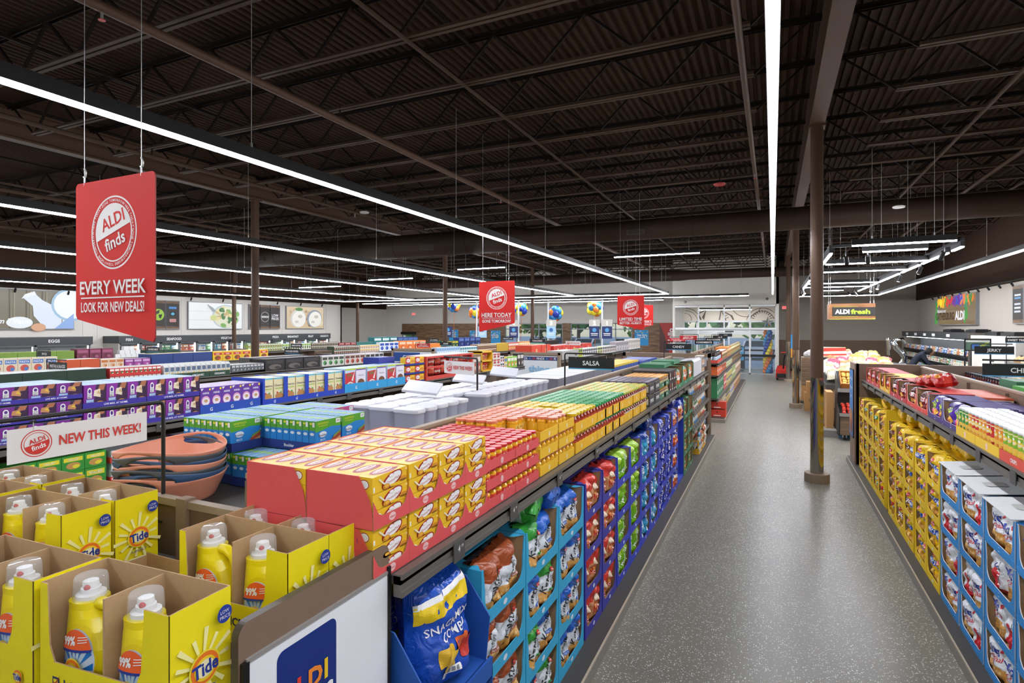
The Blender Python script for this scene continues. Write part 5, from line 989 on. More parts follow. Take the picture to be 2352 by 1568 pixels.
CANS = [can('#3f8f3f', '#2f7a38', 'CHIPS', 'green chip canisters'), can('#c62f2f', '#a82424', 'CHIPS', 'red chip canisters'), can('#e08a2a', '#c86f1c', 'CHIPS', 'orange chip canisters'), can('#7fb02c', '#d9cf3a', 'CRISPS', 'lime chip canisters')]
CT = Proto(crate('#e6bd2c', .46, .34, .07, word='o'), 'tray'); CR_ = Proto(crate('#cf4a3a', .46, .34, .07, word='CRISPS'), 'tray')
for k in range(3): (CT if k < 2 else CR_).at((XT-.03, 5.28-.47*k, ZR), FACE[-1], '%s canister tray on the shelf edge, %s along' % (('yellow', 'yellow', 'red')[k], nth(k)))
nm_ = ['green', 'red', 'orange', 'lime']
for rw in range(4):
    for k in range(18):
        y = 5.48-.078*k; q = 3 if k > 11 else (0 if k < 3 else (1 if (k//2) % 2 == 0 else 2))
        CANS[q].at((XT+.02+.078*rw, y, ZR+.006), FACE[-1]+R.uniform(-.3, .3), '%s chip canister, %s row from the aisle, %s along' % (nm_[q], nth(rw), nth(k)), nm_[q]+' chip canisters')
# inner side of that run: green cartons, jerky and blue trays
GCT = Proto(gbox(.6, .6, .24, C('#4ea63a', .5), flap=False), 'carton', 'bright green cartons behind the chip run')
for k in range(4): GCT.at((2.85, 5.2+.66*k, 1.462), FACE[1], 'bright green carton on the inner shelf, %s from the near end' % nth(k))
DGC = Proto(gbox(.5, .5, .26, C('#2f6e48', .5), flap=False), 'carton'); DGC.at((2.85, 7.95, 1.462), FACE[1], 'dark green carton behind the bright green ones')
BLT = Proto(crate('#3a7ec2', .55, .5, .12), 'tray', 'blue snack trays')
for k in range(4):
    BLT.at((2.85, 8.6+.58*k, 1.462), FACE[1], 'blue open tray on the inner shelf, %s along' % nth(k))
DJ = Proto(jar('beef_stick_jar', .045, .17, '#1e1c1f', '#5a2216', '#7a2a1c'), 'jar', 'dark lidded jerky jars')
for k in range(22):
    for r_ in range(2): DJ.at((2.76-.11*r_, 8.42+.1*k, 1.47), 0, 'dark lidded snack jar in the blue trays, %s row, %s along' % (nth(r_), nth(k)))
bracket(2.52, 6.95, 1.465, 1.985, 'CHIPS', 'dark', PI, 'black chips sign above the chip run', gap=.06, L=.66, W=.6)
bracket(2.78, 10.9, 1.47, 2.05, 'JERKY', 'dark', 0, 'black jerky sign above the inner shelf'); 
# ================================================================ the grocery rows beyond
Z0 = 1.416
gondola(-5.95, -5.2, -6.7, 1.0, 12.0, 1.415, 'long shelf run of cereal and purple meal kits', (1, -1), 1.55, lower=(.93,))
gondola(-9.95, -9.2, -10.7, 2.5, 12.1, 1.415, 'third shelf run with dark green cartons and white bottles', (1,), 1.55)
gondola(-13.95, -13.2, -14.7, 4.2, 12.1, 1.415, 'fourth shelf run with pasta bags and navy cartons', (1,), 1.55)
gondola(-17.95, -17.2, -18.7, 6.4, 12.1, 1.415, 'shelf run closest to the egg cooler', (1,), 1.5)
gondola(-1.95, -1.2, -2.7, 14.5, 26.0, 1.43, 'far shelf run of condiments leading to the entrance', (1,), 1.62, lower=(1.13, .57), plinth=.16)
gondola(-5.95, -5.2, -6.7, 14.5, 25.0, 1.415, 'far shelf run of grey kitchenware boxes', (1, -1), 1.5)
gondola(-9.95, -9.2, -10.7, 14.5, 25.5, 1.415, 'far shelf run of red cartons and crackers', (1,), 1.5)
gondola(-13.95, -13.2, -14.7, 14.5, 25.5, 1.415, 'far shelf run of soups and orange cartons', (1,), 1.5)
gondola(-17.95, -17.2, -18.7, 14.5, 25.5, 1.415, 'far shelf run of teal cartons before the freezers', (1,), 1.5)
def pbox(name, w_, d_, h_, col, top=None, deco=None, rough=.45):
    b = MB(); b.box(-w_/2, w_/2, 0, d_, 0, h_, C(col, rough, kind='carton_print'), {'+z': C(top, .5)} if top else {})
    if deco: b.plane((-w_/2, 0, 0), (1, 0, 0), (0, 0, 1), .0006); deco(b, w_, h_)
    return b.build(name)
def row(p, X, sgn, y0, n, pitch, z, desc, rows=1, dp=.1, tiers=1, th=.1, group=None, yaw=.0):
    for t in range(tiers):
        for r_ in range(rows):
            if t < tiers-1 and r_ > 0: continue
            for k in range(n):
                p.at((X-sgn*dp*r_, y0+pitch*(k+.5), z+th*t), FACE[sgn]+R.uniform(-yaw, yaw), desc+(', %s level' % nth(t) if tiers > 1 else '')+(', %s row back' % nth(r_) if rows > 1 else '')+', %s along' % nth(k), group)
# ---- purple meal kits
def d_kit(food):
    def d(b, w, h):
        b.pg([(w*.42, 0), (w, 0), (w, h), (w*.55, h)], C('#3a2140')); b.pg([(w*.6, h*.72), (w*.72, h), (w*.98, h), (w*.9, h*.74)], C('#b3714d')); b.pg([(w*.42, h*.5), (w*.75, h*.42), (w*.72, h*.8), (w*.46, h*.75)], C('#c98f62' if food else '#efe0c4')); b.pg([(w*.56, h*.62), (w*.78, h*.52), (w*.66, h*.74)], C('#e5bf3e' if food else '#d8b184'))
        b.ell(w*.72, h*.12, w*.2, h*.14, C('#c48a3c')); b.ell(w*.24, h*.72, w*.1, h*.16, WHT); b.rect(w*.14, h*.4, w*.34, h*.72, WHT); b.ell(w*.24, h*.72, w*.06, h*.09, C('#5b2a86')); b.txt('TACO', w*.24, h*.56, h*.075, INK, w=w*.15, bold=1); b.txt('BELL', w*.24, h*.46, h*.075, INK, w=w*.15, bold=1)
        b.rect(w*.08, h*.22, w*.42, h*.36, C('#7ea6d8')); b.txt('CRUNCHY' if food else 'SOFT', w*.25, h*.29, h*.08, WHT, maxw=w*.3, bold=1)
    return d
KT = Proto(pbox('taco_kit_box', .185, .09, .128, '#7a2c8c', '#a3bfd8', d_kit(1)), 'box', 'short purple meal kit boxes'); KS = Proto(pbox('taco_kit_box', .172, .09, .19, '#8a2f9a', '#a3bfd8', d_kit(0)), 'box', 'tall purple meal kit boxes')
def ktray(w_, h_): return crate('#3d319a', w_, .5, h_, word='LIVE MÁS. AT HOME.')
KTT = Proto(ktray(.375, .035), 'tray', 'purple slogan trays'); KST = Proto(ktray(.525, .045), 'tray', 'purple slogan trays')
for t in range(3):
    for k in range(3):
        y = 1.66+.377*k; KTT.at((-5.22, y+.187, Z0+.15*t), FACE[1], 'purple slogan tray of short kits, %s level up, %s along' % (nth(t), nth(k)))
    row(KT, -5.226, 1, 1.66, 6, .188, Z0+.15*t+.005, 'short purple taco kit box, level %s up' % nth(t), 5 if t == 2 else 1, .093)
for t in range(2):
    for k in range(2): KST.at((-5.22, 2.79+.53*k+.265, Z0+.205*t), FACE[1], 'purple slogan tray of tall kits, %s level up, %s along' % (nth(t), nth(k)))
    row(KS, -5.226, 1, 2.8, 6, .176, Z0+.205*t+.005, 'tall purple taco kit box, level %s up' % nth(t), 5 if t == 1 else 1, .093)
def d_mini(b, w, h):
    b.ell(w*.5, h*.5, w*.4, h*.18, C('#e9a9c9')); b.ell(w*.5, h*.47, w*.33, h*.15, C('#f3ecf2')); b.ell(w*.5, h*.22, w*.4, h*.12, C('#d96a2c')); b.txt('minis', w*.5, h*.8, h*.09, WHT, maxw=w*.75, bold=2); b.ell(w*.88, h*.92, w*.1, h*.045, C('#efd42f')); b.ell(w*.5, h*.5, w*.18, h*.06, C('#c9a06a')); b.pg([(0, h*.97), (w*.3, h*.97), (w*.1, h*.88)], WHT)
MN = Proto(pbox('cereal_box', .12, .05, .27, '#6a3aa2', '#c9b7d8', d_mini), 'cereal box', 'purple cereal boxes')
row(MN, -5.226, 1, 3.86, 6, .122, Z0+.005, 'purple small cereal box', 8, .052)
GMT = Proto(crate('#2350b4', .245, .5, .1, word='G'), 'tray', 'blue cereal trays')
for k in range(3): GMT.at((-5.22, 3.98+.245*k, Z0), FACE[1], 'blue tray in front of the purple cereal, %s along' % nth(k))
def d_oat(b, w, h):
    b.rect(0, h*.93, w, h, C('#7ac3d6')); b.txt('Cheerios', w*.5, h*.7, h*.085, INK, maxw=w*.9, bold=1); b.rect(w*.1, h*.55, w*.9, h*.6, C('#b5cc6a')); b.ell(w*.5, h*.3, w*.44, h*.17, C('#e9e4da')); b.ell(w*.5, h*.28, w*.4, h*.14, C('#c48a4e')); b.ell(w*.3, h*.42, w*.08, h*.035, C('#c63a34')); b.ell(w*.65, h*.42, w*.1, h*.03, C('#6ea83f'))
CH = Proto(pbox('cereal_box', .15, .06, .3, '#eee3b4', '#dfe3c8', d_oat), 'cereal box', 'cream oat cereal boxes'); row(CH, -5.236, 1, 4.62, 8, .167, Z0+.005, 'cream oat cereal box', 6, .062)
def windowcase():
    b = MB(); m = C('#1f43b8', .5); w_ = .167; h_ = .31
    for s in (-1, 1): b.box(min(s*w_, s*(w_-.03)), max(s*w_, s*(w_-.03)), -.004, 0, 0, h_, m); b.box(min(s*w_, s*(w_-.004)), max(s*w_, s*(w_-.004)), 0, .5, 0, h_-.03 if s > 0 else h_, m)
    b.box(-w_+.03, w_-.03, -.004, 0, 0, .07, m); b.box(-w_, w_, 0, .5, 0, .004, m); b.plane((-w_, -.004, 0), (1, 0, 0), (0, 0, 1)); b.txt('G', w_, .035, .03, WHT, shear=.2, bold=2); return b.build('cereal_case')
WC = Proto(windowcase(), 'case', 'blue windowed cereal cases')
for k in range(4): WC.at((-5.22, 4.62+.334*(k+.5), Z0), FACE[1], 'royal blue windowed case around the cream cereal, %s along' % nth(k))
def d_fruit(b, w, h):
    b.pg([(0, h*.1), (w, h*.2), (w, h*.85), (0, h*.8)], C('#cf2f36')); b.txt('Trix', w*.42, h*.72, h*.14, C('#2f8a3c'), rot=.2, bold=3, maxw=w*.75); b.ell(w*.5, h*.28, w*.36, h*.16, C('#efe9e2')); b.ell(w*.5, h*.3, w*.22, h*.09, C('#d8773a')); b.rect(0, h*.93, w, h, C('#bfd64a')); b.pg([(w*.6, h*.5), (w*.95, h*.9), (w*.75, h*.45)], C('#f2eee6'))
def d_honey(b, w, h): b.txt('Cheerios', w*.5, h*.68, h*.07, C('#6b5a86'), maxw=w*.8); b.rect(0, h*.9, w, h, C('#6a3aa2')); b.ell(w*.5, h*.36, w*.36, h*.16, C('#7a4a2a')); b.rect(0, h*.05, w, h*.18, C('#5b2f8a')); b.rect(0, h*.95, w, h, C('#bfd64a'))
TX = Proto(pbox('cereal_box', .2, .07, .32, '#c9dcf0', '#b9d4ea', d_fruit), 'cereal box', 'red fruit cereal boxes'); HN = Proto(pbox('cereal_box', .2, .07, .32, '#e9e4ee', '#cfdbe9', d_honey), 'cereal box', 'white and purple cereal boxes')
CYT = Proto(crate('#2f9fd8', .455, .5, .12, word='G'), 'tray', 'cyan cereal trays')
for k in range(3):
    CYT.at((-5.22, 5.97+.46*(k+.5), Z0), FACE[1], 'cyan cereal tray, %s along' % nth(k))
    for r_ in range(5): TX.at((-5.23-.075*r_, 5.97+.46*k+.12, Z0+.005), FACE[1], 'red fruit cereal box in cyan tray %s, %s row back' % (nth(k), nth(r_))); HN.at((-5.23-.075*r_, 5.97+.46*k+.34, Z0+.005), FACE[1], 'white and purple cereal box in cyan tray %s, %s row back' % (nth(k), nth(r_)))
def d_mc(b, w, h): b.rect(0, 0, w*.5, h, C('#c93a35')); b.ell(w*.3, h*.5, w*.2, h*.3, WHT); b.txt('MAC', w*.3, h*.5, h*.2, URED, maxw=w*.3); b.ell(w*.75, h*.4, w*.2, h*.25, C('#e0902c'))
MC = Proto(pbox('meal_box', .25, .1, .1, '#efc02e', '#d9c06a', d_mc), 'box', 'red and yellow meal boxes'); NVT = Proto(crate('#2a2f86', .26, .4, .03), 'tray', 'navy trays of meal boxes')
row(MC, -5.23, 1, 7.36, 2, .265, Z0+.03, 'red and yellow meal box', 1, .1, 3, .14); row(NVT, -5.22, 1, 7.36, 2, .265, Z0, 'navy tray of red and yellow meal boxes', 1, .1, 3, .14)
b = MB(); b.box(-.2, .2, 0, .3, 0, .42, C('#24348c')); tag(b.build('display_carton', None, (-5.5, 7.25, Z0), FACE[1]), 'tall navy carton behind the cyan cereal trays', 'box')
def pouch_display():
    o = emp('pouch_display'); b = MB(); m = C('#d8483c', .45); w_ = .8; h_ = .4
    for x in (-w_, -.02, w_-.04): b.box(x, x+.04, -.004, .4, 0, h_, m)
    b.box(-w_, w_, -.005, 0, 0, .07, m); b.box(-w_, w_, -.005, 0, h_-.03, h_, m); b.box(-w_, w_, -.005, .02, .2, .23, m); b.box(-w_, w_, .39, .4, 0, h_, m); b.box(-w_, w_, -.01, .4, h_, h_+.01, C('#e9cfc6')); b.build('frame', o)
    for i in range(8):
        for j in range(2):
            q = bag('p', .17, .16, .07, MATS_POUCH[(i+j) % 2], i*3+j, None, .1, 6, 8); q.build('candy_pouch', o, (-.7+.2*i, .1, .07+.17*j), 0)
    return tag(o, 'red window display full of red candy pouches past the cereal', 'display')
MATS_POUCH = [ramp_mat('film_candy_a', [(0, '#c42f2a'), (.4, '#e8d9c8'), (.6, '#c8332c')], .12, .3, 8), ramp_mat('film_candy_b', [(0, '#a8231f'), (.35, '#d8502f'), (.8, '#e2c0a0')], .12, .3, 8)]
pouch_display(); d_ = bpy.data.objects['pouch_display']; d_.location = (-5.21, 8.72, Z0); d_.rotation_euler = (0, 0, PI/2)
def d_gen(c1, c2, c3=None, word=None):
    a1, a2, a3 = C(c1), C(c2), C(c3 or c1)
    def d(b, w, h):
        b.rect(w*.08, h*.62, w*.92, h*.88, a1); b.ell(w*.5, h*.34, w*.32, h*.22, a2); b.ell(w*.62, h*.28, w*.16, h*.12, a3)
        if word: b.txt(word, w*.5, h*.75, h*.13, WHT, maxw=w*.7, bold=1)
    return d
def prow(name, desc, col, top, c1, c2, X, sgn, y0, y1, z, w_, h_, dp=.12, rows=1, tiers=1, word=None, dsc_cat='box', c3=None):
    p = Proto(pbox(name, w_-.004, dp-.004, h_-.003, col, top, d_gen(c1, c2, c3, word) if c1 else None), dsc_cat, desc+' group')
    n = max(1, round((y1-y0)/w_)); row(p, X, sgn, y0, n, (y1-y0)/n, z, desc, rows, dp, tiers, h_); return p
X2 = -5.225
b = MB()
for x in (-.25, .21): b.box(x, x+.04, -.003, .3, 0, .42, C('#e8b526'))
for z in (0, .2, .38): b.box(-.25, .25, -.003, .3, z, z+.03, C('#e8b526'))
b.box(-.25, .25, .29, .3, 0, .42, C('#6b4a34')); o = b.build('snack_rack', None, (X2, 10.15, Z0), FACE[1]); tag(o, 'yellow framed cardboard rack of orange sachets past the candy pouches', 'display')
for j in range(2):
    for k in range(3): put_bag('tort', (X2-.12, 10.0+.13*k, Z0+.02+.2*j), (0, 0, FACE[1], )[0:3], 'orange sachet in the yellow rack, %s level, %s along' % (nth(j), nth(k)), 'sachets in the yellow rack', k).scale = (.55, .6, .6)
prow('cracker_carton', 'brown and tan snack carton', '#8a6a50', '#a98a6c', '#d8cbb8', '#b5482f', X2, 1, 9.55, 9.88, Z0, .16, .36)
prow('cracker_carton', 'red and white small carton', '#e6e0da', '#d8d2cc', '#c23a32', '#a92f2a', X2, 1, 10.42, 10.75, Z0, .165, .12, tiers=3)
prow('snack_box', 'white printed snack box', '#ecebe8', '#e6e4e0', '#3b3f46', '#c0392f', X2, 1, 10.77, 10.95, Z0, .09, .14, tiers=2)
prow('snack_box', 'yellow and blue slim box', '#e8bf33', '#e8d27a', '#3b86c6', '#f0ece2', X2, 1, 10.96, 11.1, Z0, .07, .25)
prow('snack_box', 'lime green printed box', '#8cc63e', '#b2d87a', '#f0ece2', '#e08a2c', X2, 1, 11.12, 11.62, Z0, .167, .25)
prow('snack_box', 'black chocolate box', '#26211f', '#3a322e', '#d8d3cb', '#57483e', X2, 1, 11.64, 11.98, Z0, .17, .3)
# lower shelf under the cereal
prow('cookie_pack', 'white and blue cookie pack', '#e9ecef', '#dfe4e8', '#2a56b4', '#c79a62', -5.24, 1, 3.02, 3.62, .965, .19, .1, .2, tiers=2, word='chips!')
RT = Proto(crate('#d5392f', .62, .4, .05, word='NABISCO'), 'tray', 'red cookie trays'); [RT.at((-5.225, 3.32, .95+.17*t), FACE[1], 'red tray of cookie packs under the meal kits, %s level' % nth(t)) for t in range(2)]
prow('cookie_pack', 'white and blue cookie pack of the upper tray', '#e9ecef', '#dfe4e8', '#2a56b4', '#c79a62', -5.24, 1, 3.02, 3.62, 1.125, .19, .1, .2, word='chips!')
prow('granola_box', 'green and yellow granola box', '#3f9a3c', '#4fae46', '#efe03a', '#cf9a55', -5.23, 1, 2.3, 2.98, .95, .17, .17, .2, word='VALLEY'); prow('granola_box', 'green and yellow granola box of the upper tier', '#3f9a3c', '#4fae46', '#efe03a', '#cf9a55', -5.23, 1, 2.3, 2.98, 1.12, .17, .13, .2, word='VALLEY')
prow('snack_carton', 'purple and orange carton below the meal kits', '#5f2f86', '#cfc5d8', '#e08a3a', '#e3b33c', -5.23, 1, 3.66, 4.6, .95, .19, .3, .2)
GC = Proto(crate('#2f7048', .5, .5, .2), 'crate', 'green crates below the cereal'); mkbag('salad', 'salad_bag', ramp_mat('film_salad', [(0, '#e8e5d2'), (.4, '#cfd9a8'), (.7, '#efe9dc')], .2, .3, 8), .22, .26, .12, None, seed=61)
for k in range(4):
    GC.at((-5.25, 4.95+.55*k, .95), FACE[1], 'green crate on the lower shelf below the cereal, %s along' % nth(k))
    for j in range(2): put_bag('salad', (-5.36, 4.83+.55*k+.25*j, .97), (-.1, 0, FACE[1]), 'pale bag in the %s green crate, %s along' % (nth(k), nth(j)), 'bags in the green crates', j)
prow('spread_jar_box', 'brown capped spread tub', '#d9b26a', '#e6dccb', '#5b3018', '#e8c33a', -5.24, 1, 7.3, 9.3, .95, .1, .15, .1, 2); prow('snack_carton', 'amber and brown lower carton', '#c98a2f', '#e9dcc6', '#4f2a1c', '#e8d5a8', -5.24, 1, 9.4, 11.8, .95, .15, .2, .12)
# ---- third run
X3 = -9.22
p = prow('stock_carton', 'plain dark green carton', '#223a2c', '#c9cdca', None, None, X3, 1, 2.6, 5.25, Z0, .53, .27, .5); prow('stock_carton', 'plain dark green carton in the second row', '#223a2c', '#c9cdca', None, None, X3-.5, 1, 2.6, 4.1, Z0, .5, .3, .2)
prow('soup_can', 'red labelled can', '#c8302c', '#b9b7b4', '#efeae2', '#3f6a3a', X3, 1, 5.3, 6.1, Z0+.02, .075, .12, .075, 6, 2, dsc_cat='can'); row(Proto(crate('#cf3a36', .4, .5, .045), 'tray'), X3+.012, 1, 5.3, 2, .4, Z0, 'red can tray', 1, .1, 2, .13, 'red can trays')
def milk():
    b = MB(); m = C('#d9dad6', .4); b.box(-.045, .045, 0, .09, 0, .18, m); b.mesh([(-.045, 0, .18), (.045, 0, .18), (.045, .09, .18), (-.045, .09, .18), (-.045, .045, .215), (.045, .045, .215)], [(0, 1, 5, 4), (2, 3, 4, 5), (1, 2, 5), (3, 0, 4)], m)
    b.plane((-.045, 0, 0), (1, 0, 0), (0, 0, 1)); b.rect(.01, .1, .08, .17, C('#5f6f86')); b.ell(.045, .06, .03, .03, C('#d8c48a')); return b.build('drink_carton')
row(Proto(milk(), 'carton'), X3, 1, 6.15, 13, .098, Z0+.04, 'white drink carton', 5, .1, group='white drink cartons'); row(Proto(crate('#254634', .42, .5, .1, word='ORGANIC'), 'tray'), X3+.012, 1, 6.12, 3, .43, Z0, 'dark green organic tray', group='dark green organic trays')
prow('soup_can', 'silver lidded can', '#6f7273', '#c6c7c4', '#c9cbc8', '#43505a', X3, 1, 7.45, 8.2, Z0+.05, .08, .13, .08, 5, dsc_cat='can')
prow('stock_carton', 'black printed carton', '#1d1b1b', '#4a4847', '#3a3736', '#6a625c', X3, 1, 8.22, 9.75, Z0, .5, .25, .4); prow('coffee_can', 'grey topped can behind the black cartons', '#5b5a58', '#b7b4ae', '#2f2d2c', '#8a6a3f', X3-.42, 1, 8.2, 9.7, Z0+.12, .1, .15, .1, 3, dsc_cat='can')
for k, (c0, c1, c2) in enumerate((('#d9d5cc', '#3f4a3c', '#4f9a52'), ('#cfc9c2', '#6a3a2c', '#c04a34'), ('#d5d3cc', '#2f2f2f', '#7a5a3a'))): prow('pouch_box', '%s pale box with a round food picture' % ('green', 'red', 'brown')[k], c0, '#bfa9c2', c1, c2, X3, 1, 9.8+.75*k, 10.52+.75*k, Z0, .18, .24, .1, 3)
# ---- fourth run and the one by the eggs
X4 = -13.22; X5 = -17.22
prow('pasta_bag_box', 'cream pasta pack with a blue band', '#dccdb0', '#e6ddc8', '#4f7ab8', '#c9554a', X4, 1, 4.6, 6.6, Z0, .22, .3, .15, word='PASTA'); prow('snack_carton', 'amber pasta pack', '#e2b64a', '#e8d79a', '#3a6aa8', '#d9a55a', X4, 1, 4.3, 4.58, Z0+.0, .14, .26)
prow('bakery_carton', 'orange low carton', '#c8562a', '#d9d2c6', None, None, X4, 1, 6.65, 7.4, Z0, .37, .22, .4); prow('bakery_carton', 'cream and orange low carton', '#e3cdb5', '#e9dfd2', '#c8743a', '#d9b08a', X4, 1, 7.42, 7.9, Z0, .16, .2, .3); prow('candy_bag_box', 'magenta printed low pack', '#8a3a86', '#c9b3c8', '#d0a8cf', '#b54f9a', X4, 1, 7.92, 8.5, Z0, .19, .18, .2)
prow('stock_carton', 'navy low carton', '#24407f', '#cdb695', None, None, X4, 1, 8.52, 10.1, Z0, .52, .26, .5); prow('stock_carton', 'yellow printed carton', '#e9be2b', '#e8d48a', '#c8402f', '#7a4a22', X4, 1, 10.12, 11.9, Z0, .29, .26, .4, word='RICE')
prow('snack_box', 'lime green low carton', '#7a9a3a', '#93b04f', None, None, X5, 1, 7.3, 9.0, Z0, .42, .26, .4); prow('snack_box', 'maroon low carton', '#7a2f4a', '#8a5a6a', '#a55a78', '#6a2a3f', X5, 1, 9.05, 10.0, Z0, .3, .3, .3); b_ = Proto(pbox('paper_roll_pack', .14, .12, .11, '#eeeeec', '#f2f2f0', None), 'pack', 'white paper packs')
for r_ in range(3): row(b_, X5, 1, 10.05+.12*r_, 6-2*r_, .15, Z0+.112*r_, 'white paper pack, level %s of the stepped pile' % nth(r_))
prow('stock_carton', 'dark green flat carton', '#254a36', '#2f5a42', None, None, X5, 1, 10.98, 12.0, Z0, .5, .2, .4)
b = MB()
for k in range(3): b.mesh([(0, .4*k, 0), (0, .4*k+.36, 0), (.02, .4*k+.36, .3), (.0, .4*k+.1, .3), (-.4, .4*k, 0), (-.4, .4*k+.36, 0), (-.4, .4*k+.36, .3), (-.4, .4*k+.1, .3)], [(0, 1, 2, 3), (7, 6, 5, 4), (0, 3, 7, 4), (1, 5, 6, 2), (3, 2, 6, 7)], C('#8d8d8c'))
tag(b.build('shelf_divider', None, (-13.3, 11.98, Z0)), 'grey angled shelf dividers at the end of the fourth run', 'divider') if 0 else None
# ---- far block
def seg(X, specs):
    y = 14.6
    for ln, nm, desc, col, top, c1, c2, w_, h_, rows, tiers, cat in specs:
        prow(nm, desc, col, top, c1, c2, X, 1, y, y+ln-.03, Z0+(.015 if X > -2 else 0), w_, h_, max(.1, w_*.6), rows, tiers, dsc_cat=cat); y += ln
seg(-17.22, [(1.6, 'drink_box', 'green white and red drink pack', '#9ab05a', '#b9b7b0', '#e3ded6', '#7a2f3a', .11, .14, 2, 2, 'pack'), (1.5, 'drink_box', 'white pack with lime base', '#dfe0d2', '#c9c8c0', '#7fae2f', '#3a3a38', .12, .26, 2, 1, 'pack'), (1.6, 'soup_can', 'small dark jar', '#4a4438', '#a9a49a', '#d8cfbd', '#7a6a3f', .1, .13, 2, 2, 'jar'), (1.2, 'stock_carton', 'crimson flat carton', '#8c2f33', '#9c5a58', '#c08a86', '#5a2424', .35, .22, 1, 1, 'carton'), (1.2, 'stock_carton', 'dull teal flat carton', '#3a7a74', '#5a8f88', None, None, .4, .22, 1, 1, 'carton'), (1.9, 'stock_carton', 'teal tall carton', '#1f7276', '#2f8a8c', '#d9e4e2', '#1a5f63', .6, .42, 1, 1, 'carton'), (1.8, 'stock_carton', 'navy cleaning carton', '#22386f', '#2f4a86', '#5a78ac', '#1a2a56', .45, .4, 1, 1, 'carton')])
seg(-13.22, [(1.3, 'soup_can', 'black and green labelled can', '#3a4a34', '#b9b6b0', '#d8d3c6', '#a34a3a', .1, .13, 3, 2, 'can'), (1.1, 'soup_can', 'white and yellow labelled can', '#e2d9c0', '#c9c6be', '#e2b43a', '#7a4a8a', .1, .13, 2, 2, 'can'), (1.2, 'paper_towel_pack', 'blue and white paper pack', '#e6eaf0', '#eef0f2', '#2a4aa8', '#3f63bd', .28, .34, 1, 1, 'pack'), (1.9, 'stock_carton', 'bright orange carton', '#e8792c', '#ec9350', '#f2c8a8', '#d8641c', .46, .36, 1, 1, 'carton'), (1.2, 'stock_carton', 'orange low carton of the soup run', '#e8862f', '#edb27a', None, None, .4, .2, 1, 1, 'carton'), (1.5, 'detergent_box', 'dark green detergent carton', '#1f5a3c', '#2a6a48', '#d8c23a', '#16402c', .3, .3, 1, 1, 'carton'), (2.2, 'stock_carton', 'deep blue oil carton', '#1f3478', '#2f458c', '#5f78b4', '#162656', .5, .42, 1, 1, 'carton')])
seg(-9.22, [(1.4, 'cracker_box', 'pale blue striped box', '#bcd0e2', '#d6e0e8', '#7aa5cf', '#e8eef2', .14, .28, 2, 1, 'box'), (1.2, 'cracker_box', 'white and teal box', '#e6ebea', '#dfe5e4', '#2f8a9a', '#7fc4c8', .15, .26, 2, 1, 'box'), (1.5, 'pasta_jar', 'brown sauce jar', '#7a4a2c', '#c9b99a', '#e3d6b8', '#5a3018', .1, .15, 3, 2, 'jar'), (1.0, 'stock_carton', 'ochre low carton', '#c7a12c', '#d8bd5a', None, None, .5, .3, 1, 1, 'carton'), (1.0, 'cracker_box', 'orange red and white box', '#d8553a', '#e3a58a', '#f0e6d6', '#e8b43a', .14, .3, 2, 1, 'box'), (1.2, 'cracker_box', 'amber box', '#e8902c', '#edb56a', '#f2dcb4', '#d8702c', .2, .32, 1, 1, 'box'), (1.6, 'pack', 'green and cream packet', '#d8d8b8', '#e3e1cc', '#3f8a3f', '#2f6a34', .16, .26, 2, 1, 'packet'), (1.8, 'stock_carton', 'dark brown carton', '#33281f', '#4a3a2e', None, None, .5, .3, 1, 1, 'carton')])
seg(-5.22, [(1.5, 'stock_carton', 'pale grey kitchenware carton', '#a9a8a4', '#bdbcb8', None, None, .72, .24, 1, 1, 'carton'), (.35, 'pan_box', 'lime edged pan box', '#b5d33a', '#a3a19c', '#3a3a3a', '#d8483c', .16, .26, 2, 1, 'box'), (1.6, 'pan_box', 'white pan box with a black picture', '#d9d8d8', '#c3c1bf', '#3f3d3f', '#1f1f22', .2, .25, 2, 1, 'box'), (.6, 'pan_box', 'yellow green pan box', '#dde29a', '#c9cab0', '#2f2f30', '#55564a', .2, .25, 1, 1, 'box'), (1.8, 'pan_box', 'pale pan box with a handle picture', '#d2cfce', '#bdbab8', '#46413f', '#8a6a4a', .22, .25, 2, 1, 'box'), (2.0, 'appliance_box', 'mauve grey appliance box', '#a79fa4', '#b9b2b4', '#8a8288', '#cfc9cb', .4, .36, 1, 1, 'box'), (2.2, 'appliance_box', 'white appliance box with a beige picture', '#dcd8d4', '#cbc6c2', '#a89a8c', '#c2b2a2', .3, .42, 1, 1, 'box')])
# red cartons on the inner side of the far kitchenware run, and the row behind
for i, (n, y0, z, w_, h_) in enumerate(((2, 14.55, Z0, .75, .36), (5, 16.3, Z0, .8, .3))):
    pR = Proto(pbox('stock_carton', w_-.03, .5, h_, ('#e0482c', '#d2372c')[i], ('#d96a4f', '#b5483c')[i], lambda b, w, h: b.rect(w*.42, h*.3, w*.58, h*.7, C('#d9b58a'))), 'carton', 'red cartons behind the kitchenware')
    row(pR, -6.1, 1, y0, n, w_, z+.02, ('scarlet carton with a tan label', 'red carton with a tan label')[i])
b = MB(); b.box(-.1, .5, 0, 3.2, 0, .12, C('#c8352c')); b.box(-.1, .5, 3.2, 3.5, 0, .2, C('#d9a12f')); b.box(-.1, .5, 3.5, 5, 0, .12, C('#2540a0')); b = None
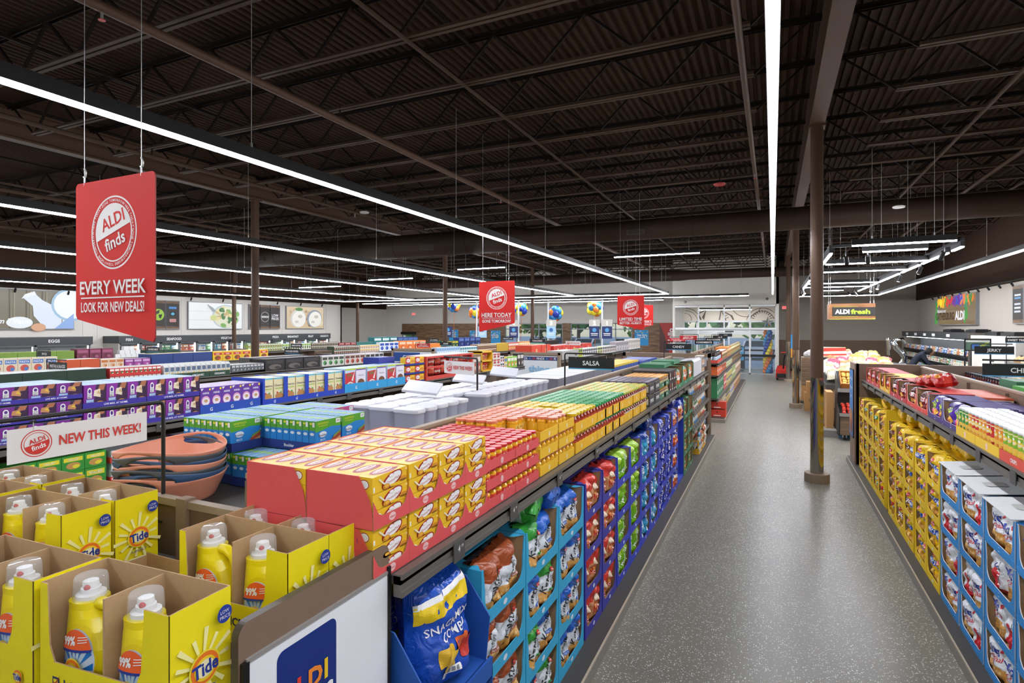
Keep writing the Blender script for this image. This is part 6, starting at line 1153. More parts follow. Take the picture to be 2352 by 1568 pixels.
# poster board facing the camera at the start of the far kitchenware run
def poster_end(x0, x1, y, zt, label, fn):
    o = tag(emp('display_board', ((x0+x1)/2, y, 0)), label, 'poster board'); w_ = (x1-x0)/2
    b = MB(); b.box(-w_, w_, 0, .05, 0, zt, C('#8f7c69', .5)); b.box(-w_, -w_+.07, -.02, 0, 0, zt, C('#9c8975', .5)); b.box(w_-.07, w_, -.02, 0, 0, zt, C('#9c8975', .5)); b.box(-w_, w_, -.02, 0, zt-.07, zt, C('#9c8975', .5)); b.build('frame', o)
    b = MB(); b.box(-w_+.09, w_-.09, -.012, 0, .5, zt-.1, C('#e6ebf0', .3)); b.plane((-w_, -.012, 0), (1, 0, 0), (0, 0, 1), .001); fn(b, 2*w_, zt); b.build('poster', o)
def f_thing(b, w, zt):
    b.rect(.09, zt-.22, w-.09, zt-.12, C('#22386f')); x = w-.13
    for s_, cl in (('FI', '#f2f2f2'), ('I', '#e23b30'), ('D', '#d9502f'), ('L', '#7a5aa8'), ('A', '#4f9cd8'), ('FINDS', '#f2f2f2'), ('I', '#e23b30'), ('D', '#d9502f'), ('L', '#7a5aa8'), ('A', '#4f9cd8'), ('DS', '#f2f2f2')):
        ww = glyphs(s_, 2)[2]*.06; b.txt(s_, x, zt-.17, .06, C(cl), al='R', bold=2); x -= ww+(.035 if s_ in ('FINDS', 'A', 'FI') else .012)
    b.txt('thing', w-.62, zt-.45, .17, C('#8fc0e2'), bold=4, w=.62)
poster_end(-6.75, -5.2, 14.42, 1.62, 'framed poster board with pale blue lettering before the kitchenware boxes', f_thing)
poster_end(-10.75, -9.2, 14.42, 1.66, 'framed poster board with a blue header before the cracker run', lambda b, w, zt: (b.rect(.09, zt-.4, w-.5, zt-.12, C('#1f4a96')), b.txt('Cookies', .7, zt-.27, .12, WHT, bold=2)))
# ---- far condiment run next to the main aisle: open shelves
XC = -1.23
def cseg(z, specs, y=14.62):
    for ln, nm, desc, col, top, c1, c2, w_, h_, rows, tiers, cat in specs: prow(nm, desc, col, top, c1, c2, XC, 1, y, y+ln-.02, z, w_, h_, max(.1, w_*.6), rows, tiers, dsc_cat=cat); y += ln
crt = Proto(pbox('soda_carton', .4, .3, .17, '#d8432f', '#c8584a', lambda b, w, h: (b.rect(w*.3, h*.1, w*.7, h*.22, WHT), b.rect(w*.47, h*.55, w*.53, h*.8, INK))), 'carton', 'red cartons at the start of the condiment run')
for r_ in range(3):
    for t in range(2): crt.at((XC-.02, 14.85+.42*r_, .1+.2*t if t else .1), 0 if r_ == 0 else FACE[1], 'red carton on the base of the condiment run, %s pair, %s' % (nth(r_), ('lower', 'upper')[t]))
GCR = Proto(crate('#2c7348', .5, .5, .24, word='FRESH'), 'crate', 'green bottle crates')
for k in range(4):
    for t in range(2): GCR.at((XC-.45 if 0 else XC, 14.85+.5*k, .575+.245*t), FACE[1], 'green crate of the condiment run, %s stack, %s' % (nth(k), ('lower', 'upper')[t]))
for k in range(3): Proto(crate('#e06a34', .42, .45, .2, word='FARM'), 'crate').at((XC, 14.85+.44*k, 1.135), FACE[1], 'orange crate of the condiment run, %s along' % nth(k))
cseg(.1, [(.0, 'x', 'x', '#fff', None, None, None, .2, .2, 1, 1, 'x')][:0])
cseg(.1, [(1.2, 'mayo_jar', 'white mayonnaise jar with yellow cap', '#e9e0c2', '#e2b32c', '#27468c', '#d8c070', .13, .2, 2, 2, 'jar'), (1.8, 'oil_bottle', 'amber bottle on the base', '#d8b44a', '#2f6a3c', '#3f5a9a', '#e6cf7a', .11, .3, 1, 1, 'bottle'), (2.0, 'mayo_jar', 'blue capped jar on the base', '#dfdcd2', '#2a54b4', '#2f63c0', '#e2bb3c', .13, .2, 1, 2, 'jar'), (4.2, 'stock_carton', 'tan carton low on the condiment run', '#c08a5c', '#cfa578', '#e2c8a2', '#8a5a34', .3, .35, 1, 1, 'carton')], 16.2)
cseg(.585, [(1.0, 'soda_pack', 'red and white pack', '#d8423a', '#efe9e4', '#f0ece6', '#b52f2a', .2, .22, 1, 2, 'pack'), (2.4, 'dressing_bottle', 'yellow and blue bottle', '#d8c23c', '#3a63b4', '#2f5ab0', '#efe3a2', .12, .24, 2, 2, 'bottle'), (2.0, 'dressing_bottle', 'green and cream bottle', '#b9c07a', '#3a7a3c', '#efe9d6', '#4f8a42', .12, .26, 1, 2, 'bottle'), (3.6, 'stock_carton', 'cream and brown carton on the middle shelf', '#c9a98a', '#d8c2a8', '#efe6d8', '#8a5a3a', .3, .4, 1, 1, 'carton')], 16.7)
cseg(1.145, [(1.6, 'ketchup_bottle', 'orange red sauce bottle', '#d8502c', '#e8b23a', '#e9d9b4', '#b8321f', .11, .25, 1, 1, 'bottle'), (2.6, 'dressing_bottle', 'mixed dressing bottle', '#c9cf8a', '#4a6ab8', '#3f63b0', '#efe4b2', .12, .25, 1, 1, 'bottle'), (5.2, 'dressing_bottle', 'brown and blue sauce bottle', '#8a6a4a', '#3a4f8a', '#d8c49a', '#5a3a26', .14, .25, 1, 1, 'bottle')], 15.95)
def soda():
    o = emp('soda_bottle'); b = MB(); b.lathe([(.036, 0), (.038, .01), (.038, .1), (.037, .17), (.022, .22), (.016, .24)], C('#2b1612', .15), 12); b.build('bottle_body', o); b = MB(); b.lathe([(.017, .238), (.017, .262), (0, .263)], C('#1a1718', .4), 10); b.build('cap', o); b = MB(); b.tube([(0, 0, .06), (0, 0, .15)], .0388, C('#bcd3e6', .4), 12, False); b.build('label', o); return o
SD = Proto(soda(), 'bottle', 'dark soda bottles on the condiment run'); RTR = Proto(crate('#cf4436', .46, .4, .07), 'tray', 'red bottle trays')
for k in range(3): RTR.at((XC+.01, 14.85+.47*k, 1.432), FACE[1], 'red tray of dark bottles at the start of the condiment run, %s along' % nth(k))
for r_ in range(4):
    for k in range(16): SD.at((XC-.06-.09*r_, 14.68+.086*k, 1.437), 0, 'dark capped soda bottle, %s row back, %s along' % (nth(r_), nth(k)))
b = MB(); b.box(-.3, .3, 0, .3, 0, .04, C('#1f1c1b')); b.box(-.3, .3, .27, .3, 0, .38, C('#241f1c')); tag(b.build('stock_carton', None, (-1.68, 15.1, 1.432), FACE[1]), 'black carton back standing behind the dark bottles', 'carton')
cseg(1.432, [(1.8, 'salsa_bottle', 'mixed colour bottle on the top condiment shelf', '#a94a34', '#e6e0d2', '#e8d8b0', '#4a7a3c', .11, .24, 2, 1, 'bottle'), (1.8, 'stock_carton', 'orange topped carton', '#c9762f', '#e08a2f', '#e8cfa2', '#5a7a3a', .28, .27, 2, 1, 'carton'), (5.8, 'snack_box', 'green and tan box high on the condiment run', '#8a8f4a', '#a9865a', '#e2d2a8', '#a8502f', .18, .28, 1, 1, 'box')], 16.05)
# ---- aisle signs
for args in ((-9.95, 4.83, 1.57, 1.82, 'PASTAS & SAUCES', 'dark', 0, 'dark pastas and sauces sign over the green cartons'), (-13.95, 6.59, 1.57, 1.85, 'SPICES', 'dark', 0, 'dark spices sign in front of the egg cooler'), (-17.9, 10.9, 1.5, 1.75, 'SNACK CAKES', 'dark', PI, 'dark snack cakes sign below the red hanging banner'), (-13.95, 8.85, 1.57, 1.865, 'CANNED MEAT', 'dark', 0, 'dark canned meat sign before the freezer doors'),
        (-17.9, 16.5, 1.5, 1.74, 'COFFEE & TEA', 'dark', PI, 'dark coffee and tea sign beside the plain brown column'), (-9.95, 9.9, 1.57, 1.84, 'PACKAGED DINNERS', 'dark', PI, 'dark packaged dinners sign over the black cartons'), (-13.95, 13.4, 1.1, 1.83, 'CANNED VEGETABLES', 'dark', 0, 'dark canned vegetables sign behind the packaged dinners sign'), (-9.95, 14.55, 1.5, 1.85, ('HERE TODAY', 'GONE TOMORROW'), 'red', 0, 'small red here today gone tomorrow shelf sign'),
        (-9.95, 16.77, 1.5, 1.84, 'SOUPS', 'dark', PI, 'dark soups sign over the far rows'), (-5.95, 15.3, 1.5, 2.01, 'CRACKERS', 'dark', PI, 'dark crackers sign over the kitchenware boxes'), (-1.95, 17.1, 1.6, 2.1, ('LIMITED TIME', 'BETTER HURRY'), 'red', PI, 'small red limited time shelf sign'), (-2.45, 18.4, 1.43, 2.0, ('LOOK FOR NEW DEALS', 'EVERY WEEK'), 'red', PI, 'small red every week shelf sign'),
        (-1.95, 15.9, 1.6, 2.0, 'CONDIMENTS', 'dark', 0, 'dark condiments sign at the start of the far aisle run'), (-1.95, 18.6, 1.6, 2.02, 'PICKLES & OLIVES', 'dark', 0, 'dark pickles and olives sign behind the condiments sign'), (-1.95, 21, 1.6, 2.06, 'RICE', 'dark', 0, 'dark rice sign halfway to the entrance'), (-1.95, 23.5, 1.6, 2.1, 'OILS', 'dark', 0, 'dark oils sign closest to the entrance'),
        (-13.95, 21.4, 1.5, 1.84, 'OIL & VINEGAR', 'dark', 0, 'dark oil and vinegar sign over the deep blue cartons'), (-13.95, 18.5, 1.5, 1.8, 'LAUNDRY', 'dark', 0, 'dark laundry sign over the orange cartons'), (-13.95, 24.8, 1.5, 1.88, 'BAKING', 'dark', 0, 'dark baking sign near the plank wall'), (-9.95, 20.6, 1.5, 1.95, 'PERSONAL CARE', 'dark', 0, 'dark personal care sign over the cracker boxes'), (-17.9, 22.5, 1.5, 1.76, 'PAPER GOODS', 'dark', 0, 'dark paper goods sign beside the white corner wall')):
    bracket(*args)
bracket(-5.3, 16.6, 1.43, 1.92, 'NEW THIS WEEK!', 'white', PI, 'white new this week sign on the kitchenware run behind the salsa sign')
# ================================================================ coolers and pictures along the far wall
CASEG = C('#3d3f42', .45); FRM = C('#6f7274', .4, metal=.4); LED = C('#f2fbff', .5, emit=9, kind='led')
def cooler(y0, y1, n, words, label, name):
    o = tag(emp(name, (-23, (y0+y1)/2, 0)), label, 'cooler'); c_ = (y0+y1)/2; H = y1-y0
    b = MB(); b.box(-.48, -.44, y0-c_, y1-c_, 0, 1.7, C('#d9dedf', .6)); b.box(-.48, .48, y0-c_, y1-c_, 0, .25, CASEG); b.box(-.48, .48, y0-c_-.04, y0-c_, 0, 1.7, C('#b9b6ae')); b.box(-.48, .48, y1-c_, y1-c_+.04, 0, 1.7, C('#b9b6ae')); b.build('cabinet_body', o)
    b = MB(); b.box(-.48, .52, y0-c_-.05, y1-c_+.05, 1.7, 1.97, CASEG); b.box(.5, .53, y0-c_-.05, y1-c_+.05, 1.95, 1.98, C('#5a5c5f')); b.plane((.52, y0-c_, 1.7), (0, 1, 0), (0, 0, 1), .003)
    for f, wd_ in words: b.txt(wd_, H*f, .135, .1, WHT, bold=2)
    b.build('header_panel', o)
    for z in (.62, .98, 1.32): b = MB(); b.box(-.44, .36, y0-c_, y1-c_, z-.025, z, FRM); b.build('shelf_board', o)
    st = H/n
    for k in range(n+1):
        b = MB(); b.box(.3, .33, y0-c_+st*k-.02, y0-c_+st*k+.02, .3, 1.65, LED); b.build('light_strip', o)
    for k in range(n):
        ya = y0-c_+st*k
        b = MB(); b.box(.44, .48, ya+.01, ya+.05, .25, 1.7, FRM); b.box(.44, .48, ya+st-.05, ya+st-.01, .25, 1.7, FRM); b.box(.44, .48, ya+.01, ya+st-.01, 1.65, 1.7, FRM); b.box(.44, .48, ya+.01, ya+st-.01, .25, .3, FRM); d = b.build('door', o)
        b = MB(); b.face([(.46, ya+.05, .3), (.46, ya+st-.05, .3), (.46, ya+st-.05, 1.65), (.46, ya+.05, 1.65)], GLASS); b.build('glass_pane', d)
        b = MB(); b.box(.48, .51, ya+st-.04, ya+st-.02, .8, 1.3, BLK2); b.build('handle', d)
    return o
cooler(7.2, 12.3, 3, [(.77, 'EGGS'), (.25, 'MILK')], 'dark headed cooler marked for eggs beside the blank wall', 'egg_cooler')
cooler(13.3, 24.5, 14, [(.03, 'FISH'), (.19, 'SEAFOOD'), (.42, 'VEGETABLES'), (.66, 'PIZZA'), (.76, 'BREAKFAST'), (.87, 'FRUIT'), (.96, 'DESSERTS')], 'long row of glass door freezers with a dark header', 'freezer_case')
FZ = [Proto(pbox('frozen_pack', .24, .2, h_, c_, None, d_gen(a, e)), 'pack', 'packs behind the freezer glass') for h_, c_, a, e in ((.26, '#c83a34', '#f0e8e0', '#d88a3a'), (.24, '#e6e9ec', '#3a7ab8', '#d8c08a'), (.27, '#2f8a4a', '#e8f0e0', '#8ac06a'), (.24, '#3f9ab0', '#f0f4f4', '#e8d8b8'), (.26, '#d8702f', '#f4e8d0', '#a83a2a'))]
for si, z in enumerate((.985, 1.325)):
    for k in range(42): FZ[(k//3*2+si*3+(k % 3 == 2)) % 5].at((-22.72, 13.46+.2655*k, z), FACE[1]+R.uniform(-.08, .08), 'frozen food pack behind freezer glass, %s shelf, %s from the eggs' % (('lower', 'upper')[si], nth(k)))
EG = Proto(pbox('egg_carton', .3, .3, .08, '#b98a8a', '#cdb9b0', d_gen('#e8e0d8', '#a05a5a')), 'egg carton', 'egg cartons in the cooler')
for si, z in enumerate((.985, 1.325)):
    for k in range(12):
        for t in range(2): EG.at((-22.75, 8.0+.33*k, z+.082*t), FACE[1], 'egg carton behind the cooler glass, %s shelf, %s along, %s' % (('lower', 'upper')[si], nth(k), ('under', 'on top')[t]))
# ---- backlit pictures and dark wall panels
EMI = .5
def E_(h, e=EMI):
    k = ('backlit', h, e)
    if k not in MATS:                                   # printed film on a light box: dark gloss in front, its own light behind
        m = C(h, .35, emit=e*1.7, kind='backlit').copy(); m.node_tree.nodes['Principled BSDF'].inputs['Base Color'].default_value = tuple(x*.12 for x in lin(h)[:3])+(1,); MATS[k] = m
    return MATS[k]
def wallpic(name, y0, y1, z0, z1, label, fn, cat, X=-23.5, s=1, th=.08):
    o = tag(emp(name, (X, (y0+y1)/2, z0)), label, cat); W = y1-y0; H = z1-z0; b = MB()
    b.box(min(0, s*th), max(0, s*th), -W/2-.03, W/2+.03, -.03, H+.03, C('#8a8c8e', .4)); b.build('frame', o)
    b = MB(); b.plane((s*(th+.001), -W/2*s, 0), (0, s, 0), (0, 0, 1), .0015); fn(b, W, H); b.build('picture', o); return o
def p_milk(b, W, H):
    b.rect(0, 0, W, H, E_('#77705c'))
    for k in range(9): b.rect(W*.11*k, 0, W*.11*k+.03, H, E_('#4f4a3a')); b.rect(W*.11*k+.12, 0, W*.11*k+.16, H, E_('#8d8672'))
    x = W-2.2
    BM = E_('#dfe8f8')
    for q in ([(.66, .8), (.98, .94), (1.22, .76), (.93, .6)], [(.93, .6), (1.22, .76), (1.62, .6), (.96, .34)], [(.96, .34), (1.62, .6), (2.1, .18), (1.3, -.0)], [(1.3, 0), (2.1, .18), (2.06, 0)]): b.e -= b.step; b.pg([(x+u_, H*v_) for u_, v_ in q], BM)
    b.pg([(x+.6, H*.78), (x+.7, H*.9), (x+.98, H*.99), (x+1.04, H*.9)], E_('#eef2fb'))
    b.ell(W-.1, H*.66, .62, .6, E_('#9cc0dc')); b.ell(W-.1, H*.66, .54, .52, E_('#f2f6fa')); b.pg([(W-.62, 0), (W, H*.42), (W, 0)], E_('#8fb0e6')); b.rect(W, 0, W+.6, H*1.3, C('#8a8c8e')) if 0 else None
    b.ell(x+.55, H*.16, .38, .2, E_('#eaf0f6')); b.txt('From The', x+.08, H*.2, .17, E_('#f4f7ff'), shear=.3, bold=2); b.txt('Farm', x+.62, H*.19, .16, E_('#ffffff'), shear=.3); b.ell(x+1.1, .05, .22, .14, E_('#d9a583'))
def clipfn(fn):
    return fn
def p_salad(b, W, H):
    b.rect(0, 0, W, H, E_('#eef0f2'))
    for k in (.33, .66): b.rect(0, H*k, W, H*k+.012, E_('#c3c8cd'))
    b.ell(W*.68, H*.48, W*.27, H*.47, E_('#b8c6d2')); b.ell(W*.69, H*.47, W*.25, H*.43, E_('#dfe2c8')); rr = random.Random(4)
    for k in range(46):
        a = rr.random()*6.28; q = rr.random()**.5; b.ell(W*.69+W*.22*q*math.cos(a), H*.47+H*.38*q*math.sin(a), .05+.12*rr.random(), .04+.08*rr.random(), E_(['#3f7a3c', '#e8d9a0', '#c9b27a', '#7fae5a', '#f0ead2', '#24582c'][k % 6]), 10, rr.random()*3)
    b.ell(W*.42, H*.42, .16, .14, E_('#cfd48a'))
    for k in range(4): b.pg([(W*.3+.07*k, H*.92-.04*k), (W*.33+.07*k, H*.93-.04*k), (W*.42+.05*k, H*.66), (W*.4+.05*k, H*.66)], E_('#9aa3ab'))
def p_ice(b, W, H):
    b.rect(0, 0, W, H, E_('#d8c2a0')); rr = random.Random(9)
    for k in range(26): b.ell(W*(.08+.84*rr.random()), H*(.14+.72*rr.random()), .06+.16*rr.random(), .05+.1*rr.random(), E_(['#c9ad86', '#b08c62', '#e6d6bc', '#8f6a45'][k % 4]), 10, rr.random()*3)
    for cx, c1 in ((.28, '#d6d2cb'), (.72, '#8f98a4')): b.ell(W*cx, H*.46, W*.21, H*.42, E_(c1), 24, .2); b.ell(W*(cx+.02), H*.43, W*.18, H*.37, E_('#f3f0ea'), 24, .2); b.ell(W*(cx+.05), H*.55, W*.06, H*.08, E_('#c9c2b6')); b.ell(W*(cx-.04), H*.3, W*.05, H*.06, E_('#d3cdc2'))
    b.ell(W*.3, H*.88, W*.1, H*.08, E_('#4f8a3c'))
wallpic('light_box', 7.9, 12.2, 2.26, 3.58, 'backlit milk bottle picture on the dark planks above the eggs', p_milk, 'picture'); wallpic('light_box', 16.75, 19.5, 2.25, 3.43, 'backlit salad plate picture above the freezers', p_salad, 'picture'); wallpic('light_box', 22.3, 25.0, 2.26, 3.43, 'backlit ice cream picture above the freezers', p_ice, 'picture')
def p_panel(kind):
    def f(b, W, H):
        b.rect(0, 0, W, H, C('#3a3531', .6)); b.rect(0, 0, W, H*.09, WOOD); b.rect(0, H*.91, W, H, WOOD); cx = W/2
        if kind == 'globe': b.ell(cx, H*.5, W*.42, W*.42, C('#9cc83c')); b.pg([(cx-.1, H*.62), (cx+.05, H*.68), (cx+.02, H*.55), (cx-.12, H*.5)], C('#2a2623')); b.pg([(cx, H*.5), (cx+.16, H*.52), (cx+.1, H*.36), (cx+.02, H*.4)], C('#2a2623'))
        elif kind == 'marks': b.rr(cx-.17, H*.72, cx+.17, H*.8, .02, C('#4a8fd0')); b.rect(cx-.12, H*.46, cx+.12, H*.62, C('#1d1b1a')); b.ell(cx, H*.54, .08, .06, C('#5ab4d0')); b.rr(cx-.15, H*.24, cx+.15, H*.36, .04, C('#c98a86'))
        elif kind == 'emblem': b.ring(cx, H*.5, W*.42, W*.42, .95, WHT); b.rect(cx-W*.36, H*.46, cx+W*.36, H*.54, WHT); b.txt('EXCLUSIVE', cx, H*.5, .06, C('#3a3531'), maxw=W*.66)
        elif kind == 'low': b.txt('LOW', cx, H*.57, .13, WHT, bold=2); b.txt('PRICES', cx, H*.43, .13, WHT, bold=2, maxw=W*.75)
        elif kind == 'great': b.txt('OUR', cx, H*.5, .13, WHT, bold=2)
        elif kind == 'lines':
            for q, cl in ((.72, '#d5dbe0'), (.64, '#5a8fc0'), (.48, '#c9cfd6'), (.38, '#d5dbe0'), (.28, '#c9cfd6')): b.rect(W*.2, H*q, W*.8, H*(q+.05), C(cl))
    return f
for y0, y1, k, lb in ((15.1, 15.68, 'globe', 'dark hanging panel with a green globe above the freezers'), (15.72, 16.3, 'marks', 'dark hanging panel with three small emblems above the freezers'), (19.95, 20.55, 'great', 'dark panel half behind the plain column above the freezers'), (20.58, 21.18, 'emblem', 'dark panel with a round white emblem above the freezers'), (21.21, 21.83, 'low', 'dark panel about low prices above the freezers')): wallpic('wall_banner', y0, y1, 2.25, 3.43, lb, p_panel(k), 'banner')
b = MB(); b.tube([(-23.3, 2, 3.72), (-23.3, 25.5, 3.72)], .02, BLK2)
for k in range(14): b.tube([(-23.3, 4+1.6*k, 3.72), (-23.3, 4+1.6*k, 3.62)], .012, BLK2, 6); b.tube([(-23.3, 4+1.6*k, 3.62), (-23.36, 4+1.6*k, 3.5)], .035, BLK2, 8)
tag(b.build('picture_light_rail'), 'black rail of small heads over the pictures by the freezers', 'rail')
# ================================================================ red hanging banners
RB = C('#dc2f2b', .65, spec=.25); RB2 = C('#f1ece8', .45)
def banner(x, y, dl, dr, lines, label, ringtext=False):
    o = tag(emp('hanging_banner', (x, y, 3.0)), label, 'banner', 'red pointed banners'); w_ = .3; r = .022
    pts = [(-w_, -dl+.02), (-w_+.015, -dl)]; pts = [(-w_+.012, -dl), (w_-.012, -dr), (w_, -dr+.02)]+[(w_-r+r*math.cos(a*PI/8), -r+r*math.sin(a*PI/8)) for a in range(0, 5)]+[(-w_+r+r*math.cos(a*PI/8), -r+r*math.sin(a*PI/8)) for a in range(4, 9)]+[(-w_, -dl+.02)]
    b = MB(); n = len(pts); b.face([(px, -.003, z) for px, z in pts], RB); b.face([(px, .003, z) for px, z in pts[::-1]], RB)
    for i in range(n): j = (i+1) % n; b.face([(pts[i][0], .003, pts[i][1]), (pts[j][0], .003, pts[j][1]), (pts[j][0], -.003, pts[j][1]), (pts[i][0], -.003, pts[i][1])], C('#8c2420'))
    for s in (1, -1):
        b.plane((0, -.003*s, 0), (s, 0, 0), (0, 0, 1), .0005)
        cy_ = -.255; q = .172; b.ring(0, cy_, q, q, .955, RB2, 48); b.ring(0, cy_, q*.8, q*.8, .95, RB2, 48); b.ell(0, cy_, q*.765, q*.765, RB2, 28, .3, 0, PI)
        b.txt('ALDI', -.005, cy_+.058, .058, RB, rot=.3, bold=2); b.txt('finds', .012, cy_-.04, .058, RB2, rot=.3, bold=2)
        if ringtext:
            for a, t_ in ((90, 'GONE TOMORROW'), (29, 'HERE TODAY'), (-31, 'GONE TOMORROW'), (-91, 'HERE TODAY'), (-151, 'GONE TOMORROW'), (149, 'HERE TODAY')): b.arc_txt(t_, 0, cy_, q*.875, q*.875, .0125, RB2, math.radians(a), 1, 1.0)
            for a in (58, -1, -62, -121, -181, 119): b.ell(q*.875*math.cos(math.radians(a)), cy_+q*.875*math.sin(math.radians(a)), .0028, .0028, RB2, 8)
        b.txt(lines[0], 0, -.51, .062, RB2, bold=2, w=.5); b.rect(-.24, -.562, .24, -.556, RB2); b.txt(lines[1], 0, -.603, .046, RB2, bold=2, w=.48)
    b.build('printed_board', o)
    for xx in (-.235, .2):
        b = MB(); b.tube([(xx, 0, -.012), (xx, 0, .03)], .004, ALU, 6); b.tube([(xx-.008, 0, .03), (xx+.008, 0, .03), (xx+.012, 0, .05), (xx, 0, .07)], .004, ALU, 6); b.tube([(xx, 0, .03), (xx, 0, 2.25)], .0018, ALU, 5); b.build('hanging_wire', o)
banner(-2.8, 1.63, .66, .765, ('EVERY WEEK', 'LOOK FOR NEW DEALS!'), 'big red banner saying every week above the detergent table', True)
banner(-3.78, 7.66, .765, .64, ('HERE TODAY', 'GONE TOMORROW!'), 'red banner saying here today over the cereal aisle', True)
banner(-2.86, 12.5, .64, .75, ('LIMITED TIME', 'BETTER HURRY!'), 'red banner saying limited time past the salsa sign', True)
banner(-3.65, 17.7, .75, .63, ("THIS WEEK'S", 'HOT DEALS!'), 'red banner half hidden behind the limited time banner', True)
# ================================================================ checkouts, balloons, posters
def lane(x, num, card_h, sx, label):
    o = tag(emp('lane_pole', (x, 29, 0)), label, 'checkout pole', 'white checkout lane poles'); b = MB(); b.tube([(0, 0, 0), (0, 0, 3.9)], .045, C('#dfe3e6', .4), 12); b.build('pole', o)
    b = MB(); b.box(-.12, .12, -.12, .12, 0, .03, C('#9a9c9e')); b.build('foot', o)
    for n_, dx, ch in num:
        if n_:
            b = MB(); b.box(dx-.29, dx+.29, -.07, -.05, 2.37, 2.72, C('#c9c4bb')); b.plane((dx-.29, -.07, 2.37), (1, 0, 0), (0, 0, 1), .003); b.txt(n_, .29, .17, .2, C('#dff5dc', .5, emit=1.2, kind='lit_number'), bold=4); b.build('number_sign', o)
        b = MB(); b.box(dx-.27, dx+.27, -.07, -.05, 1.72, 2.36, C(ch)); b.plane((dx-.27, -.07, 1.72), (1, 0, 0), (0, 0, 1), .003); b.ell(.27, .45, .11, .11, C('#4f9cd0' if ch != '#a8d0e8' else '#3a6aa8')); b.rect(.08, .24, .46, .28, WHT); b.rect(.1, .16, .44, .19, WHT); b.build('lane_card', o)
lane(-17.84, [(None, .35, '#1f2f63')], '', 1, 'white pole with a navy card at the far checkout'); lane(-15.6, [(None, .4, '#a8d0e8')], '', 1, 'white pole with a pale blue card by the red here today banner'); lane(-12.95, [('4', -.27, '#1f2f63')], '', 1, 'white pole with the lane four card'); lane(-11.17, [('3', .2, '#a8d0e8')], '', 1, 'white pole with the lane three card'); lane(-8.14, [('2', -.4, '#1f2f63'), ('1', .28, '#1f2f63')], '', 1, 'white pole with lane two and lane one cards')
for k, x in enumerate((-17.9, -15.6, -12.9, -10.6, -8.1)):
    o = tag(emp('checkout_counter', (x, 29.6, 0)), 'grey checkout counter standing behind the far rows, %s from the plank wall' % nth(k), 'counter', 'checkout counters'); b = MB(); b.box(-.45, .45, -1.1, 1.1, 0, .88, C('#7b7d80')); b.build('base', o); b = MB(); b.box(-.5, .5, -1.15, 1.15, .88, .93, BLK2); b.build('counter_top', o); b = MB(); b.box(-.3, .1, -.2, -.16, 1.05, 1.35, C('#4fa8d8', .4)); b.box(-.12, -.08, -.19, -.15, .93, 1.1, BLK2); b.build('screen', o)
BC = [C(h, .25) for h in ('#2b3f9c', '#e8d43a', '#e8803a', '#3a86c0')]; BN = ['navy', 'yellow', 'orange', 'blue']
def bballoon(r): b = MB(); return b
def cluster(x, y, z, rad, label, seed):
    o = tag(emp('balloon_cluster', (x, y, z)), label, 'balloons', 'balloon clusters over the checkouts'); rr = random.Random(seed); N = 17
    for k in range(N):
        t = (k+.5)/N; ph = math.acos(1-2*t); a = k*2.39996; r = rad*(.3+.16*rr.random()); b = MB(); b.ball((0, 0, 0), r, BC[rr.randrange(4)], 12, 8, 1.1)
        q = b.build('balloon', o, (rad*.62*math.sin(ph)*math.cos(a), rad*.62*math.sin(ph)*math.sin(a), rad*.62*math.cos(ph)))
    b = MB(); b.tube([(0, 0, -rad*.5), (.03, 0, -rad-.4), (-.02, 0, -rad-.9), (.02, 0, -(z-.94))], .012, BC[2], 5); b.build('ribbon', o)
cluster(-10.9, 29.4, 3.1, .44, 'balloon cluster of yellow and orange above lane three', 1); cluster(-8.66, 29.5, 3.34, .46, 'balloon cluster tethered beside lane two', 2); cluster(-17.36, 29.4, 3.62, .42, 'balloon cluster behind the tall dark column', 3); cluster(-15.9, 29.4, 3.2, .42, 'balloon cluster peeking out before the here today banner', 4); cluster(-13.0, 29.45, 3.4, .42, 'balloon cluster peeking out past the here today banner', 5)
def bposter(x0, x1, z0, z1, label):
    b = MB(); b.box(x0, x1, 33.38, 33.4, z0, z1, C('#2f9ad6')); b.plane((x0, 33.38, z0), (1, 0, 0), (0, 0, 1), .003); W, H = x1-x0, z1-z0; rr = random.Random(int(x0*10))
    for k in range(22): b.ell(W*(.06+.88*rr.random()), H*(.4+.55*rr.random()), .03, .03, C(['#e8f2f8', '#1f5fa8', '#e8d43a'][k % 3]), 8)
    b.txt('Save like', W/2, H*.68, .1, WHT, maxw=W*.8, bold=1); b.txt('a champ', W/2, H*.55, .1, WHT, maxw=W*.8, bold=1); tag(b.build('wall_poster'), label, 'poster')
bposter(-20.1, -19.4, 1.2, 2.15, 'speckled blue poster beside the dark column on the plank wall'); bposter(-18.5, -17.7, 1.2, 2.1, 'speckled blue poster on the middle of the plank wall'); bposter(-16.9, -16.2, 1.2, 2.1, 'speckled blue poster before the lane four window'); bposter(-7.4, -6.6, 1.25, 2.15, 'speckled blue poster between the window and the red mural')
for x, y, z, lb in ((-22.98, 33.38, 3.25, 'small red exit sign above the plank wall'), (.6, 33.34, 3.36, 'small red exit sign beside the entrance')):
    b = MB(); b.box(-.16, .16, -.03, .02, -.09, .09, C('#e9e3e0')); b.plane((-.16, -.03, -.09), (1, 0, 0), (0, 0, 1), .002); b.txt('EXIT', .16, .09, .12, C('#ff4a4a', .5, emit=2.5, kind='exit_letters'), bold=3, w=.26); tag(b.build('exit_sign', None, (x, y, z)), lb, 'exit sign')
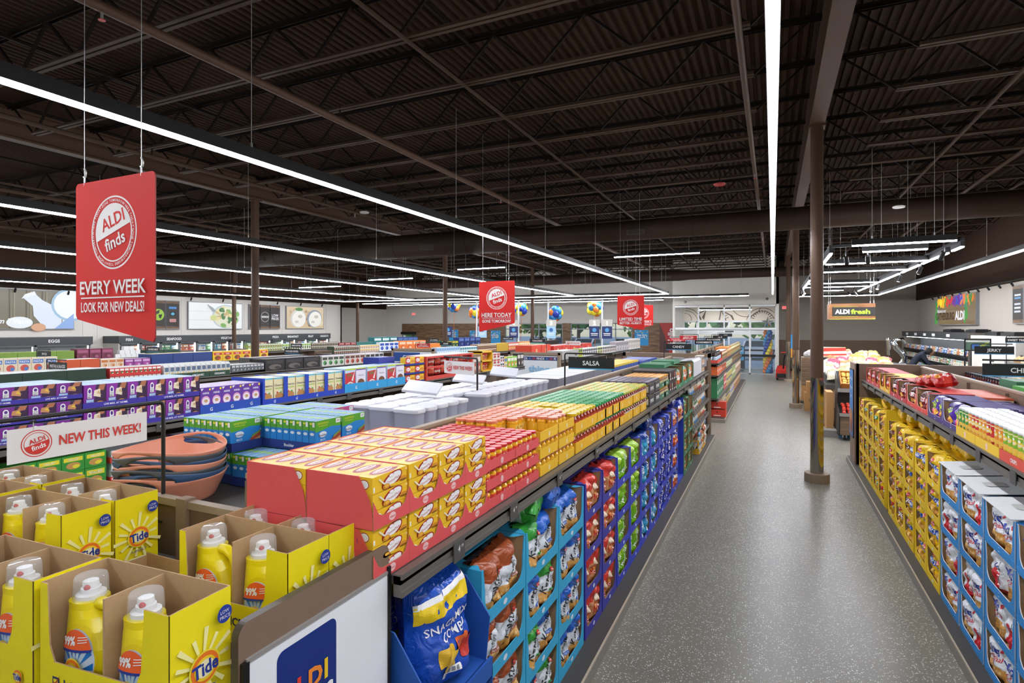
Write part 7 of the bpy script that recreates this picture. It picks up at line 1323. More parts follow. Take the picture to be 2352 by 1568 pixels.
def bcolumn():
    o = tag(emp('balloon_column', (-.22, 30.95, 0)), 'twisted column of yellow, blue and orange balloons behind the entrance glass', 'balloons')
    for lv in range(15):
        for k in range(4):
            a = PI/2*k+lv*.5; b = MB(); b.ball((0, 0, 0), .115-.002*lv, BC[(k+(0 if lv else 0)) % 4], 12, 8); b.build('balloon', o, (.135*math.cos(a), .135*math.sin(a), .12+.148*lv))
    b = MB(); pts = []
    for k in range(10): r = .3 if k % 2 == 0 else .13; pts.append((r*math.sin(2*PI*k/10), r*math.cos(2*PI*k/10)))
    SIL = C('#d5d8da', .12, metal=1); b.mesh([(x, 0, z) for x, z in pts]+[(0, -.09, 0), (0, .09, 0)], [(k, (k+1) % 10, 10) for k in range(10)]+[((k+1) % 10, k, 11) for k in range(10)], SIL); b.build('foil_star', o, (0, 0, 2.55))
bcolumn()
for i, (x, y, z) in enumerate(((3.15, 9.6, 4.9), (-.9, 11.2, 4.95), (2.2, 13.0, 4.6), (-8.6, 10.5, 4.95), (-11.6, 9.0, 4.4), (-4.6, 14.5, 4.9), (1.6, 19.5, 4.7))):
    b = MB(); m = [C('#e6e6e4', .4), C('#b8322c', .4)][1 if i == 1 else 0]; b.lathe([(.02, .02), (.1, .0), (.11, .025), (.06, .05), (0, .05)], m, 16); b.tube([(0, 0, .05), (0, 0, 5.26-z)], .008, STEEL, 6); tag(b.build('ceiling_sensor', None, (x, y, z)), 'small %s ceiling disc hung under the joists, %s' % ('red' if i == 1 else 'white', ('near the produce wall', 'by the main light', 'above the produce grid', 'over the canned food aisle', 'beside the near plain column', 'beyond the big duct', 'over the far end of the produce grid')[i]), 'sensor')
# ================================================================ produce corner
DKW = plank_mat('bin_wood', '#6b5542', '#8d745c')
def veg(r, h, name, cat, sz=.9, rough=.35):
    b = MB(); b.ball((0, 0, r*sz), r, C(h, rough), 10, 7, sz); b.tube([(0, 0, 2*r*sz-.004), (.004, 0, 2*r*sz+.012)], .004, C('#5a6a2c'), 5); return Proto(b.build(name), cat)
TOM = veg(.042, '#c8321f', 'tomato', 'tomato'); ONI = veg(.048, '#e0b45c', 'yellow_onion', 'onion', .92)
def prod_bin(x, y, label):
    o = tag(emp('produce_stand', (x, y, 0)), label, 'stand'); b = MB(); b.box(-.55, .55, 0, .9, .12, .5, DKW); b.box(-.56, -.54, -.02, .9, .1, .55, BLK2); b.box(.54, .56, -.02, .9, .1, .55, BLK2); b.build('wood_base', o)
    b = MB(); b.box(-.55, .55, -.04, 0, .5, .56, ALU); b.build('front_rail', o); b = MB(); b.box(-.3, .3, -.03, -.005, .2, .25, C('#4a4a48', .4)); b.build('bumper', o)
    b = MB(); b.mesh([(-.54, 0, .5), (.54, 0, .5), (.54, .45, .66), (-.54, .45, .66)], [(0, 1, 2, 3)], BLK2); b.box(-.55, .55, .45, .47, .5, 1.06, C('#211f1e')); b.mesh([(-.54, .3, 1.0), (.54, .3, 1.0), (.54, .85, 1.36), (-.54, .85, 1.36)], [(0, 1, 2, 3)], BLK2); b.box(-.55, .55, .27, .3, .96, 1.04, ALU); b.build('sloped_racks', o)
    for sx in (-1, 1): b = MB(); b.mesh([(sx*.55, 0, .5), (sx*.55, .9, .5), (sx*.55, .9, 1.42), (sx*.55, .27, 1.05), (sx*.55, .45, .75), (sx*.55, 0, .6)], [(0, 1, 2, 3, 4, 5)], C('#2a2827')); b.build('side_panel', o)
    for xx in (-.45, .45): b = MB(); b.tube([(xx-.02, .1, .06), (xx+.02, .1, .06)], .06, BLK2, 12); b.box(xx-.04, xx+.04, .06, .14, .06, .12, ALU); b.build('caster_wheel', o)
    return o
prod_bin(1.78, 13.25, 'dark tiered produce stand holding tomatoes and onions')
for k in range(2):
    b = MB(); m = card('#c07a35'); b.box(-.5, .5, 0, .02, 0, .13, m); b.box(-.5, .5, .44, .46, 0, .13, m); b.box(-.5, -.48, 0, .46, 0, .13, m); b.box(.48, .5, 0, .46, 0, .13, m); b.box(-.5, .5, 0, .46, 0, .01, m)
    if k == 0: tag(b.build('fruit_crate', None, (1.78, 13.55, 1.03), (.57, 0, 0)), 'tilted orange brown crate full of yellow onions', 'crate')
for r_ in range(5):
    for k in range(10): ONI.at((1.36+.093*k+R.uniform(-.01, .01), 13.6+.085*r_*.85, 1.075+.085*r_*.54+R.uniform(0, .02)), R.random()*6, 'yellow onion in the tilted crate, %s row up, %s along' % (nth(r_), nth(k)), 'yellow onions in the crate')
for r_ in range(5):
    for k in range(11): TOM.at((1.33+.088*k+R.uniform(-.008, .008), 13.31+.082*r_, .525+.03*r_+R.uniform(0, .02)), R.random()*6, 'red tomato on the low rack of the stand, %s row back, %s along' % (nth(r_), nth(k)), 'tomatoes on the low rack')
b = MB(); b.box(-.06, .07, -.3, .3, 0, .9, kraft('#b88a58')); tag(b.build('cardboard_box', None, (1.12, 14.3, 0)), 'tall flattened kraft box standing beside the tomato stand', 'box')
b = MB(); b.box(-.2, .2, -.16, .16, 0, .14, C('#8a8784')); b.box(.2, .5, -.16, .16, 0, .16, C('#4f97c4')); tag(b.build('floor_carton', None, (1.05, 13.75, 0)), 'grey and blue carton on the floor by the tomato stand', 'carton')
def island(x, y, L_, W_, z, label, rz=0):
    o = tag(emp('produce_island', (x, y, 0), rz), label, 'stand'); b = MB(); b.box(-W_/2, W_/2, 0, L_, .1, z-.1, DKW); b.box(-W_/2-.02, W_/2+.02, -.02, L_+.02, z-.1, z, C('#3a3734')); b.build('wood_base', o); b = MB(); b.box(-W_/2+.1, W_/2-.1, .1, L_-.1, 0, .1, BLK2); b.build('plinth', o)
    b = MB(); b.mesh([(-W_/2, 0, z), (W_/2, 0, z), (W_/2, L_*.5, z+.34), (-W_/2, L_*.5, z+.34), (W_/2, L_, z), (-W_/2, L_, z)], [(0, 1, 2, 3), (3, 2, 4, 5), (0, 3, 5), (1, 4, 2)], BLK2); b.build('sloped_rack', o); return o
island(1.9, 15.0, 2.6, 1.5, .98, 'dark produce island heaped with netted bags under the light grid'); island(2.1, 18.6, 2.4, 1.5, 1.0, 'second dark produce island behind the netted bags')
NET = [bag('net_bag', .3, .34, .2, ramp_mat('net_%d' % i, [(0, a), (.5, b_), (.85, c_)], .25, .5, 9), 70+i, None, .1, 8, 10).build('netted_produce_bag') for i, (a, b_, c_) in enumerate((('#e6dcc4', '#f0e9da', '#c9b98a'), ('#c9788a', '#e8cfd0', '#b5566e'), ('#e2c98a', '#f0e3bd', '#d8b45a'), ('#f0eeea', '#e0dcd4', '#b8c08a'), ('#d8b08a', '#efe2d0', '#b98a5c')))]
NETP = [Proto(o, 'bag', 'netted produce bags on the islands') for o in NET]; NN = ['cream', 'pink', 'golden', 'white', 'tan']
for isl, (ox, oy, L_, z) in enumerate(((1.9, 15.0, 2.6, 1.0), (2.1, 18.6, 2.4, 1.02))):
    for r_ in range(8 if isl == 0 else 7):
        for k in range(5):
            t = (r_+.5)/(8 if isl == 0 else 7); zz = z+.3*(1-abs(2*t-1))+.03; q = (r_*3+k*2+R.randint(0, 1)) % 5
            NETP[q].at((ox-.6+.3*k, oy+L_*t, zz+R.uniform(0, .06)), (R.uniform(-1.1, -.7), R.uniform(-.3, .3), R.uniform(-.5, .5)), '%s netted bag heaped on the %s island, %s row, %s across' % (NN[q], ('front', 'rear')[isl], nth(r_), nth(k)))
PKB = Proto(pbox('produce_carton', .4, .3, .12, '#c9a06a', '#e6d5b0', d_gen('#8a9a4a', '#d8b45a')), 'carton', 'printed produce cartons')
for k in range(6): PKB.at((2.75+.13*(k % 2), 16.6+.42*k, .02 if 0 else 1.04), (R.uniform(-.1, .1)*0, 0, -.4), 'printed tan produce carton along the island edge, %s along' % nth(k))
island(2.85, 16.2, 3.0, .6, 1.03, 'narrow produce table beside the islands')
b = MB(); b.mesh([(-.4, 0, 0), (.4, 0, 0), (.4, .4, .3), (-.4, .4, .3), (-.4, .02, -.1), (.4, .02, -.1), (.4, .45, .2), (-.4, .45, .2)], [(0, 1, 2, 3), (0, 4, 5, 1), (3, 2, 6, 7), (0, 3, 7, 4), (1, 5, 6, 2), (7, 6, 5, 4)], C('#efe2b8')); b.plane((-.4, 0, 0), (1, 0, 0), (0, .8, .6), .004); b.pg([(.0, .28), (.8, .34), (.8, .48), (.0, .44)], C('#c83a30')); b.pg([(.0, .1), (.8, .16), (.8, .22), (.0, .18)], C('#c83a30')); b.ell(.42, .1, .06, .05, C('#8fae4a'))
tag(b.build('melon_sack', None, (1.35, 16.9, 1.48)), 'cream and red striped sack tilted on top of the front island', 'sack')
def scale():
    o = tag(emp('produce_scale', (1.02, 15.2, 0)), 'white dial produce scale on a post by the front island', 'scale'); b = MB(); b.tube([(0, 0, 0), (0, 0, 1.25)], .025, C('#d8dadb'), 10); b.box(-.03, .03, -.03, -.02, .75, 1.15, C('#e3e6e8')); b.build('post', o); b = MB(); b.tube([(0, -.03, 1.36), (0, -.08, 1.36)], .13, C('#ececea'), 24); b.build('dial', o); b = MB(); b.lathe([(.02, 1.5), (.15, 1.58), (.16, 1.6)], BLK2, 16); b.build('scale_pan', o); b = MB(); b.box(-.15, .15, -.15, .15, 0, .03, BLK2); b.build('foot', o)
scale()
# pallets and cartons beyond the column
b = MB(); 
for k in range(5): b.box(-.5, .5, .01+.2*k, .15+.2*k, .1, .12, C('#a5835a')); 
for x in (-.45, 0, .4): b.box(x, x+.06, .01, .95, 0, .1, C('#8f6f4a'))
tag(b.build('wood_pallet', None, (1.15, 19.2, 0)), 'wooden pallet under the stacked crates beyond the column', 'pallet')
for k in range(3):
    b = MB(); b.box(-.42, .42, 0, .7, 0, .42, DKW if k > 0 else kraft('#b58858')); 
    if k > 0:
        for q in (.13, .27): b.box(-.425, .425, -.004, .705, q, q+.012, C('#5a4634'))
    tag(b.build('wood_crate' if k else 'cardboard_box', None, (1.22, 19.3, .122+.425*k)), ('big kraft box at the bottom of the crate stack on the pallet', 'slatted wooden crate in the middle of the pallet stack', 'slatted wooden crate on top of the pallet stack')[k], 'crate')
b = MB(); rr = random.Random(3)
for k in range(7): b.ball((rr.uniform(-.25, .25), rr.uniform(.1, .5), .05+rr.uniform(0, .08)), .13, C('#dfe0e2', .15, alpha=.8), 7, 5, .8)
tag(b.build('plastic_wrap', None, (1.22, 19.3, 1.4)), 'crumpled pale plastic wrap lying on the crate stack', 'wrap', kind='stuff')
for k, (x, y, w_, h_) in enumerate(((.98, 17.6, .36, .5), (1.3, 17.5, .3, .75), (1.0, 17.62, .3, .3))):
    b = MB(); b.box(-w_/2, w_/2, 0, .4, 0, h_, kraft('#b98c58')); b.plane((-w_/2, 0, 0), (1, 0, 0), (0, 0, 1)); b.rect(w_*.3, h_*.5, w_*.7, h_*.7, C('#8f6a40')); tag(b.build('cardboard_box', None, (x, y, 0 if k < 2 else .5)), ('low kraft box on the floor between the columns', 'taller kraft box next to the low one by the columns', 'small kraft box stacked on the low one by the columns')[k], 'box')
def jack():
    o = tag(emp('pallet_jack', (.42, 27.6, 0)), 'red and black pallet jack parked beside the entrance wall', 'pallet jack'); RD = C('#c22a24', .35); b = MB(); b.box(-.3, .3, -.3, .3, .1, .42, RD); b.box(-.26, .26, -.33, -.3, .12, .3, BLK2); b.mesh([(-.3, -.3, .42), (.3, -.3, .42), (.22, .2, .62), (-.22, .2, .62), (-.3, .3, .42), (.3, .3, .42)], [(0, 1, 2, 3), (3, 2, 5, 4), (0, 3, 4), (1, 5, 2)], RD); b.build('body', o)
    b = MB(); b.tube([(0, -.1, .5), (.02, -.2, .95), (.06, -.28, 1.12)], .035, BLK2, 8); b.tube([(-.1, -.28, 1.2), (.16, -.28, 1.22)], .025, RD, 8); b.tube([(-.1, -.28, 1.2), (.06, -.28, 1.1), (.16, -.28, 1.22)], .02, BLK2, 6); b.build('handle', o)
    for s in (-.2, .2): b = MB(); b.box(s-.08, s+.08, .3, 1.4, .08, .14, RD); b.build('fork', o)
    for s in (-.24, .24): b = MB(); b.tube([(s-.04, -.12, .08), (s+.04, -.12, .08)], .08, BLK2, 14); b.build('wheel', o)
jack()
b = MB(); b.box(-.2, .2, -.02, .02, 1.0, 2.0, C('#3f97d0')); b.plane((-.2, -.02, 1.0), (1, 0, 0), (0, 0, 1)); b.pg([(0, 0), (.4, 0), (.4, .28), (0, .45)], C('#e8a03a')); b.box(-.22, -.2, -.03, .03, 0, 2.02, ALU); b.box(.2, .22, -.03, .03, 0, 2.02, ALU); b.box(-.3, .3, -.2, .2, 0, .02, ALU); tag(b.build('poster_stand', None, (.82, 27.3, 0)), 'standing blue and orange poster behind the farthest polished column', 'sign')
def cart(x, y, rz, label):
    o = tag(emp('shopping_trolley', (x, y, 0), rz), label, 'trolley'); W_ = C('#a9abad', .25, metal=.9); b = MB()
    for z, e in ((.55, 0), (.72, .02), (.9, .04), (1.02, .05)): b.tube([(-.24-e, -.4-e, z), (.24+e, -.4-e, z), (.24+e, .4+e, z), (-.24-e, .4+e, z), (-.24-e, -.4-e, z)], .006, W_, 5)
    for k in range(9): b.tube([(-.24+.06*k, -.4, .55), (-.29+.0725*k, -.45, 1.02)], .004, W_, 4); b.tube([(-.24+.06*k, .4, .55), (-.29+.0725*k, .45, 1.02)], .004, W_, 4)
    for k in range(12):
        for s in (-1, 1): b.tube([(s*.24, -.4+.073*k, .55), (s*.29, -.45+.082*k, 1.02)], .004, W_, 4)
    b.build('basket', o); b = MB(); b.tube([(-.24, -.4, .12), (-.26, -.35, .55), (-.24, .4, .12), (-.24, -.4, .12)], .011, W_, 6); b.tube([(.24, -.4, .12), (.26, -.35, .55), (.24, .4, .12), (.24, -.4, .12)], .011, W_, 6); b.build('chassis', o); b = MB(); b.tube([(-.27, .5, 1.06), (.27, .5, 1.06)], .016, BLK2, 8); b.build('handle', o)
    for sx in (-.24, .24):
        for sy in (-.38, .38): b = MB(); b.tube([(sx-.015, sy, .055), (sx+.015, sy, .055)], .055, BLK2, 12); b.build('wheel', o)
cart(3.75, 22.5, .3, 'metal shopping trolley behind the produce bags'); cart(3.6, 24.8, 1.2, 'metal shopping trolley below the silver balloon')
b = MB(); SIL = C('#cfd3d6', .1, metal=1); b.tube([(-.1, 0, .55), (-.22, .02, .4), (-.15, 0, .15), (.05, 0, -.05), (.2, 0, -.3), (.12, 0, -.55), (-.05, 0, -.62)], [.06, .12, .13, .12, .13, .12, .05], SIL, 12); b.tube([(-.1, 0, .5), (.12, 0, .55), (.25, 0, .35)], [.06, .1, .06], SIL, 10); b.tube([(0, 0, -.6), (0, 0, -1.2)], .004, ALU, 4); tag(b.build('foil_balloon', None, (4.35, 25.6, 1.42)), 'curly silver foil balloon floating over the produce', 'balloon').scale = (.8, .8, .8)
b = MB(); b.tube([(0, 0, .0), (0, 0, .55)], [.07, .08], SIL, 12); b.ball((0, 0, .55), .08, SIL, 12, 8); b.tube([(0, 0, 0), (0, 0, -.3)], .004, ALU, 4); tag(b.build('foil_balloon', None, (3.85, 24.6, 1.3)), 'straight silver foil balloon beside the curly one', 'balloon')
b = MB(); 
for x in (-.4, .4):
    b.tube([(x, 0, 0), (x, 0, 1.45)], .02, BLK2, 8)
for z in (.3, .8, 1.2, 1.44): b.tube([(-.4, 0, z), (.4, 0, z)], .012, BLK2, 6)
for k in range(9): b.tube([(-.36+.09*k, 0, .8), (-.36+.09*k, 0, 1.2)], .006, BLK2, 5)
b.box(-.45, .45, -.25, .25, 0, .04, BLK2); tag(b.build('basket_stand', None, (3.05, 24.0, 0)), 'black wire basket stand behind the produce', 'stand')
# ---- long open cooler with packets on the produce wall
def wall_cooler():
    o = tag(emp('open_cooler', (6.0, 27.2, 0)), 'long open cooler under the bright welcome screen', 'cooler'); b = MB(); b.box(.3, .4, -5, 5, 0, 2.0, C('#8a8d8f')); b.box(-.4, .4, -5, 5, 0, .35, CASEG); b.build('cabinet_body', o); b = MB(); b.box(-.42, .4, -5, 5, 1.9, 2.13, CASEG); b.plane((-.42, 5, 1.9), (0, -1, 0), (0, 0, 1), .003)
    for y in (.9, 2.6, 4.2, 5.6, 7.6): b.rect(y, .07, y+.45, .17, WHT)
    b.build('header_panel', o)
    for z in (.62, .98, 1.36): b = MB(); b.box(-.34, .3, -5, 5, z-.03, z, BLK2); b.box(-.36, -.34, -5, 5, z-.05, z+.02, BLK2); b.build('shelf_board', o)
    for y in (-5.04, 5): b = MB(); b.box(-.42, .4, y, y+.04, 0, 2.13, C('#6f675f')); b.build('end_panel', o)
    b = MB(); b.box(-.25, -.2, -4.9, 4.9, 1.87, 1.9, LED); b.build('light_strip', o)
wall_cooler()
CK = [Proto(pbox('chilled_pack', .26, .16, .2, c_, None, d_gen(a, e)), 'pack', 'chilled packs on the open cooler') for c_, a, e in (('#d9cdbb', '#b5894f', '#efe6d8'), ('#3f6ab8', '#e8eef2', '#7aa5d8'), ('#e2e4e2', '#6aa58a', '#d8b88a'), ('#4f9a6a', '#e8e2d0', '#c96a3a'), ('#c98a5c', '#f0e6d6', '#8f4f2c'), ('#d8d2cc', '#7f3f4a', '#d8a58a'))]
for si, z in enumerate((.63, .99, 1.37)):
    for k in range(34): CK[(k//2*3+si*2+(k % 3 == 0)) % 6].at((5.7, 22.5+.285*k, z), (-.2, 0, FACE[-1]+R.uniform(-.15, .15)), 'chilled pack on the open cooler, %s shelf up, %s from the near end' % (nth(si), nth(k)))
b = MB(); b.box(-.4, .4, -1.8, 1.8, 0, 2.06, C('#d5d1c9', .5)); b.box(-.42, -.4, -1.8, 1.8, .05, .1, ALU); tag(b.build('white_cabinet', None, (6.0, 20.2, 0)), 'tall plain pale cabinet next to the open cooler', 'cabinet')
for k, (y, z) in enumerate(((20.0, 2.06), (23.2, 2.13), (26.0, 2.13), (21.3, 2.06))): b = MB(); b.box(-.2, .2, -.5, .5, 0, .1, BLK2); b.box(-.15, .15, -.4, .4, .1, .12, CASEG); tag(b.build('compressor_box', None, (6.1, y, z)), 'flat black unit on top of the %s' % ('pale cabinet', 'open cooler, near end', 'open cooler, under the screen', 'pale cabinet beside the cooler')[k], 'unit')
def rack():
    o = tag(emp('bakery_rack', (5.9, 16.4, 0)), 'silver bakery rack with sloped shelves by the produce wall', 'rack'); b = MB()
    for y in (-1.9, 0, 1.9):
        for x in (-.5, .45): b.tube([(x, y, 0), (x, y, 1.75)], .02, ALU, 8)
    b.build('posts', o) if 0 else None
    for y in (-1.9, 0, 1.9): b = MB(); b.tube([(-.5, y, 0), (-.5, y, 1.5)], .02, ALU, 8); b.tube([(.45, y, 0), (.45, y, 1.75)], .02, ALU, 8); b.box(-.5, .45, y-.01, y+.01, .1, .14, ALU); b.build('upright', o)
    for z in (.6, 1.0, 1.4): b = MB(); b.mesh([(-.52, -1.95, z), (.46, -1.95, z+.12), (.46, 1.95, z+.12), (-.52, 1.95, z)], [(0, 1, 2, 3)], ALU); b.box(-.54, -.52, -1.95, 1.95, z-.02, z+.05, ALU); b.build('sloped_shelf', o)
rack()
BK = [Proto(bag('loaf', .2, .24, .14, ramp_mat('loaf_%d' % i, [(0, a), (.4, b_), (.8, c_)], .15, .4, 7), 90+i, None, .05, 7, 9).build('bakery_bag'), 'bag', 'bakery bags on the silver rack') for i, (a, b_, c_) in enumerate((('#b98a4f', '#d8b27a', '#3f3a36'), ('#c9a06a', '#efe0c4', '#6a3a7a'), ('#e2d0b0', '#a8763f', '#d8c8a0')))]
for si, z in enumerate((.61, 1.01, 1.41)):
    for k in range(16): BK[(k//2+si) % 3].at((5.5, 14.6+.235*k, z+.02), (-.9, 0, FACE[-1]), 'bakery bag on the silver rack, %s shelf up, %s along' % (nth(si), nth(k)))
b = MB()
for x in (-.26, .26): b.box(x-.015, x+.015, -.015, .015, 0, 2.02, BLK2)
b.box(-.26, .26, -.015, .015, 1.98, 2.02, BLK2); b.box(-.26, .26, -.015, .015, 1.7, 1.73, BLK2); b.box(-.25, .25, -.006, .006, 1.73, 1.98, C('#4f6a58')); b.plane((-.25, -.006, 1.73), (1, 0, 0), (0, 0, 1)); b.ell(.2, .1, .09, .07, C('#3f6ab0')); b.pg([(.28, .0), (.5, .2), (.5, .25), (.3, .12)], C('#9aa84a')); b.rect(.0, .2, .5, .25, C('#cfd4cc')); b.box(-.3, .3, -.2, .2, 0, .02, BLK2)
tag(b.build('framed_sign', None, (4.72, 18.0, 0)), 'black framed green sign on legs in front of the open cooler', 'sign')
bracket(5.0, 17.0, 0.0, 2.1, 'SWEET TREATS', 'dark', 0, 'dark sweet treats sign before the silver bakery rack', gap=-.02, W=.5)
def p_tv(b, W, H):
    b.rect(0, 0, W, H, E_('#8a7358', .5)); rr = random.Random(5)
    for k in range(6): b.rect(W*.05, H*(.05+.16*k), W*.95, H*(.06+.16*k), E_('#6b543c', .5))
    for k in range(120):
        t = rr.random(); side = rr.random()
        x, y = (W*(.04+.92*t), H*(.74+.2*side)) if k < 85 else ((W*(.03+.05*side) if k < 105 else W*(.9+.06*side)), H*(.06+.8*t)); 
        cl = ['#e8c832', '#e2a52a', '#3f8a3c', '#c8323a', '#6a2f86', '#3a4fa8', '#e07a2c', '#2f7a4a'][(int(t*7)+k % 2) % 8 if k < 85 else (2 if k % 3 else 7)]; b.ell(max(.2, min(W-.2, x)), max(.12, min(H-.12, y)), .1+.12*rr.random(), .06+.07*rr.random(), E_(cl, .7), 10, rr.random()*3)
    b.txt('Welcome to our', W*.26, H*.5, .13, E_('#f4f6ff'), bold=2, shear=.2, maxw=W*.34); b.txt('GAITHERSBURG', W*.36, H*.3, .27, E_('#3a281c', .6), w=W*.54, bold=3); b.txt('ALDI', W*.78, H*.3, .3, E_('#f6f7ff'), w=W*.24, bold=4)
wallpic('light_box', 24.3, 29.0, 2.42, 3.5, 'bright fruit and vegetable welcome screen on the produce wall', p_tv, 'screen', 6.42, -1, .1)
for y0, lb in ((20.3, 'dark wall panel with pale text lines past the welcome screen'), (19.5, 'second dark wall panel close to the frame edge')): wallpic('wall_banner', y0, y0+.75, 2.43, 3.5, lb, p_panel('lines'), 'banner', 6.42, -1)
b = MB(); b.tube([(6.3, 14, 3.66), (6.3, 31, 3.66)], .02, BLK2)
for k in range(16): b.tube([(6.3, 15+1.0*k, 3.66), (6.3, 15+1.0*k, 3.58)], .012, BLK2, 6); b.tube([(6.28, 15+k, 3.6), (6.34, 15+k, 3.5)], .03, BLK2, 8)
tag(b.build('picture_light_rail'), 'black rail of small heads above the welcome screen', 'rail')
# ---- hanging produce sign
def fresh_sign():
    o = tag(emp('hanging_sign', (1.92, 17.5, 2.52)), 'wooden box sign with white and green lettering hung over the produce', 'sign'); b = MB(); b.box(-.53, .53, 0, .7, 0, .42, plank_mat('sign_wood', '#8f5c36', '#b07a4c')); b.box(-.53, .53, -.004, .0, .0, .012, C('#c9d63a')); b.build('wood_box', o)
    b = MB(); b.box(-.46, .53, -.012, 0, .09, .32, C('#2b2926')); b.plane((-.53, -.012, 0), (1, 0, 0), (0, 0, 1), .002); b.txt('ALDI', .3, .205, .11, WHT, bold=5, w=.34); b.txt('fresh', .72, .205, .12, C('#b2d63a'), bold=4, w=.44); b.rect(.1, .335, .66, .343, C('#b9cf3a')); b.rect(.1, .07, .66, .078, C('#b9cf3a')); b.build('lettered_panel', o)
    for x in (-.5, .5):
        for y in (.05, .65): b = MB(); b.tube([(x, y, .42), (x, y, 2.78)], .003, ALU, 5); b.tube([(x, y, .42), (x, y, .5)], .012, ALU, 6); b.build('hanging_wire', o)
fresh_sign()
# ================================================================ the person bending at the cooler
def person():
    o = tag(emp('person', (4.95, 25.2, 0)), 'person in a dark navy jacket bending forward over the open cooler', 'person'); me = bpy.data.meshes.new('body')
    # pelvis, spine, neck, head (leaning to +X), arms reaching down, legs
    V = [(-.26, 0, .94), (-.16, 0, 1.16), (-.02, 0, 1.34), (.12, 0, 1.42), (.22, 0, 1.4), (.0, .19, 1.3), (.18, .24, .98), (.42, .2, .84), (.5, .2, .82), (.0, -.19, 1.3), (.2, -.24, .98), (.44, -.2, .86), (.52, -.2, .84), (-.28, .11, .86), (-.2, .12, .48), (-.26, .12, .08), (-.14, .13, .05), (-.28, -.11, .86), (-.22, -.12, .48), (-.28, -.12, .08), (-.16, -.13, .05), (.3, 0, 1.34)]
    Ed = [(0, 1), (1, 2), (2, 3), (3, 4), (4, 21), (2, 5), (5, 6), (6, 7), (7, 8), (2, 9), (9, 10), (10, 11), (11, 12), (0, 13), (13, 14), (14, 15), (15, 16), (0, 17), (17, 18), (18, 19), (19, 20)]
    Rr = [(.17, .13), (.17, .13), (.16, .13), (.065, .065), (.1, .1), (.075, .075), (.055, .055), (.045, .045), (.035, .03), (.075, .075), (.055, .055), (.045, .045), (.035, .03), (.1, .1), (.07, .07), (.05, .05), (.045, .04), (.1, .1), (.07, .07), (.05, .05), (.045, .04), (.085, .08)]
    me.from_pydata(V, Ed, []); me.update(); ob = put('body', me, o); me.skin_vertices or ob.modifiers.new('skin', 'SKIN')
    if not any(m.type == 'SKIN' for m in ob.modifiers): ob.modifiers.new('skin', 'SKIN')
    sv = me.skin_vertices[0].data if me.skin_vertices else None
    if sv:
        for i, r in enumerate(Rr): sv[i].radius = r; sv[i].use_root = (i == 0)
    ob.modifiers.new('sub', 'SUBSURF').levels = 2; ob.modifiers['sub'].render_levels = 2
    m = bpy.data.materials.new('navy_jacket_and_trousers'); m.use_nodes = True; n = m.node_tree.nodes; l = m.node_tree.links; t = n.new('ShaderNodeTexCoord'); s = n.new('ShaderNodeSeparateXYZ'); l.new(t.outputs['Object'], s.inputs[0])
    r = n.new('ShaderNodeValToRGB'); r.color_ramp.interpolation = 'CONSTANT'; r.color_ramp.elements[0].color = lin('#8a7a5c'); r.color_ramp.elements[1].position = .93; r.color_ramp.elements[1].color = lin('#1c2233')
    l.new(s.outputs['Z'], r.inputs[0]); l.new(r.outputs[0], n['Principled BSDF'].inputs['Base Color']); n['Principled BSDF'].inputs['Roughness'].default_value = .8; me.materials.append(m)
    b = MB(); b.ball((0, 0, 0), .115, C('#1a1512', .7), 14, 9, 1.05); b.build('hair', o, (.25, 0, 1.44))
    b = MB(); sk = C('#8a5f45', .5); b.ball((0, 0, 0), .095, sk, 12, 8, 1.1); b.ball((.09, 0, -.02), .02, sk, 8, 6); b.ball((.02, .09, -.01), .022, sk, 8, 6); b.ball((.02, -.09, -.01), .022, sk, 8, 6); b.build('face', o, (.31, 0, 1.37))
    for s_ in (-1, 1):
        b = MB(); b.tube([(0, 0, 0), (.05, 0, -.03)], [.03, .035], sk, 8)
        for k in range(4): b.tube([(.05, -.024+.016*k, -.03), (.085, -.026+.017*k, -.055), (.1, -.026+.017*k, -.085)], [.009, .008, .007], sk, 6)
        b.tube([(.02, .03*s_, -.02), (.05, .048*s_, -.05)], [.01, .008], sk, 6); b.build('hand', o, (.51, .2*s_, .82))
person()
# ================================================================ outside the windows
def grass_mat():
    m = bpy.data.materials.new('lawn'); m.use_nodes = True; n = m.node_tree.nodes; l = m.node_tree.links; z = n.new('ShaderNodeTexNoise'); z.inputs['Scale'].default_value = 3; r = n.new('ShaderNodeValToRGB'); r.color_ramp.elements[0].color = lin('#4f7a3a'); r.color_ramp.elements[1].color = lin('#7fa858'); t = n.new('ShaderNodeTexCoord'); l.new(t.outputs['Object'], z.inputs['Vector']); l.new(z.outputs[0], r.inputs[0]); l.new(r.outputs[0], n['Principled BSDF'].inputs['Base Color']); return m
b = MB(); b.face([(-90, 33.6, -.06), (60, 33.6, -.06), (60, 140, -.06), (-90, 140, -.06)], C('#a9b3bb', .8, grain=(.5, .08))); struct('ground_outside', b)
b = MB(); b.box(-90, 60, 33.7, 37.5, -.06, .0, C('#c9c6bf', .8)); struct('path_outside', b)
b = MB(); b.box(-90, 60, 58, 78, -.06, .05, grass_mat()); struct('lawn_outside', b)
LEAF = [ramp_mat('leaves_%d' % i, [(0, a), (.45, b_), (.75, c_)], .5, .7, 9) for i, (a, b_, c_) in enumerate((('#2f5a2a', '#4f8a3c', '#6fae4f'), ('#2a4f2c', '#3f7a3f', '#5a9a52'), ('#3f6a34', '#68a04a', '#8fc060')))]
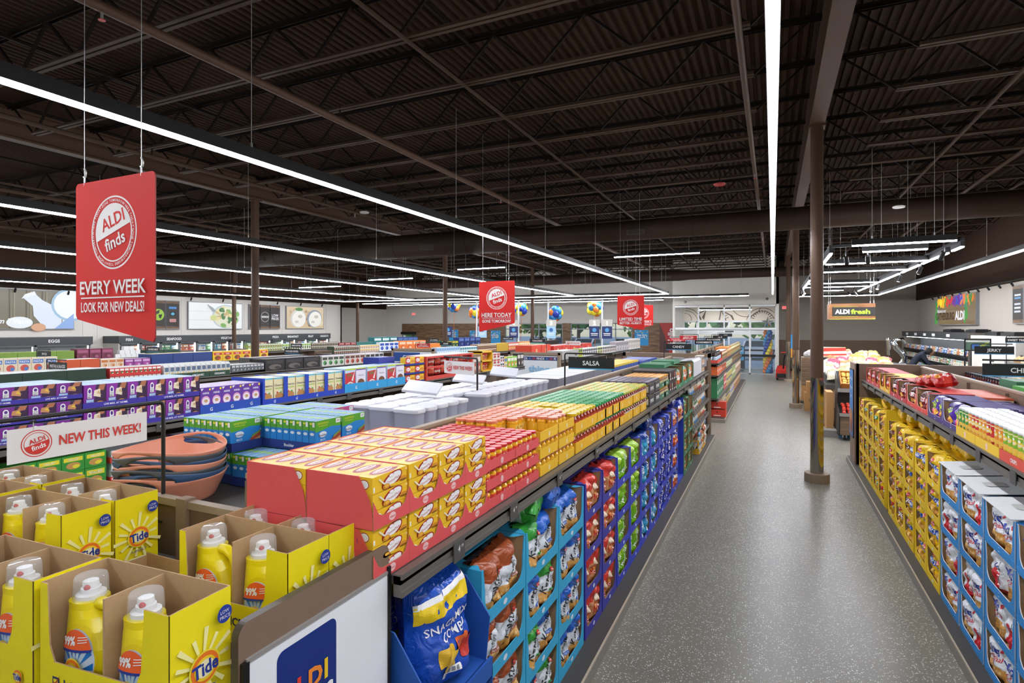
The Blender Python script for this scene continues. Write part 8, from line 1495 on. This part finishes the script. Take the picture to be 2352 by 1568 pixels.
def tree(i, h, r):
    o = emp('tree'); b = MB(); b.tube([(0, 0, 0), (.1, 0, h*.3), (0, .1, h*.6)], [.22, .18, .08], C('#5a4a3a', .8), 8); b.build('trunk', o); rr = random.Random(i)
    b = MB()
    for k in range(90):
        ph = math.acos(1-2*(k+.5)/90); a = k*2.4; q = r*(.55+.45*rr.random()); c_ = (q*math.sin(ph)*math.cos(a), q*math.sin(ph)*math.sin(a), h*.62+q*.75*math.cos(ph))
        s_ = r*(.16+.12*rr.random())
        for t in range(6):
            n_ = Vector((rr.gauss(0, 1), rr.gauss(0, 1), rr.gauss(0, 1))).normalized(); u = n_.orthogonal().normalized(); v = n_.cross(u); p = Vector(c_)+Vector((rr.gauss(0, s_), rr.gauss(0, s_), rr.gauss(0, s_*.8)))
            b.face([p-u*s_*.6-v*s_*.4, p+u*s_*.6-v*s_*.3, p+u*s_*.4+v*s_*.5, p-u*s_*.5+v*s_*.4], LEAF[i % 3])
    b.build('foliage', o); return Proto(o, 'tree', 'trees beyond the car park')
TR = [tree(0, 7.5, 3.4), tree(1, 9, 4.0), tree(2, 5.5, 2.6)]
for i in range(22):
    TR[i % 3].at((-66+4.6*i+R.uniform(-1, 1), 62+R.uniform(0, 12), 0), R.random()*6, '%s tree beyond the car park, %s counted from the far end of the windows' % (('mid green', 'dark green', 'pale green')[i % 3], nth(i)))
def car(h, name='parked_car'):
    o = emp('parked_car'); m = C(h, .2, metal=.2); g = C('#20282e', .1); b = MB(); pr = [(-2.1, .35), (-2.15, .7), (-1.9, .85), (-1.2, .92), (-.6, 1.4), (.7, 1.42), (1.4, .98), (2.1, .9), (2.2, .6), (2.15, .35)]
    for (x0, z0), (x1, z1) in zip(pr, pr[1:]): b.face([(x0, -.85, z0), (x1, -.85, z1), (x1, .85, z1), (x0, .85, z0)], m)
    b.face([(x, -.85, z) for x, z in pr], m); b.face([(x, .85, z) for x, z in pr[::-1]], m); b.build('car_body', o)
    b = MB()
    for s in (-1, 1): b.mesh([(x, s*.86, z) for x, z in ((-1.1, .95), (-.55, 1.34), (.65, 1.36), (1.25, .98))], [(0, 1, 2, 3)], g)
    b.mesh([(-1.17, -.75, .96), (-.64, -.7, 1.38), (-.64, .7, 1.38), (-1.17, .75, .96)], [(0, 1, 2, 3)], g); b.mesh([(.74, -.7, 1.41), (1.38, -.75, 1.01), (1.38, .75, 1.01), (.74, .7, 1.41)], [(0, 1, 2, 3)], g); b.build('window_glass', o)
    for x in (-1.35, 1.35):
        for s in (-1, 1): b = MB(); b.tube([(x, s*.72, .33), (x, s*.9, .33)], .33, C('#1c1c1e'), 16); b.tube([(x, s*.9, .33), (x, s*.905, .33)], .2, ALU, 12); b.build('wheel', o)
    return o
for i, (x, y, rz, h, lb) in enumerate(((-1.0, 46, 1.4, '#e8eaec', 'white car parked beyond the entrance doors'), (-14.8, 48, 1.5, '#dfe3e8', 'pale car parked outside the lane four window'), (-17.5, 50, 1.6, '#6a7a88', 'grey car parked outside the plank wall end window'), (-11.5, 49, 1.5, '#2f3a4a', 'dark car outside near the wood pillar'))):
    o = car(h); o.location = (x, y, -.06); o.rotation_euler = (0, 0, rz); tag(o, lb, 'car')

# ---- originals that were never placed
for p in Proto.every:
    if not p.used:
        for ch in KIDS.get(p.o.name, []): bpy.data.objects.remove(ch)
        bpy.data.objects.remove(p.o)
